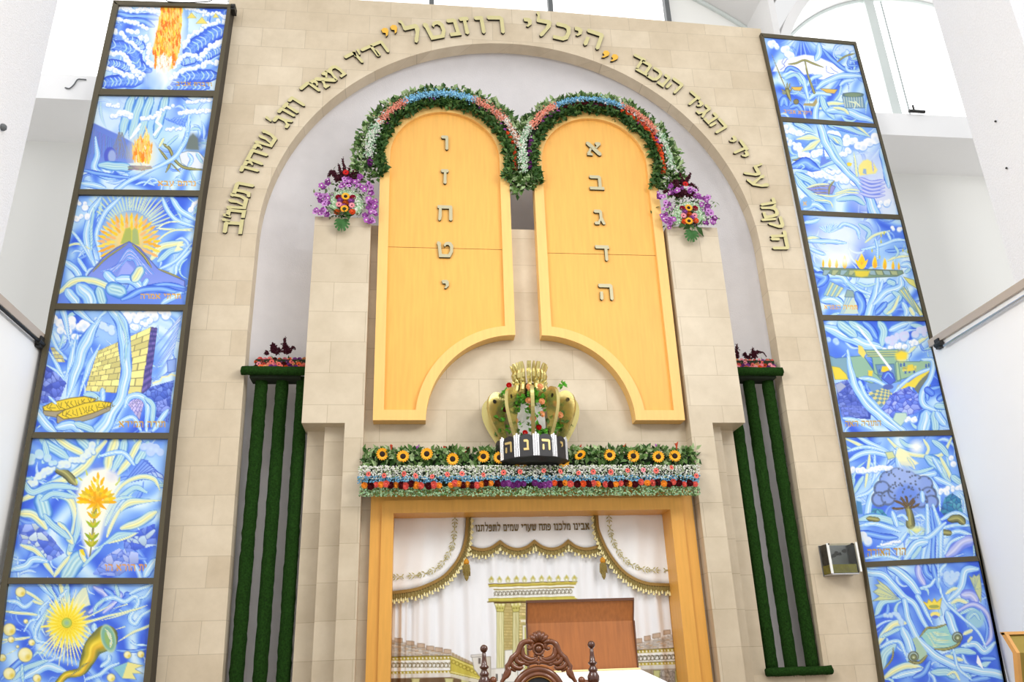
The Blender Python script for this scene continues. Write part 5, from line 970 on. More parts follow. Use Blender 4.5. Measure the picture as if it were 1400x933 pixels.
# ------------------------------------------------------------------ ark door frame and curtain
t = thing('ark_door_frame', 'beech door frame of the ark around the white curtain', 'door frame', (.085, 0, .3))
def arch_u(x0, x1, z1, w, y0, y1, nm):
    m = MB(); m.prism([(x0, .3), (x0+w[0], .3), (x0+w[0], z1-w[1]), (x1-w[2], z1-w[1]), (x1-w[2], .3), (x1, .3), (x1, z1), (x0, z1)], y0, y1); m.build(nm, M['wooddoor'], t)
arch_u(-1.333, 1.512, 3.085, (.095, .10, .105), -.005, YC+.01, 'outer_frame')
arch_u(-1.238, 1.407, 2.985, (.10, .108, .112), -.03, .335, 'inner_frame')
ct = thing('ark_curtain', 'white ark curtain with gold fringes, embroidered text and a temple picture', 'curtain', (.08, .27, .32))
YV = .27
def curtain():
    xs = np.linspace(-1.137, 1.293, 420); zs = np.concatenate([np.linspace(2.9, 1.40, 260), np.linspace(1.37, .34, 14)])
    X, Z = np.meshgrid(xs, zs); XYZ = np.stack([X.ravel(), np.full(X.size, YV), Z.ravel()], 1)
    d = XYZ-CAM; z = d @ FWD; P = Paint(700+FOC*(d @ RIGHT)/z, 466.5-FOC*(d @ UP)/z, 5)
    P.fill((240, 241, 244))
    G1, G2, BR, LT = (176,158,60), (206,196,96), (112,92,52), (236,236,226)
    # temple front
    tan = (214,196,140)
    P.poly([(688,822),(748,822),(748,916),(688,916)], tan, 1); P.bricks([(689,826),(703,826),(703,914),(689,914)], 22, 3, (220,204,146), (176,158,100), .12); P.bricks([(709,826),(748,826),(748,914),(709,914)], 22, 6, (222,206,150), (176,158,100), .1)
    P.poly([(671,921),(690,921),(690,926),(671,926)], LT, 1, (150,150,140), .8); P.poly([(690,890),(708,888),(708,933),(690,933)], (236,234,226), 1, (160,160,150), .8)
    P.poly([(748,822),(779,822),(779,933),(748,933)], tan, 1); P.bricks([(748,826),(771,826),(771,914),(748,914)], 22, 5, (222,206,150), (176,158,100), .1)
    for x0, x1 in ((679,688.5),(701.5,709),(749,756.5),(769.5,779)):
        P.poly([(x0,836),(x1,836),(x1+.3,916),(x0,916)], (226,222,176), 1, (150,150,90), .8); P.line([(x0+3,838),(x0+3,914)], .8, (186,180,120)); P.line([(x1-2.5,838),(x1-2.5,914)], .8, (190,184,124))
        P.poly([(x0-4.5,823),(x1+4.5,822.5),(x1+2,829),(x1,837),(x0,837),(x0-2,829)], (206,200,120), 1, (130,120,60), .8)
        for k in range(3): P.circ(x0-1+k*5, 827, 1.6, (236,230,180), .8); P.circ(x0+1+k*3.5, 832, 1.2, (150,140,70), .8)
    for k in range(5): P.poly([(710+k*1.6,843+k*5),(722,843+k*5),(722,846+k*5),(710+k*1.6,846+k*5)], (238,234,214) if k % 2 else (186,176,110), .8)
    P.poly([(714,855),(722,855),(722,915),(714,915)], (240,238,226), 1, (170,160,110), 1); P.poly([(717,858),(722,858),(722,915),(717,915)], (200,196,120), 1)
    P.poly([(675,806),(785,802.5),(783,817),(677,819)], (240,240,234), 1)
    for k in range(20):
        x = 678+k*5.35; y = 812-k*.16; P.circ(x, y, 2.7, (240,240,234), .8, edge=(124,118,98), ew=1.0); P.line([(x-2.6,y+3.5),(x+.6,y-3)], 1.0, (120,112,92))
    P.poly([(668,799.5),(789,795.5),(787.5,800),(669,803.5)], G1, 1); P.line([(668,801),(789,797)], 1.1, (224,210,110)); P.line([(668,799),(789,795)], 1, BR); P.poly([(670,803.5),(787,800),(785,803),(675,806.5)], (246,244,230), 1); P.line([(675,806.8),(785,803.2)], 1.4, (150,132,52))
    P.poly([(668,818.5),(784,815.5),(793,821),(793,823),(668,823.8)], G2, 1); P.line([(668,819),(786,816)], 1, (170,160,60)); P.line([(667,823.4),(793,820.6)], 1.4, (128,112,60)); P.line([(676,824.8),(750,823.6)], 1.6, (84,60,44))
    for k in range(11):
        x = 671.6+k*11.42; y = 793.2-k*.2
        P.poly([(x,y-5.6),(x+3.9,y-.5),(x+2.6,y+4.4),(x-2.6,y+4.4),(x-3.9,y-.5)], (206,206,160), 1); P.poly([(x,y-4.2),(x+2,y-.8),(x,y+2.4),(x-2,y-.8)], (196,180,84), .8); P.poly([(x,y-1),(x+1.4,y+3),(x-1.4,y+3)], (246,244,230), .8)
    # left city wall
    P.poly([(530,874),(560,880),(590,888),(617,895),(617,900),(530,902)], (196,188,178), 1.2)
    P.bricks([(530,877),(617,897),(617,901),(530,902)], 8, 9, (200,192,182), (170,158,146), .08); 
    for k in range(18): P.line([(536+k*4.5,880+k*.9+(k % 3)*4),(540+k*4.5,880+k*.9+(k % 3)*4)], 1.0, (196,164,124))
    for x, y in ((545,875.8),(561,879.6),(575.6,883),(588.3,886.5),(600,888.6),(611.6,891)): P.poly([(x-5,y-3),(x+5,y-2.2),(x+5,y+3.4),(x-5,y+2.6)], (200,178,156), .9, (150,128,108), .8)
    P.poly([(617,893),(640,903),(657,913),(657,918),(617,899)], (196,182,158), 1.2)
    for k in range(9): P.poly([(618+k*4.2,892.6+k*2.1),(621+k*4.2,893.6+k*2.1),(621+k*4.2,898+k*2.1),(618+k*4.2,897+k*2.1)], (176,156,128), .8)
    P.poly([(530,899),(616,897),(616,903),(530,904)], G1, 1); P.line([(530,898.6),(616,896.8)], 1, (110,98,50))
    for k in range(17): P.circ(538+k*5, 901.3-k*.1, 1.3, (244,242,226), .8)
    P.poly([(530,904),(616,902.5),(616,915),(530,916)], (242,242,238), 1)
    for k in range(15):
        x = 538+k*5.5; P.circ(x, 909.8, 3.1, (242,242,238), .8, edge=(128,118,84), ew=1.0); P.line([(x-3,913),(x,907),(x+3,909)], 1, (130,116,80))
    P.poly([(530,918.5),(616,917),(616,920.5),(530,922.4)], G1, 1)
    for k in range(17): P.circ(538+k*5, 920.5-k*.08, 1.2, (244,242,226), .8)
    P.poly([(530,922.4),(616,920.5),(616,925.5),(530,927.6)], (226,222,214), 1); P.poly([(530,928),(625,926),(660,934),(660,940),(530,940)], (120,96,72), 1.2)
    for x in (568,614,636): P.poly([(x-6,928),(x+6,928),(x+4,940),(x-4,940)], (208,204,150), 1, (140,130,80), .8)
    P.poly([(616,897.5),(657,915),(657,930),(616,921)], (204,190,88), 1, (150,138,60), 1)
    for k in range(8): P.circ(620+k*5, 905.5+k*2.4, 2.4, (214,200,104), .8, edge=(150,134,56), ew=1)
    P.line([(616,899.5),(657,917)], 1.2, (230,220,140)); P.line([(616,919),(657,929)], 1.2, (236,228,160)); P.poly([(616,922),(657,931),(657,936),(616,926)], (216,210,190), 1)
    P.poly([(644,896),(660,895),(660,898),(644,899)], (226,222,216), .8, (150,144,140), .8); P.poly([(645,899),(660,898),(660,930),(648,915)], (222,218,210), 1, (150,146,140), .8); P.poly([(654,900),(657,900),(657,908),(654,908)], (110,100,96), .8); P.poly([(660,899),(671,898),(671,933),(660,933)], (206,198,184), 1, (160,150,138), .8)
    P.poly([(671,915),(690,914),(690,936),(671,936)], (234,232,226), 1, (170,166,160), .8)
    for x in (679,687): P.poly([(x-1.2,922),(x+1.2,922),(x+1.2,932),(x-1.2,932)], (110,104,100), .7)
    # right city wall
    P.poly([(866,881),(900,874),(935,864),(935,889),(866,891)], (192,184,176), 1.2); P.bricks([(866,881),(935,864),(935,888),(866,890)], 8, 7, (196,188,180), (168,156,146), .08)
    for k in range(14): P.line([(870+k*4.6,884-k*.9+(k % 3)*3),(874+k*4.6,883-k*.9+(k % 3)*3)], 1, (198,166,128))
    for x, y in ((873,876.4),(885.4,872.6),(897.4,869.2),(912,864.6),(926,859.8)): P.poly([(x-4.6,y-2),(x+4.6,y-3.2),(x+4.6,y+2.8),(x-4.6,y+4)], (198,174,152), .9, (150,128,108), .8)
    P.poly([(866,890),(935,886.4),(935,891),(866,894)], G1, 1); P.line([(866,889.6),(935,886)], 1, (110,98,50))
    for k in range(14): P.circ(869+k*5, 891.8-k*.24, 1.3, (244,242,226), .8)
    P.poly([(866,894),(935,891),(935,904.5),(866,907)], (242,242,240), 1)
    for k in range(12):
        x = 870+k*5.6; y = 900.6-k*.22; P.circ(x, y, 3.2, (242,242,240), .8, edge=(110,104,84), ew=1.1); P.line([(x-3,y+3.4),(x,y-3),(x+3,y-.6)], 1.1, (112,104,80))
    P.poly([(866,907),(935,904.6),(935,908.6),(866,911)], (190,172,70), 1); P.line([(866,906.8),(935,904.4)], 1, (100,92,50))
    for k in range(14): P.circ(869+k*5, 909-k*.2, 1.2, (242,240,220), .8)
    P.poly([(866,911),(935,909),(935,914),(866,916)], (214,212,206), 1); P.poly([(866,916),(935,914),(935,940),(866,940)], (160,148,130), 1)
    P.voro([(893,917),(935,915),(935,940),(893,940)], 40, [(176,170,164),(190,184,176),(160,152,146)], (128,120,112), 1.2)
    for x in (898,927): P.poly([(x-4,917),(x+4,917),(x+3,940),(x-3,940)], (196,196,140), 1, (130,126,80), .8)
    XYZ[:, 1] += .012*np.sin(XYZ[:, 0]*31+.6*np.sin(XYZ[:, 2]*3))+.009*np.sin(XYZ[:, 0]*57+1)+.012*np.exp(-((XYZ[:, 0]+1.05)/.1)**2)*np.sin(XYZ[:, 0]*120)
    return flat_art('curtain_panel', XYZ, P.C, len(xs), len(zs), 'cloth', .006, ct, True, True)
curtain()
def cloth_grid(name, top, bot, n, rows, y, parent, wob=.008):     # cloth between a top line and a bottom line
    T = spline(top, n) if len(top) > 2 else spline(top, n); B = np.array(bot); m = MB(); vs = []
    for j in range(rows):
        for i in range(n):
            p = T[i]+(B[i]-T[i])*j/(rows-1); vs.append((p[0], y+wob*math.sin(p[0]*40+j*.2)*(j/rows)+.006*math.sin(p[0]*23), p[1]))
    k = n*rows
    vs += [(x, yy+.006, z) for x, yy, z in vs]
    fs = [(j*n+i, (j+1)*n+i, (j+1)*n+i+1, j*n+i+1) for j in range(rows-1) for i in range(n-1)]
    fs += [tuple(q+k for q in f[::-1]) for f in fs]
    rim = [i for i in range(n)]+[j*n+n-1 for j in range(1, rows)]+[(rows-1)*n+i for i in range(n-2, -1, -1)]+[j*n for j in range(rows-2, 0, -1)]
    fs += [(rim[i], rim[(i+1) % len(rim)], rim[(i+1) % len(rim)]+k, rim[i]+k) for i in range(len(rim))]
    m.add(vs, fs); return m.build(name, M['whitecloth'], parent, True)
def trims(curve, y, parent, down=None, fr=.085, braid=.026):
    S0 = [(p[0], p[1]) for p in curve]; n = len(S0); C = [None]*n
    m = MB(); vs = []
    for i in range(n):
        a = np.array(S0[max(i-1, 0)]); b = np.array(S0[min(i+1, n-1)]); d = (b-a)/max(np.linalg.norm(b-a), 1e-6); nn = np.array([d[1], -d[0]])
        if nn[1] > 0 and abs(nn[1]) > .2: nn = -nn
        if down is not None and abs(nn[1]) <= .5 and nn[0]*down < 0: nn = -nn
        p = np.array(S0[i]); q = p+nn*braid
        vs += [(p[0], y-.012, p[1]), (q[0], y-.014, q[1]), (q[0], y, q[1]), (p[0], y, p[1])]
        C[i] = (p, nn)
    m.add(vs, [(4*i+a, 4*i+b, 4*i+4+b, 4*i+4+a) for i in range(n-1) for a, b in ((0, 1), (1, 2), (2, 3), (3, 0))]+[(3, 2, 1, 0), (4*n-4, 4*n-3, 4*n-2, 4*n-1)])
    m.build('braid', M['braid'], parent)
    m = MB(); acc = 0; k = 0
    for i in range(n-1):
        p, nn = C[i]; p2 = C[i+1][0]; L = np.linalg.norm(p2-p); acc += L
        if acc < .0175: continue
        acc = 0; k += 1; g = np.array([nn[0]*.45, nn[1]-.7]); g = g/np.linalg.norm(g)
        s = p+nn*braid*.8; l = fr*(1.0 if k % 2 else .82); e = s+g*l; h = s+g*l*.58
        m.tube([(s[0], y-.010, s[1]), (h[0], y-.013, h[1])], .0035, 5, 0)
        m.tube([(h[0], y-.013, h[1]), ((h[0]+e[0])/2, y-.014, (h[1]+e[1])/2), (e[0], y-.014, e[1])], [.0035, .0085, .0105], 6, 1)
    # woven net behind the tassels
    vs = []
    for i in range(n):
        p, nn = C[i]; s = p+nn*braid*.7; g = np.array([nn[0]*.45, nn[1]-.7]); g = g/np.linalg.norm(g); e = s+g*fr*.62
        vs += [(s[0], y-.004, s[1]), (e[0], y-.006, e[1]), (e[0], y-.002, e[1]), (s[0], y-.001, s[1])]
    m.add(vs, [(4*i+a, 4*i+b, 4*i+4+b, 4*i+4+a) for i in range(n-1) for a, b in ((0, 1), (1, 2), (2, 3), (3, 0))], 0)
    m.build('fringe', [M['fringe'], M['fringe_light']], parent)
def sprigs(curve, y, parent, n=9):
    C = spline(curve, n*20); m = MB()
    for k in range(n):
        i = k*20+10; p = C[i]; d = C[min(i+2, len(C)-1)]-C[i-2]; d = d/np.linalg.norm(d); q = np.array([-d[1], d[0]])
        for a, b, l, ang in ((-.055,0,.05,0), (.0,0,.06,0), (-.02,.005,.036,.7), (-.02,-.005,.036,-.7), (.01,.005,.034,.8), (.01,-.005,.034,-.8), (-.04,.003,.028,2.4), (-.04,-.003,.028,-2.4)):
            s = p+d*a+q*b; e = d*math.cos(ang)+q*math.sin(ang); w = np.array([-e[1], e[0]])*.005
            pts = [tuple(s), tuple(s+e*l*.5-w), tuple(s+e*l), tuple(s+e*l*.5+w)]; m.prism(pts, y-.004, y-.001)
        m.build('sprig', M['embroidery'], parent); m = MB()
PX = lambda l, Y: [(float(at(a, b, Y)[0]), float(at(a, b, Y)[2])) for a, b in l]
for side, edge, spr in ((-1, [(637,701),(636.2,722),(633.7,743),(627,760),(618,774),(604.6,787.7),(585.7,798),(565,805),(533,809.5)], [(622,704),(621.3,725),(618.5,745),(610.5,762),(597.7,776.6),(579.7,785),(561,787.8),(532,790)]),
                        (1, [(817,698),(818.6,721),(823,734.6),(830,750),(840,765.4),(853.7,781),(869,791),(884.6,796.3),(901.7,798),(927,798.4)], [(832,700),(834,723.4),(839,741.4),(848.6,758.6),(862,771.4),(879.4,778.3),(898.3,780),(926,780)])):
    ys = .235; B = spline(PX(edge, ys), 90)
    xo = -1.137 if side < 0 else 1.292
    xi = B[0][0]
    top = [(xi, 2.9), (xo, 2.9)]
    sw = cloth_grid('swag_drape', top, B, 90, 14, ys, ct)
    trims([tuple(b) for b in B], ys-.008, sw, down=-side)
    sprigs(PX(spr, ys-.012), ys-.012, sw)
cusp = [(641.5,745.8),(650,749),(660,750.4),(671,747.6),(683.4,739),(694,746.6),(706.5,750),(719,747),(730.3,738.4),(741,746.4),(754,749.6),(766,746.4),(776.4,738),(787,746),(799,749.4),(810,748),(817.8,745.4)]
ys = .245; A = PX(cusp, ys); B = []
for a in range(0, 16, 4): B += [tuple(p) for p in spline(A[a:a+5], 24)][(1 if a else 0):]
B = np.array(B); va = cloth_grid('valance', [(B[0][0], 2.9), (B[-1][0], 2.9)], B, len(B), 10, ys, ct, .004)
trims([tuple(b) for b in B], ys-.008, va, fr=.075)
m = MB(); x1, x0 = at(806.3, 722, ys)[0], at(649.5, 722, ys)[0]; zb0, zb1 = at(649.5, 727.5, ys)[2], at(806.3, 724.8, ys)[2]
txt = 'אבינו מלכנו פתח שערי שמים לתפלתנו'; h = .060; adv = []; tot = 0
for ch in txt:
    w = .42 if ch == ' ' else GW[ch]*.86+.12; adv.append(w); tot += w
k = (x1-x0)/tot; cx = x1
for ch, w in zip(txt, adv):
    if ch != ' ':
        zb = zb0+(zb1-zb0)*(cx-x0)/(x1-x0)
        for pl in GLYPH[ch]: m.prism([(cx-w*k+px*.86*k, zb+pz*h) for px, pz in pl], ys-.013, ys-.006)
    cx -= w*k
m.build('lettering', M['thread'], va)
for px, py0, py1, nm in ((637.5, 762, 795, 0), (823.3, 760, 793, 1)):
    a, b = at(px, py0, .21), at(px, py1, .21); m = MB(); L = a[2]-b[2]
    m.lathe((a[0], .205, b[2]), [(.004, 0), (.018, L*.12), (.026, L*.4), (.026, L*.68), (.012, L*.70)], 10, 0)
    for k in range(22): an = k*2.4; m.tube([(a[0]+.024*math.cos(an), .205+.024*math.sin(an), b[2]+L*.66), (a[0]+.030*math.cos(an), .205+.03*math.sin(an), b[2]+L*(.2+.3*random.random()))], .005, 4, 0)
    m.lathe((a[0], .205, b[2]+L*.66), [(.012, 0), (.024, .015), (.024, L*.16), (.010, L*.26)], 10, 1); m.tube([(a[0], .205, b[2]+L*.9), (a[0], .215, a[2]+.05)], .005, 6, 0)
    m.build('tassel', [M['fringe'], M['amber']], ct)
# ------------------------------------------------------------------ flowers
def mesh_of(mb, name, mats, smooth=False):
    o = mb.build(name, mats, None, smooth); me = o.data; bpy.data.objects.remove(o); return me
def place(me, name, parent, loc, scale=1.0, spin=None, tilt=(0, 0)):
    o = bpy.data.objects.new(name, me); COL.objects.link(o)
    if parent is not None: o.parent = parent; o.matrix_parent_inverse = parent_inv(parent)
    o.location = tuple(float(c) for c in loc); o.scale = (scale,)*3
    o.rotation_euler = (tilt[0], random.uniform(-PI, PI) if spin is None else spin, tilt[1])
    return o
def petal(m, ang, r0, r1, w, y0, y1, mi=0, n=4):          # flat-ish petal in the xz plane facing -y
    c, s = math.cos(ang), math.sin(ang); prof = [.35, .9, 1.0, .55]
    vs = []
    for i in range(n):
        r = r0+(r1-r0)*i/(n-.4); y = y0+(y1-y0)*i/(n-1); ww = w*prof[i]*.5
        vs += [(r*c-ww*s, y, r*s+ww*c), (r*c, y+.02, r*s), (r*c+ww*s, y, r*s-ww*c)]
    vs.append((r1*c, y1, r1*s)); k = len(vs)-1
    fs = [(3*i+j, 3*i+3+j, 3*i+4+j, 3*i+1+j) for i in range(n-1) for j in (0, 1)]+[(3*n-3, k, 3*n-2), (3*n-2, k, 3*n-1)]
    m.add(vs, fs, mi)
m = MB()
for k in range(16): petal(m, 2*PI*k/16, .35, 1.0, .36, -.06, -.16)
for k in range(14): petal(m, 2*PI*k/14+.2, .35, .86, .32, -.10, -.24)
SUNP = mesh_of(m, 'sunflower', M['sun'])
m = MB(); m.ball((0, -.08, 0), .45, 14, 8, 0, .5); SUND = mesh_of(m, 'flower_center', M['disc'], True)
def sunflower(parent, loc, r=.05, tilt=(0, 0), name='sunflower'):
    o = place(SUNP, name, parent, loc, r, None, tilt); place(SUND, 'flower_center', o, (0, 0, 0)).matrix_parent_inverse = Matrix()
    return o
def rose_mesh(c):
    m = MB()
    for ring, (r, n, tw, dep) in enumerate(((.28, 3, 0, -.42), (.55, 5, .5, -.34), (.82, 6, .2, -.20), (1.0, 7, .9, -.04))):
        for k in range(n):
            a0 = 2*PI*k/n+tw; sp = 2*PI/n*.72; vs = []
            for i in range(4):
                t = i/3; rr = r*(.35+.65*math.sin(t*PI*.5)); y = dep+.30*(1-t)-.16*t*(1 if t < .9 else .6)
                for j in range(5):
                    a = a0+(j-2)/2*sp*(1-.25*t*t); q = rr*(1-.10*((j-2)/2)**2*t); vs.append((q*math.cos(a), y, q*math.sin(a)))
            m.add(vs, [(i*5+j, i*5+j+1, i*5+j+6, i*5+j+5) for i in range(3) for j in range(4)])
    m.ball((0, -.34, 0), .24, 8, 5, 0, .6)
    return mesh_of(m, 'rose', M[c], True)
ROSE = {c: rose_mesh(c) for c in ('red', 'orange', 'peach', 'coral', 'salmon', 'amberr', 'burg', 'purple', 'violet', 'crimson', 'pink', 'rust')}
def gerb_mesh(c):
    m = MB()
    for k in range(15): petal(m, 2*PI*k/15, .22, 1.0, .32, -.05, -.12)
    for k in range(11): petal(m, 2*PI*k/11+.3, .2, .72, .28, -.08, -.2)
    return mesh_of(m, 'gerbera', M[c])
GERB = {c: gerb_mesh(c) for c in ('coral', 'orange', 'pink', 'red', 'salmon', 'crimson')}
m = MB(); m.ball((0, -.1, 0), .24, 10, 6, 0, .5); GERC = mesh_of(m, 'flower_center', M['amaranth'], True)
def gerbera(parent, c, loc, r, tilt=(0, 0)):
    o = place(GERB[c], 'gerbera', parent, loc, r, None, tilt); place(GERC, 'flower_center', o, (0, 0, 0)).matrix_parent_inverse = Matrix(); return o
def orch_mesh(c, c2):
    m = MB()
    for k in range(5): petal(m, 2*PI*k/5+PI/2, .1, 1.0, .85, -.05, -.2)
    m.ball((0, -.14, 0), .26, 8, 5, 1); return mesh_of(m, 'orchid', [M[c], M[c2]])
ORCH = [orch_mesh('violet', 'bwhite'), orch_mesh('purple', 'violet'), orch_mesh('lilac', 'purple')]
def calla_mesh(c):
    m = MB(); N = 14; vs = []
    for i in range(6):
        t = i/5; r = .08+.30*t**1.6; z = -1+1.5*t
        for k in range(N): a = 2*PI*k/N; vs.append((r*math.cos(a)*(1+.3*t), r*math.sin(a)*.8, z+.55*t*t*max(0, math.cos(a))))
    m.add(vs, [(i*N+k, i*N+(k+1) % N, (i+1)*N+(k+1) % N, (i+1)*N+k) for i in range(5) for k in range(N)]); m.tube([(0, 0, -2.2), (0, 0, -.9)], .07, 6)
    return mesh_of(m, 'calla_lily', M[c], True)
CALLA = {c: calla_mesh(c) for c in ('calla', 'crimson', 'violet')}
def spike(parent, p, tip, bend, r, name='amaranth_spike', c='amaranth'):
    p, tip = Vector(p), Vector(tip); mid = (p+tip)/2+Vector(bend); m = MB(); S = spline([p, mid, tip], 26)
    m.tube([tuple(x) for x in S], .005, 5)
    for i, x in enumerate(S):
        t = i/25
        for k in range(5): m.octa((x[0]+random.gauss(0, r*.5*(1-t*.6)), x[1]+random.gauss(0, r*.5), x[2]+random.gauss(0, r*.4)), r*random.uniform(.35, .6)*(1-.5*t))
    return m.build(name, M[c], parent)
def blossoms(name, parent, pts, r, mats, kind='stuff'):
    m = MB(); n = len(mats)
    for p in pts: m.octa(p, r*random.uniform(.7, 1.3), random.randrange(n))
    o = m.build(name, [M[x] for x in mats], parent); o['kind'] = 'stuff'; return o
def foliage(name, parent, pts, size, mats, out=None, w=.5):
    m = MB()
    for p in pts:
        d = Vector((random.gauss(0, 1), random.gauss(-.5, .7), random.gauss(.25, 1)))
        if out is not None: d = d+Vector(out(p))
        m.leaf(p, d, (random.gauss(0, .4), -1, random.gauss(.3, .4)), size*random.uniform(.7, 1.3), size*w*random.uniform(.8, 1.2), random.choices(range(len(mats)), [3]+[2]*(len(mats)-1))[0])
    o = m.build(name, [M[x] for x in mats], parent); o['kind'] = 'stuff'; return o

# garlands over the two tablets
def garland(cx, label, blooms, roses, a0, a1):
    cz = 6.47; t = thing('flower_garland', label, 'garland', (cx, -.06, cz+.7), 'garlands over the tablets')
    pol = lambda a, r, y: (cx+r*math.cos(math.radians(a)), y, cz+r*math.sin(math.radians(a)))
    m = MB(); m.tube([pol(a, .725, -.055) for a in np.linspace(a0+30, a1-30, 50)], .058, 8); m.build('moss_core', M['moss'], t)
    ext = lambda a: .03*max(0, (abs(a-90)-60)/40)
    pts = [pol(a, .61+ext(a)*.5+random.random()*.08, -.085-random.random()*.06) for a in np.random.uniform(a0, a1, 1050)]
    foliage('dark_leaves', t, pts, .060, ['leafd', 'leafd', 'leafm'], lambda p: ((cx-p[0])*.8, -.2, (cz-p[2])*.8), .68)
    pts = [pol(a, .78+ext(a)*1.5+random.random()*(.06+.05*min(1, abs(a-90)/70)), -.02-random.random()*.10) for a in np.random.uniform(a0, a1, 1150)]
    foliage('pale_leaves', t, pts, .064, ['leafm', 'leafp', 'leafp', 'leafd'], lambda p: ((p[0]-cx)*1.0, -.2, (p[2]-cz)*1.0), .68)
    for e0, e1 in ((a0, a0+26), (a1-26, a1)):
        foliage('end_leaves', t, [pol(random.uniform(e0, e1), random.uniform(.64, .86), -.05-random.random()*.07) for _ in range(230)], .062, ['leafm', 'leafd', 'leafp'], lambda p: (0, -.3, -.4), .68)
    for ai, bi, col, r0, r1, n in blooms:
        blossoms('tiny_blossoms', t, [pol(random.uniform(ai-2, bi+2), random.gauss((r0+r1)/2, (r1-r0)*.27), -.128-random.random()*.04) for _ in range(n)], .0085, col)
    for ai, bi, c, r, n, s in roses:
        for a in np.linspace(ai, bi, n): place(ROSE[c], 'rose', t, pol(a, r+random.uniform(-.01, .01), -.135), s, None, (random.uniform(-.3, .3), random.uniform(-.3, .3)))
    return t
garland(-.69, 'leafy flower garland with long blue crest over the left gold tablet',
        [(66, 124, ['bblue', 'bblue', 'bblue2'], .70, .785, 900), (38, 66, ['bpeach', 'salmon'], .70, .79, 380), (124, 152, ['bpeach', 'salmon'], .70, .79, 380), (152, 184, ['bwhite', 'bmint', 'bwhite'], .71, .81, 520), (10, 38, ['bwhite', 'bpeach'], .73, .80, 330), (-8, 14, ['bwhite', 'bmint'], .78, .84, 200)],
        [(186, 192, 'purple', .76, 3, .030), (150, 172, 'purple', .69, 4, .02), (-6, 24, 'orange', .705, 7, .026), (28, 34, 'violet', .69, 2, .02), (52, 58, 'purple', .69, 2, .022), (100, 104, 'purple', .69, 2, .02), (-12, -8, 'red', .72, 2, .03)], -22, 202)
garland(.866, 'leafy flower garland with purple and orange roses over the right gold tablet',
        [(64, 120, ['bblue', 'bblue2'], .735, .79, 560), (122, 150, ['bpeach', 'salmon'], .72, .80, 420), (150, 192, ['bwhite', 'bmint'], .74, .82, 560), (30, 64, ['bpeach', 'salmon'], .74, .80, 420), (-6, 30, ['bwhite', 'bmint'], .76, .82, 420)],
        [(160, 190, 'purple', .70, 9, .027), (122, 140, 'violet', .70, 5, .024), (70, 118, 'burg', .70, 13, .024), (-10, 12, 'orange', .71, 7, .028), (14, 62, 'orange', .705, 14, .027), (16, 60, 'coral', .735, 8, .022), (40, 44, 'violet', .70, 2, .024), (20, 24, 'violet', .72, 2, .024), (86, 90, 'violet', .695, 2, .02)], -26, 206)

# long flower bank over the ark door
t = thing('flower_bank', 'long bank of sunflowers, baby breath and roses over the ark door', 'flower arrangement', (.085, -.1, 3.09))
m = MB(); m.box(-1.36, 1.50, -.13, YC-.002, 3.09, 3.36); m.prism([(-1.36, 3.09), (1.50, 3.09), (1.50, 3.2), (-1.36, 3.2)], -.2, -.12); m.build('planter_trough', M['moss'], t)
def row(n, px0, px1, py, dy, Y, dY):
    out = []
    for _ in range(n):
        px = random.uniform(px0, px1); k = (px-490)/467; yy = Y-random.random()*dY
        out.append(tuple(at(px, py+random.uniform(-dy, dy)+k*-1.5, yy)))
    return out
foliage('leaves', t, row(1700, 497, 952, 628, 12, -.05, .12), .064, ['leafm', 'leafp', 'leafd'], lambda p: (0, -.3, .5), .62)
blossoms('white_baby_breath', t, row(4600, 490, 957, 646.5, 9, -.17, .09), .0074, ['bwhite', 'bwhite', 'bwhite', 'leafp'])
blossoms('blue_baby_breath', t, row(2000, 489, 957, 656.5, 5, -.19, .08), .0072, ['bblue2', 'bblue2', 'bblue'])
blossoms('green_baby_breath', t, row(3200, 491, 957, 672.5, 6.5, -.20, .08), .0078, ['bgreen', 'bmint', 'bgreen', 'leafm'])
for p in ((522.4,621.2,.4),(551,624.5,0),(583.6,621,0),(618.7,628,.3),(661,624.5,0),(683,626,0),(712,634,0),(770,632,0),(793.5,623,.6),(833.4,622.7,0),(866,624,0),(900,625,0),(922.5,624,0)):
    sunflower(t, at(p[0], p[1], -.19), .056, (p[2]+random.uniform(-.1, .1), random.uniform(-.3, .3)))
for x, y, c in ((535,613,'calla'),(608,615,'calla'),(637,617,'crimson'),(659,616,'crimson'),(793,614,'calla'),(854,613,'calla'),(898,613,'violet'),(925,610,'calla'),(571,614,'violet')):
    place(CALLA[c], 'calla_lily', t, at(x, y, -.10), .042, random.uniform(-.3, .3), (0, random.uniform(-2, 2)))
for x, y in ((504,648.5),(525,650.5),(552,648),(568,651),(591,652),(611.5,649),(631.6,648),(660.7,649.5),(688.5,646.4),(711,645.4),(743.6,644),(766,645),(791,647),(811,645.5),(835,645.8),(858,643.6),(879.6,643),(897,644),(918,639.5),(952,651)):
    gerbera(t, random.choice(['coral', 'pink', 'coral']), at(x, y, -.285), random.uniform(.022, .030), (random.uniform(-.4, .4), random.uniform(-.4, .4)))
c1 = [(78,'amberr'),(128,'burg'),(170,'coral'),(208,'amberr'),(250,'coral'),(290,'burg'),(328,'amberr'),(368,'burg'),(403,'coral'),(450,'burg'),(490,'amberr'),(525,'coral'),(590,'burg'),(630,'coral'),(672,'amberr'),(768,'amberr'),(800,'coral'),(830,'amberr'),(866,'burg'),(898,'amberr'),(935,'burg'),(975,'coral'),(1012,'amberr'),(1045,'burg'),(1085,'amberr'),(1138,'burg'),(1190,'purple'),(1225,'violet'),(1262,'purple'),(1300,'purple'),(1345,'purple')]
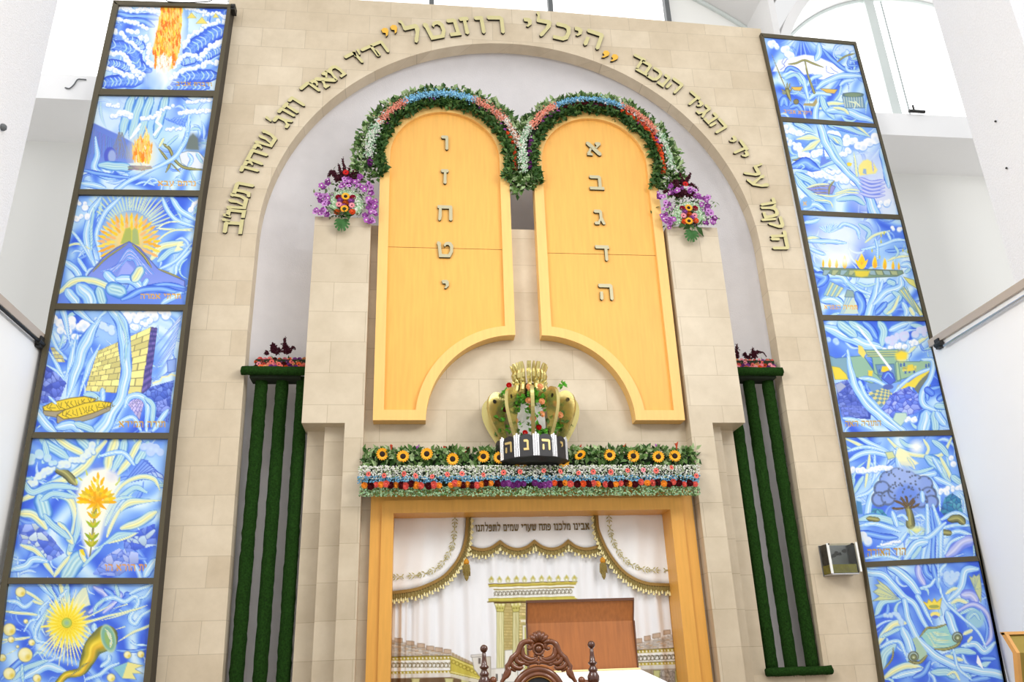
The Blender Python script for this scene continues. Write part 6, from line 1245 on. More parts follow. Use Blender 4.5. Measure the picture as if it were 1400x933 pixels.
c2 = [(65,'purple'),(105,'purple'),(140,'violet'),(178,'violet'),(218,'orange'),(262,'burg'),(300,'amberr'),(342,'coral'),(395,'burg'),(442,'orange'),(485,'burg'),(522,'coral'),(557,'amberr'),(615,'coral'),(655,'burg'),(697,'amberr'),(737,'coral'),(775,'burg'),(800,'amberr'),(845,'burg'),(893,'coral'),(943,'amberr'),(985,'coral'),(1022,'burg'),(1072,'amberr'),(1110,'burg'),(1145,'coral'),(1190,'burg'),(1232,'coral'),(1275,'burg'),(1315,'coral')]
for x, c in [(485+a/5.833, c) for a, c in c1]+[(720+a/5.714, c) for a, c in c2]:
    place(ROSE[c], 'rose', t, at(x, 663.5-(x-490)/467*3+random.uniform(-1.5, 2), -.285), random.uniform(.026, .034) if c != 'burg' else .032, None, (random.uniform(-.3, .2), random.uniform(-.3, .3)))

# bouquets on the stone pillars
def monstera(parent, loc, s, spin):
    pts = [(0,.35),(.3,.5),(.55,.42),(.72,.18),(.45,.14),(.75,.0),(.74,-.2),(.42,-.1),(.66,-.38),(.55,-.55),(.3,-.28),(.42,-.7),(.2,-.85),(.1,-.45),(0,-1.0)]
    o = pts+[(-x, z) for x, z in pts[-2:0:-1]]
    m = MB(); n = len(o); vs = [(x, -.10*(1-abs(x))-.05*z*z, z) for x, z in o]; c = (0, -.16, .05)
    m.add(vs+[c], [(i, (i+1) % n, n) for i in range(n)]); m.add([(x, y+.02, z) for x, y, z in vs]+[(0, -.14, .05)], [((i+1) % n, i, n) for i in range(n)])
    m.tube([(0, -.1, .3), (0, -.02, .6), (0, .1, .9)], .03, 6); me = mesh_of(m, 'monstera_leaf', M['leafd'] if False else M['monstera'])
    return place(me, 'monstera_leaf', parent, loc, s, spin, (.15, 0))
M['monstera'] = leafm('monstera', (52, 104, 44))
def bouquet(x0, y0, sc, D, label, base, Y=-.13):
    t = thing('pillar_bouquet', label, 'bouquet', base, 'bouquets on the stone pillars')
    W = lambda x, y, dy=0.0: tuple(at(x0+x/sc, y0+y/sc, Y+dy))
    k = 1/sc*.0066
    cx, cy = D['c']; c = W(cx, cy+20, .12)
    m = MB(); m.ball(c, .13, 12, 8, 0, .6); m.build('moss_core', M['moss'], t)
    ring = []
    for _ in range(2300):
        a = random.uniform(-.25*PI, 1.25*PI); r = min(1.35, max(.6, random.gauss(1, .17))); ring.append(W(cx+145*r*math.cos(a), cy+30-150*r*math.sin(a)*(.9 if math.sin(a) > 0 else .6), .02-random.random()*.05))
    blossoms('mint_baby_breath', t, ring, .0080, ['bmint', 'bgreen', 'bwhite'])
    foliage('leaves', t, [W(cx+random.gauss(0, 125), cy-10+random.gauss(0, 100), .05) for _ in range(420)], .05, ['leafd', 'leafm', 'leafp'], None, .4)
    blossoms('white_filler', t, [W(cx+random.uniform(-220, 220), cy+10+random.uniform(-130, 110), .03) for _ in range(200)], .008, ['bwhite', 'lilac'])
    for x, y in D['sun']: sunflower(t, W(x, y, -.05), .042, (0, random.uniform(-.2, .2)))
    for x, y, cc in D['rose']: place(ROSE[cc], 'rose', t, W(x, y, -.03), .033, None, (0, 0))
    for x, y, cc in D['ger']: gerbera(t, cc, W(x, y, -.035), .033)
    for x, y in D['orch']:
        for q in range(3): place(random.choice(ORCH), 'orchid', t, W(x+random.gauss(0, 16), y+random.gauss(0, 16), -.01-random.random()*.04), random.uniform(.024, .036), None, (random.uniform(-.5, .5), random.uniform(-.6, .6)))
    for a, b, bend, r in D['spike']: spike(t, W(*a, .0), W(*b, .0), bend, r*1.5)
    monstera(t, W(*D['mon'], -.04), .10, D.get('spin', 0))
    foliage('collar_leaves', t, [W(D['mon'][0]+q, D['mon'][1]-110, -.03) for q in (-60, -30, 0, 40, 80)], .12, ['leafd'], lambda p: (p[0]-W(D['mon'][0], 0)[0], -.3, -.6), .5)
bouquet(420, 210, 8.11, dict(c=(425,555), sun=[(425,478),(412,615)], rose=[(350,488,'crimson'),(505,490,'crimson'),(425,548,'rust'),(330,650,'rust'),(500,648,'orange'),(365,520,'violet'),(490,530,'violet'),(405,585,'violet')],
        ger=[(428,210,'red'),(352,565,'pink'),(495,575,'pink')],
        orch=[(170,375),(130,470),(205,480),(150,520),(205,540),(190,610),(90,632),(135,640),(205,680),(400,330),(460,350),(430,295),(525,320),(580,275),(235,320),(380,375),(590,370),(630,390),(670,340),(712,380),(705,435),(670,510),(730,530),(750,590),(680,590),(695,650),(740,655),(650,690),(680,745),(735,730)],
        spike=[((400,260),(390,60),(.01,0,0),.017),((380,260),(350,130),(0,0,0),.014),((330,260),(230,250),(0,0,.05),.016),((320,280),(250,200),(0,0,.02),.015),((480,260),(560,210),(0,0,.04),.015),((520,280),(610,290),(0,0,.03),.012),((450,250),(470,160),(0,0,0),.014),((420,280),(500,280),(0,0,.0),.018),((330,290),(410,280),(0,0,.02),.02)], mon=(385,775)),
        'purple bouquet with sunflowers and a hanging monstera leaf on the left stone pillar', (-1.68, -.03, 5.72))
bouquet(890, 230, 8.48, dict(c=(440,545), sun=[(435,462),(440,615)], rose=[(365,468,'crimson'),(510,468,'crimson'),(440,535,'rust'),(385,620,'orange'),(520,610,'orange'),(390,510,'violet'),(480,575,'violet')], ger=[(400,185,'red'),(378,550,'pink'),(505,550,'pink')],
        orch=[(90,315),(140,325),(180,395),(240,190),(160,450),(150,540),(165,590),(215,585),(240,600),(220,640),(560,320),(640,365),(590,420),(640,410),(650,460),(640,510),(690,520),(670,500),(730,590),(690,620),(640,640),(290,280),(450,260),(500,290),(240,280),(330,240)],
        spike=[((370,190),(335,60),(0,0,0),.016),((400,170),(455,70),(0,0,.0),.017),((330,220),(220,180),(0,0,.03),.018),((300,300),(230,300),(0,0,.03),.018),((420,300),(330,310),(0,0,.02),.022),((440,190),(550,260),(0,0,.03),.012),((190,255),(140,275),(0,0,-.01),.012),((500,320),(480,260),(0,0,.0),.018),((300,240),(290,150),(0,0,0),.02)], mon=(470,770), spin=.2),
        'purple bouquet with sunflowers and a split monstera leaf on the right stone pillar', (1.82, -.03, 5.722))

# ------------------------------------------------------------------ grass covered screens in the niche, with flower boxes
def screen(xs, z0, z1, x0, x1, side, ends):
    t = thing('grass_screen', f'dark green artificial grass screen of three upright tubes, {side} of the ark', 'screen', ((x0+x1)/2, .2, z0), 'grass screens beside the ark')
    def furry(path, r, seg=14, amp=.002):
        m = MB(); P0 = np.array(path[0], float); P1 = np.array(path[1], float); n = max(8, int(np.linalg.norm(P1-P0)/.05))
        m.tube([tuple(P0+(P1-P0)*i/n) for i in range(n+1)], r, seg)
        m.v = [(x+random.gauss(0, amp), y+random.gauss(0, amp), z+random.gauss(0, amp)) for x, y, z in m.v]
        d = (P1-P0); L = np.linalg.norm(d); d = d/L
        for _ in range(int(L*420)):                       # short blades of the pile
            s = random.random()*L; a = random.uniform(0, 2*PI); e1 = np.array([0, -1, 0.]) if abs(d[1]) < .5 else np.array([1., 0, 0]); e2 = np.cross(d, e1)
            nrm = e1*math.cos(a)+e2*math.sin(a); q = P0+d*s+nrm*r*.97
            w = d*random.uniform(-.3, .3)*.01; t2 = np.cross(d, nrm)*.003
            m.add([tuple(q-t2), tuple(q+t2), tuple(q+nrm*random.uniform(.005, .010)+w+np.array([0, 0, -.005]))], [(0, 1, 2)])
        return m
    for x in xs: furry([(x, .235, z0+.02), (x, .235, z1-.02)], .057).build('tube', M['grass'], t, True)
    furry([(x0, .098, z1), (x1, .098, z1)], .042).build('top_bar', M['grass'], t, True)
    furry([(x0, .105, z0), (x1, .105, z0)], .036).build('bottom_bar', M['grass'], t, True)
    m = MB(); m.box(x0+.07, x1-.06, .12, .30, z1-.06, z1-.02); m.build('bracket_board', M['moss'], t)
    b = thing('flower_box', f'coral and purple flower box with dark amaranth on the {side} grass screen', 'flower arrangement', ((x0+x1)/2, .19, z1+.04), 'flower boxes on the grass screens')
    a0, a1 = x0+.10, x1-.03
    m = MB(); m.box(a0, a1, .17, .30, z1+.035, z1+.14); m.build('planter_trough', M['moss'], b)
    cols = ['coral', 'orange', 'salmon', 'purple', 'violet', 'burg', 'pink', 'peach']
    for r in range(4):
        for k in range(10):
            x = a0+(a1-a0)*(k+.5*(r % 2)+.25)/10; z = z1+.055+.030*r; y = .15+.015*r
            if (k+r) % 4 == 1: gerbera(b, random.choice(['coral', 'orange', 'salmon', 'pink']), (x, y-.01, z), .027, (random.uniform(-.4, .1), random.uniform(-.3, .3)))
            else: place(ROSE[random.choice(cols)], 'rose', b, (x, y, z), random.uniform(.021, .028), None, (random.uniform(-.4, .1), random.uniform(-.3, .3)))
    foliage('leaves', b, [(random.uniform(a0, a1), .2, z1+random.uniform(.05, .15)) for _ in range(40)], .04, ['leafm', 'leafd'])
    return b, a0, a1
b, a0, a1 = screen((-2.375, -2.19, -2.005), 1.49, 4.207, -2.535, -1.955, 'left', 0)
for p, q, bend, r in (((377,478),(373,470),(0,0,.0),.022),((374,482),(371,473),(0,0,0),.02),((391,482),(390,462),(-.01,0,0),.026),((394,482),(393,474),(.01,0,0),.018),((396,482),(404,478),(0,0,.04),.014),((366,484),(362,484),(0,0,.02),.016),((378,484),(384,480),(0,0,.01),.016)): spike(b, at(*p, .2), at(*q, .2), bend, r)
b, a0, a1 = screen((2.135, 2.315, 2.51), 1.51, 4.235, 2.03, 2.615, 'right', 0)
for p, q, bend, r in (((1008,489),(1007,472),(.0,0,0),.022),((1030,489),(1029,477),(0,0,0),.022),((1032,488),(1040,482),(0,0,.03),.02),((1040,482),(1048,488),(0,0,.02),.008),((1022,489),(1016,486),(0,0,.03),.018),((1024,490),(1026,484),(0,0,0),.016)): spike(b, at(*p, .2), at(*q, .2), bend, r)

# ------------------------------------------------------------------ crown
CC = at(728, 623, -.08); zt = float(at(727, 500, -.12)[2]); z0 = float(at(727, 624, -.38)[2]); cx, cy = float(CC[0]), -.08
H = zt-z0
t = thing('crown', 'large polished brass crown with vines inside, mounted over the ark door', 'crown', (cx, cy, z0))
prof_o = spline([(.275,.05),(.282,.12),(.315,.20),(.385,.33),(.432,.45),(.442,.55),(.42,.63),(.36,.675),(.28,.66),(.215,.665),(.17,.70),(.142,.77),(.140,.83),(.155,.88),(.150,.92),(.165,.97),(.172,1.0)], 50)
prof_i = spline([(.235,.05),(.235,.12),(.25,.20),(.285,.33),(.285,.43),(.262,.50),(.235,.55),(.20,.585),(.165,.61),(.13,.64),(.105,.70),(.095,.77),(.10,.83),(.12,.875),(.115,.92),(.14,.97),(.158,1.0)], 50)
def slat(a):
    m = MB(); c, s = math.cos(a), math.sin(a); h = .016
    for sg in (-1, 1): pass
    vs = []
    for o, i in zip(prof_o, prof_i):
        for r, z in (o, i):
            for sg in (-1, 1): vs.append((cx+r*c-sg*h*s, cy+r*s+sg*h*c, z0+z*H))
    n = len(prof_o); fs = []
    for k in range(n-1):
        a0, b0 = 4*k, 4*k+4
        fs += [(a0, b0, b0+2, a0+2), (a0+1, a0+3, b0+3, b0+1), (a0, a0+1, b0+1, b0), (a0+2, b0+2, b0+3, a0+3)]
    fs += [(0, 2, 3, 1), (4*n-4, 4*n-3, 4*n-1, 4*n-2)]
    m.add(vs, fs)
    sl = m.build('slat', M['shinybrass'], t)
    m = MB(); r, z = .378, .575; p = Vector((cx+r*c, cy+r*s, z0+z*H)); nv = Vector((-s, c, 0))
    m.tube([p-nv*.016, p+nv*.016], .020, 10); m.build('bolt', M['darkbronze'], sl)
NSL = 7
for k in range(NSL): slat(math.radians(-187+k*30.5))
for k in range(18):                                     # small upper spikes between the slats
    up = k < 10; a = math.radians(-176+(k if up else k-10)*(19 if up else 24)+(0 if up else 6)); m = MB()
    m.tube([tuple((cx+r*math.cos(a), cy+r*math.sin(a), z0+z*H)) for r, z in (((.118,.80),(.142,.85),(.150,.89),(.142,.93),(.158,.97),(.172,1.0)) if up else ((.150,.67),(.160,.71),(.150,.76),(.135,.79),(.150,.815),(.165,.83)))], [.010,.018,.019,.015,.014,.008] if up else [.016,.024,.024,.016,.016,.008], 7); m.build('spike', M['shinybrass'], t)
m = MB(); m.lathe((cx, cy, z0), [(.085, .62*H), (.10, .66*H), (.095, .76*H), (.08, .80*H)], 20); m.build('neck_ring', M['darkbronze'], t)
m = MB(); m.lathe((cx, cy, z0), [(.02, -.035), (.25, -.03), (.325, -.005), (.325, .012), (.02, .014)], 36); m.build('base_plate', M['blackmetal'], t)  # near-black colour puts the shade under the crown into the plate
m = MB(); m.box(cx-.1, cx+.1, cy+.02, YC-.001, z0-.03, z0); m.build('wall_bracket', M['blackmetal'], t)
m = MB(); m.lathe((cx, cy, z0), [(.13, .015), (.13, .45*H), (.10, .60*H), (.02, .61*H)], 24); m.build('white_core', M['corewhite'], t)
HB = .165*H*1.28
PL = {-38: 'ה', -8: 'נ', 22: 'ה', 52: 'י'}
for k in range(5):
    da = -68+30*k; a = math.radians(-99+da); c, s = math.cos(a), math.sin(a); w = .058; pts = [(-w, 0), (w, 0), (w, HB*.8)]+[(w*math.cos(q), HB*.8+HB*.2*math.sin(q)) for q in np.linspace(.3, PI-.3, 6)]+[(-w, HB*.8)]
    def onring(x, z, r): return (cx+r*c-x*s, cy+r*s+x*c, z0+z)
    m = MB(); n = len(pts); R0 = .325
    m.add([onring(x, z, R0) for x, z in pts]+[onring(x, z, R0-.012) for x, z in pts], [tuple(range(n)), tuple(range(2*n-1, n-1, -1))]+[(i, i+n, (i+1) % n+n, (i+1) % n) for i in range(n)])
    pq = m.build('plaque', M['black'], t)
    if da in PL:
        m = MB(); g = GLYPH[PL[da]]; gw = GW[PL[da]]; h = HB*.48
        for pl in g:
            q = [((px-gw/2)*h, HB*.26+pz*h) for px, pz in pl]; n = len(q); m.add([onring(x, z, R0+.004) for x, z in q]+[onring(x, z, R0) for x, z in q], [tuple(range(n))]+[(i, i+n, (i+1) % n+n, (i+1) % n) for i in range(n)])
        m.build('plaque_letter', M['goldletter'], pq)
    a2 = a+math.radians(15)
    for da2 in (-3.6, 0, 3.6):
        aa = a2+math.radians(da2); m = MB(); m.tube([(cx+.319*math.cos(aa), cy+.319*math.sin(aa), z0), (cx+.319*math.cos(aa), cy+.319*math.sin(aa), z0+HB*(1.06 if da2 == 0 else .98))], .0115, 8); m.build('silver_rod', M['silver'], t)
vine = []
for tw in range(5):
    for k in range(110):
        f = random.random(); a = -PI*(.05+.9*((tw+.5)/5+.22*math.sin(f*9+tw))); r = .20+.10*math.sin(f*PI)+random.gauss(0, .022); vine.append((cx+r*math.cos(a), cy+r*math.sin(a), z0+(.16+.50*f)*H+random.gauss(0, .02)))
foliage('vine_leaves', t, vine, .046, ['leafb', 'leafb', 'leafm'], lambda p: ((p[0]-cx)*3, (p[1]-cy)*3, 0), .8)
W = lambda x, y, Y: at(645+x/5.831, 485+y/5.831, Y)
for x, y, c, Y in ((297,245,'red',-.62),(268,440,'burg',-.62),(325,570,'red',-.68),(335,540,'red',-.66),(425,625,'red',-.72),(535,580,'red',-.72),(640,460,'red',-.66),(740,362,'red',-.6),(595,610,'burg',-.68),(628,492,'burg',-.66),
                   (457,258,'peach',-.70),(452,368,'peach',-.74),(558,375,'peach',-.74),(475,422,'peach',-.72),(560,475,'peach',-.74),(705,482,'peach',-.72),(545,255,'peach',-.68),(345,530,'peach',-.66),(490,512,'peach',-.72)):
    place(ROSE[c], 'rose', t, W(x, y, Y+.34), .026 if c != 'peach' else .03, None, (random.uniform(-.3, .3), random.uniform(-.4, .4)))
foliage('vine_tip', t, [tuple(W(725, 240, -.2)) for _ in range(10)]+[tuple(W(280, 300, -.25)) for _ in range(16)]+[tuple(W(300, 400, -.28)) for _ in range(10)], .045, ['leafb'], None, .8)

# ------------------------------------------------------------------ oil box on the right stone pier
def glass(name, c, al):
    m = bpy.data.materials.new(name); m.use_nodes = True; nt = m.node_tree; N = nt.nodes
    tr = N.new('ShaderNodeBsdfTransparent'); tr.inputs[0].default_value = rgba(c); gl = N.new('ShaderNodeBsdfGlossy'); gl.inputs['Roughness'].default_value = .03
    fr = N.new('ShaderNodeFresnel'); fr.inputs[0].default_value = 1.45; mx = N.new('ShaderNodeMixShader'); nt.links.new(fr.outputs[0], mx.inputs[0]); nt.links.new(tr.outputs[0], mx.inputs[1]); nt.links.new(gl.outputs[0], mx.inputs[2])
    nt.links.new(mx.outputs[0], N['Material Output'].inputs[0]); return m
M['glass'] = glass('clear_glass', (236, 240, 238), .1); M['oil'] = mat('yellow_oil', (196, 178, 30), .15, coat=.3, noise=.35, nscale=14); M['darksteel'] = mat('dark_steel', (128, 128, 130), .4, .3); M['edgeglass'] = mat('polished_edge', (244, 244, 240), .2)
yb = YS-.002; yf = YS-.17
def xz(px, py, Y): p = at(px, py, Y); return float(p[0]), float(p[2])
x0, z1 = xz(1131, 744, yf); x1, z0b = xz(1176.5, 783.5, yf); z1 = float(at(1150, 743.5, yf)[2])
t = thing('oil_box', 'small glass box holding yellow oil, mounted on the stone right of the ark', 'box', ((x0+x1)/2, (yf+yb)/2, z0b))
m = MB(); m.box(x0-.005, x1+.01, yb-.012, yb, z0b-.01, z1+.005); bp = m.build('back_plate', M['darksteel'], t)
m = MB()
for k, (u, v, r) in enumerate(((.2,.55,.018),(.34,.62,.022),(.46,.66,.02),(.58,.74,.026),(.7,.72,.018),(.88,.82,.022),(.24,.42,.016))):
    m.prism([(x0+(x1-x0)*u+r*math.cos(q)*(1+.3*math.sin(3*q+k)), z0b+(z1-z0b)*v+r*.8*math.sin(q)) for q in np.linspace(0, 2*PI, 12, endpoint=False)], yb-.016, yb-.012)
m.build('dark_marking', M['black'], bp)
m = MB(); m.box(x0, x1-.02, yf+.006, yb-.014, z0b+.004, z0b+(z1-z0b)*.30); m.build('oil', M['oil'], t)
m = MB(); m.box(x0, x1, yf, yf+.004, z0b, z1); m.box(x0-.002, x0+.002, yf+.004, yb-.012, z0b, z1); m.box(x1-.012, x1-.008, yf+.004, yb-.012, z0b, z1); m.build('glass_case', M['glass'], t)
m = MB(); m.box(x0-.010, x0+.012, yf-.004, yf+.004, z0b, z1+.005); m.build('polished_edge', M['edgeglass'], t)
m = MB(); m.box(x1, x1+.018, yf-.004, yf+.006, z0b+.01, z1+.01); m.build('polished_edge', M['edgeglass'], t)
m = MB(); m.box(x0, x1-.01, yf, yb-.012, z0b-.01, z0b); m.build('base_plate', M['steel'], t)
m = MB()
for x in (x0+.01, x1-.03): m.tube([(x, yf-.006, z1-.004), (x, yf+.01, z1-.004)], .008, 8)
m.build('clips', M['blackmetal'], t)

# ------------------------------------------------------------------ lectern, cloth, carved chair, brass stand
yb = -1.6
q = [at(720, 828, yb), at(866, 818, yb), at(866.5, 915, yb), at(720, 916, yb)]; fx0, fx1 = float(q[0][0]), float((q[1][0]+q[2][0])/2)
zt = float((q[0][2]+q[1][2])/2); zf = float(at(864, 849, yb)[2]); zb = float(q[3][2])
t = thing('lectern', 'oak lectern whose tall back board stands behind the carved chair', 'lectern', ((fx0+fx1)/2, yb, .3))
def slab(p, nm, mt):      # p: (y, z) profile front face from below, thickness behind
    m = MB(); n = len(p); d = .022; vs = [(x, y, z) for x in (fx0, fx1) for y, z in p]+[(x, y+d, z) for x in (fx0, fx1) for y, z in p]
    fs = []
    for i in range(n-1): fs += [(i, n+i, n+i+1, i+1), (2*n+i, 2*n+i+1, 3*n+i+1, 3*n+i), (i, i+1, 2*n+i+1, 2*n+i), (n+i, 3*n+i, 3*n+i+1, n+i+1)]
    fs += [(0, 2*n, 3*n, n), (n-1, 2*n-1, 4*n-1, 3*n-1)]
    m.add(vs, fs); return m.build(nm, mt, t)
slab([(yb-.02, zb-.02), (yb, zf)], 'back_board', M['board']); slab([(yb, zf), (yb-.05, zt)], 'top_flap', M['board'])
m = MB()
for x in (fx0-.008, fx1): m.prism([(x, zb-.02), (x+.008, zb-.02), (x+.008, zf), (x, zf)], yb-.025, yb+.024); m.add([(x, yb-.004, zf), (x+.008, yb-.004, zf), (x+.008, yb-.055, zt), (x, yb-.055, zt), (x, yb+.024, zf), (x+.008, yb+.024, zf), (x+.008, yb-.026, zt), (x, yb-.026, zt)], [(0,1,2,3),(7,6,5,4),(0,3,7,4),(1,5,6,2)])
m.box(fx0-.008, fx1+.008, yb-.058, yb-.022, zt-.004, zt+.012); m.build('dark_edging', M['boardedge'], t)
zc = float(at(800, 917, yb-.03)[2]); X0, X1 = fx0-.06, float(at(869, 913, yb-.03)[0])+.02
m = MB(); m.box(fx0+.02, fx1-.02, yb-.42, yb-.03, .3, zc-.12); m.build('body', M['board'], t)
m = MB(); m.add([(X0, yb-.03, zc-.02), (X1, yb-.03, zc-.02), (X1+.10, yb-.47, zc-.115), (X0, yb-.47, zc-.115), (X0, yb-.03, zc-.14), (X1, yb-.03, zc-.14), (X1+.1, yb-.47, zc-.14), (X0, yb-.47, zc-.14)], [(0,3,2,1),(4,5,6,7),(3,7,6,2),(1,2,6,5),(0,1,5,4),(0,4,7,3)]); m.build('sloping_desk', M['board'], t)
m = MB(); nx = 24; vs = []
for j in range(10):
    for i in range(nx+1):
        u = i/nx
        if j < 7: v = j/6; vs.append((X0-.01+(X1-X0+.02+.10*v)*u, yb-.032-.44*v, zc-.006-.098*v+.003*math.sin(u*30)*v))
        else: v = (j-6)/3; vs.append((X0-.01+(X1-X0+.12)*u, yb-.485-.01*math.sin(u*40)*v, zc-.106-.16*v))
n = len(vs); w = nx+1; vs += [(x, y+.002, z-.005) for x, y, z in vs]
fs = [(j*w+i, (j+1)*w+i, (j+1)*w+i+1, j*w+i+1) for j in range(9) for i in range(nx)]; fs += [tuple(a+n for a in f[::-1]) for f in fs]
m.add(vs, fs); cl = m.build('lectern_cloth', M['whitecloth'], None, True)
tag(cl, 'white cloth with thin yellow edge over the sloping desk of the lectern', 'cloth')
m = MB(); m.tube([(X0, yb-.034, zc-.001), (X1+.01, yb-.034, zc-.001)], .006, 6); m.build('yellow_hem', M['hem'], cl)
# chair
YC2 = -2.2
def cp(x, y, dy=0.0): p = at(640+x/7.368, 845+y/7.368, YC2); return (float(p[0]), YC2+dy, float(p[2]))
u = 1/7.368*(-CAM[1]+YC2)/FOC*1.02      # metres for one step of the enlarged view
ctr = cp(708, 640)
t = thing('carved_chair', 'carved dark walnut armchair with black leather back in front of the lectern', 'chair', (ctr[0], YC2-.2, .3))
m = MB()
mir = lambda pts: [(1416-x, y) for x, y in pts]
for f in (lambda p: p, mir):
    for pts, rad in (([(330,690),(350,620),(395,580),(410,530),(385,500),(420,460),(440,410),(490,370),(520,310),(535,270),(570,245),(610,245),(640,270),(640,300),(615,315),(595,300)], [14,18,24,26,22,26,28,28,30,30,26,24,22,20,18,12]),
                     ([(545,300),(545,350),(560,390),(600,415),(640,420),(670,405)], [20,24,26,26,22,12]), ([(480,400),(490,440),(530,460),(580,450)], [24,26,24,14]), ([(520,380),(560,430),(620,450),(680,430),(700,395)], [12,20,22,18,10]),
                     ([(430,430),(440,470),(470,500),(520,510),(550,490)], [18,24,26,22,12]), ([(455,480),(450,520),(480,540)], [18,18,10]), ([(590,480),(640,455),(690,450),(708,470)], [12,18,18,14]), ([(400,520),(380,560),(360,610),(330,650)], [20,22,20,14]), ([(560,460),(600,470),(650,440)], [14,18,10]),
                     ([(500,350),(510,400),(500,440)], [22,24,16]), ([(660,390),(700,370)], [14,16])):
        m.tube([cp(x, y, -.012) for x, y in spline(f(pts), 26)], [r*u for r in np.interp(np.linspace(0, 1, 26), np.linspace(0, 1, len(rad)), rad)], 9)
m.build('carved_scrollwork', M['carved'], t, True)
m = MB()
for x1, y1, r in ((590,228,24),(628,178,26),(665,150,26),(708,138,28),(751,150,26),(788,178,26),(826,228,24)):
    m.tube([cp(708+(x1-708)*.25, 262+(y1-262)*.1, -.008), cp(708+(x1-708)*.7, 262+(y1-262)*.6, -.02), cp(x1, y1, -.012)], [r*.5*u, r*1.05*u, r*.75*u], 9)
m.ball(cp(708, 215, 0), 62*u, 14, 8, 0, .3); m.build('shell_crest', M['carved'], t, True)
m = MB(); m.tube([cp(706+52*math.cos(a), 318+54*math.sin(a), -.02) for a in np.linspace(0, 2*PI, 26)], 12*u, 8); m.ball(cp(706, 318, -.014), 34*u, 14, 8, 0, .8); m.ball(cp(706, 318, .004), 48*u, 14, 8, 0, .25); m.build('medallion', M['carved'], t, True)
ex, ey, ea, eb = 708, 830, 272, 325
def ell(k, n=64, dy=0.0): return [cp(ex+ea*k*math.cos(a), ey-eb*k*math.sin(a), dy) for a in np.linspace(0, 2*PI, n)]
m = MB(); m.tube(ell(.95), 32*u, 9); m.tube(ell(.80, 64, -.008), 22*u, 8); m.tube(ell(.88, 64, .006), 34*u, 8); m.build('back_frame', M['carved'], t, True)
m = MB(); pts = [(x, z) for x, _, z in ell(.74, 40)[:-1]]; m.prism(pts, YC2-.014, YC2+.02, bev=.01); m.build('leather_back', M['leather'], t)
m = MB()
for x, y, z in ell(.72, 90, -.022)[:-1]: m.ball((x, y, z), 9*u, 6, 4)
m.build('nailheads', M['nail'], t)
for px0, top in ((158, 272), (1238, 232)):
    X, _, ztp = cp(px0, top); Z = lambda d: -d*u*1.0
    pr = [(44,-2.6/u*0-900),(44,-470),(58,-440),(58,-400),(34,-390),(40,-375),(56,-345),(56,-310),(42,-285),(36,-272),(44,-262),(44,-250),(30,-232),(26,-215),(42,-200),(44,-192),(28,-178),(20,-120),(17,-72),(14,-70)]
    m = MB(); m.lathe((X, YC2, ztp), [(r*u, z*u) for r, z in pr]+[(36*u*math.sin(a), -36*u+36*u*-math.cos(a)) for a in np.linspace(.5, PI-.02, 9)], 16)
    m.build('finial_post', M['darkcarved'], t, True)
    m = MB(); m.box(X-.028, X+.028, YC2-.03, YC2+.03, .3, ztp-880*u); m.build('rear_leg', M['darkcarved'], t)
    m = MB(); m.ball(cp(px0+(95 if px0 < 600 else -95), 632), 34*u, 10, 6); m.tube([cp(px0, 660), cp(px0+(95 if px0 < 600 else -95), 640)], 22*u, 8); m.build('side_scroll', M['carved'], t, True)
xa, xb = cp(158, 0)[0], cp(1238, 0)[0]
m = MB(); m.box(xa-.02, xb+.02, YC2-.56, YC2+.02, .70, .78); m.build('seat_frame', M['carved'], t)
m = MB(); m.box(xa+.02, xb-.02, YC2-.54, YC2-.03, .78, .84); m.build('seat_cushion', M['leather'], t)
for x in (xa, xb):
    m = MB(); m.lathe((x, YC2-.53, .3), [(.02, 0), (.03, .05), (.022, .1), (.036, .3), (.03, .4)], 12); m.build('front_leg', M['darkcarved'], t, True)
    m = MB(); m.tube([(x, YC2, 1.10), (x, YC2-.3, 1.12), (x, YC2-.55, 1.06)], [.025, .03, .035], 10); m.tube([(x, YC2-.5, .78), (x, YC2-.53, 1.06)], .022, 8); m.build('armrest', M['carved'], t, True)
m = MB(); m.box(xa, xb, YC2-.015, YC2+.015, 1.0, 1.06); m.build('back_rail', M['carved'], t)
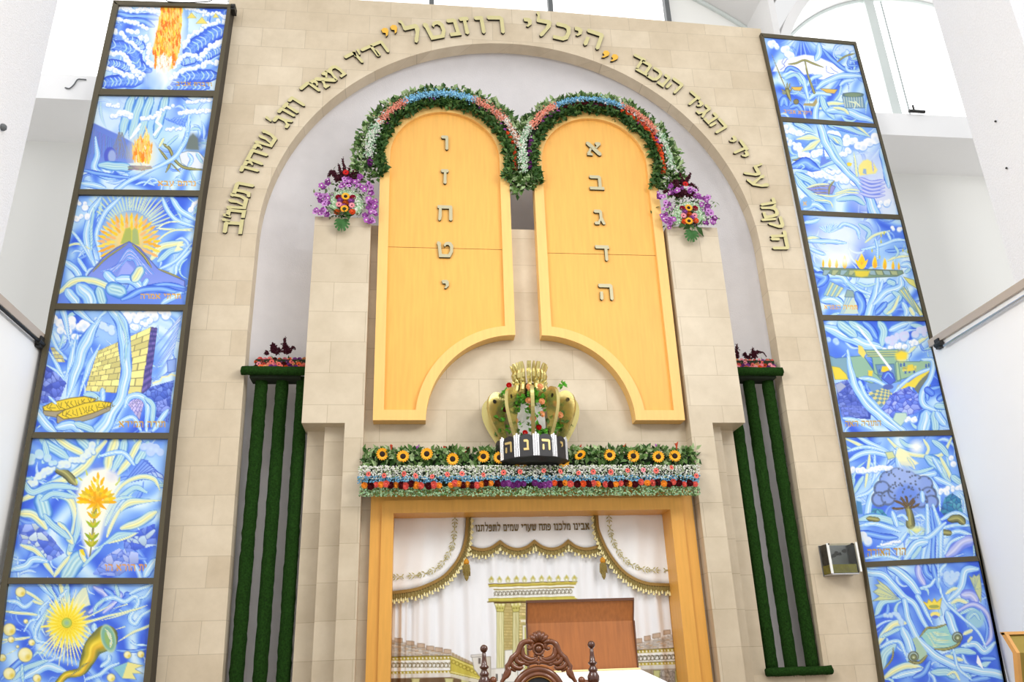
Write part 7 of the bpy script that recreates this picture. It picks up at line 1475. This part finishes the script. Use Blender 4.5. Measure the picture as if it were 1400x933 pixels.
# brass faced stand at the lower right
yp = -2.5; A = at(1371, 865.5, yp); B = at(1367, 894, yp); Cc = at(1381, 945, yp)
ax, az, bz = float(A[0]), float(A[2]), float(B[2])
t = thing('brass_stand', 'folded brass faced stand with a pine edge beside the crown and scroll painting', 'stand', (ax+.28, yp, 0))
wd = .56; tl = .035
def plate(z0, z1, y0, y1, x00, x01, nm, mt, k=0.0):
    m = MB(); m.add([(x00, y0-k, z0), (x01, y0-k, z0), (x01, y1-k, z1), (x00, y1-k, z1), (x00, y0+.02, z0), (x01, y0+.02, z0), (x01, y1+.02, z1), (x00, y1+.02, z1)], [(0,1,2,3),(7,6,5,4),(0,3,7,4),(1,5,6,2),(3,2,6,7),(0,4,5,1)]); return m.build(nm, mt, t)
xs = float(B[0])
up = plate(bz, az-.012, yp-.06, yp, ax+.02, ax+wd-.02, 'brass_panel', M['brassplate']); lw = plate(bz-.62, bz, yp+.10, yp-.06, ax+.02, ax+wd-.02, 'brass_panel', M['brassplate'])
plate(az-.012, az+.004, yp, yp+.004, ax, ax+wd, 'pine_edge', M['pine'], .012)
for a, b in ((ax, ax+.02), (ax+wd-.02, ax+wd)): plate(bz, az, yp-.06, yp, a, b, 'pine_edge', M['pine'], .014); plate(bz-.64, bz, yp+.10, yp-.06, a, b, 'pine_edge', M['pine'], .014)
m = MB()
for k in range(9): a = math.radians(90+k*20-80); m.prism([(ax+.17+.012*math.cos(a), (az+bz)/2+.012*math.sin(a)), (ax+.17+.04*math.cos(a-.06), (az+bz)/2+.04*math.sin(a-.06)), (ax+.17+.04*math.cos(a+.06), (az+bz)/2+.04*math.sin(a+.06))], yp-.036, yp-.028)
m.build('engraved_fan', M['engrave'], up)
m = MB()
for k in range(14):
    a = k*2.4; r = .008*math.sqrt(k); m.prism([(ax+.10+r*math.cos(a)+.008*math.cos(q), bz-.055+r*1.5*math.sin(a)+.009*math.sin(q)) for q in np.linspace(0, 2*PI, 8, endpoint=False)], yp-.050, yp-.045)
m.build('engraved_seal', M['engrave'], lw)
m = MB(); m.box(ax+.2, ax+.36, yp+.02, yp+.18, 0.3, bz-.3); m.box(ax+.08, ax+.48, yp-.15, yp+.3, 0.3, .34); m.build('pedestal', M['pine'], t)
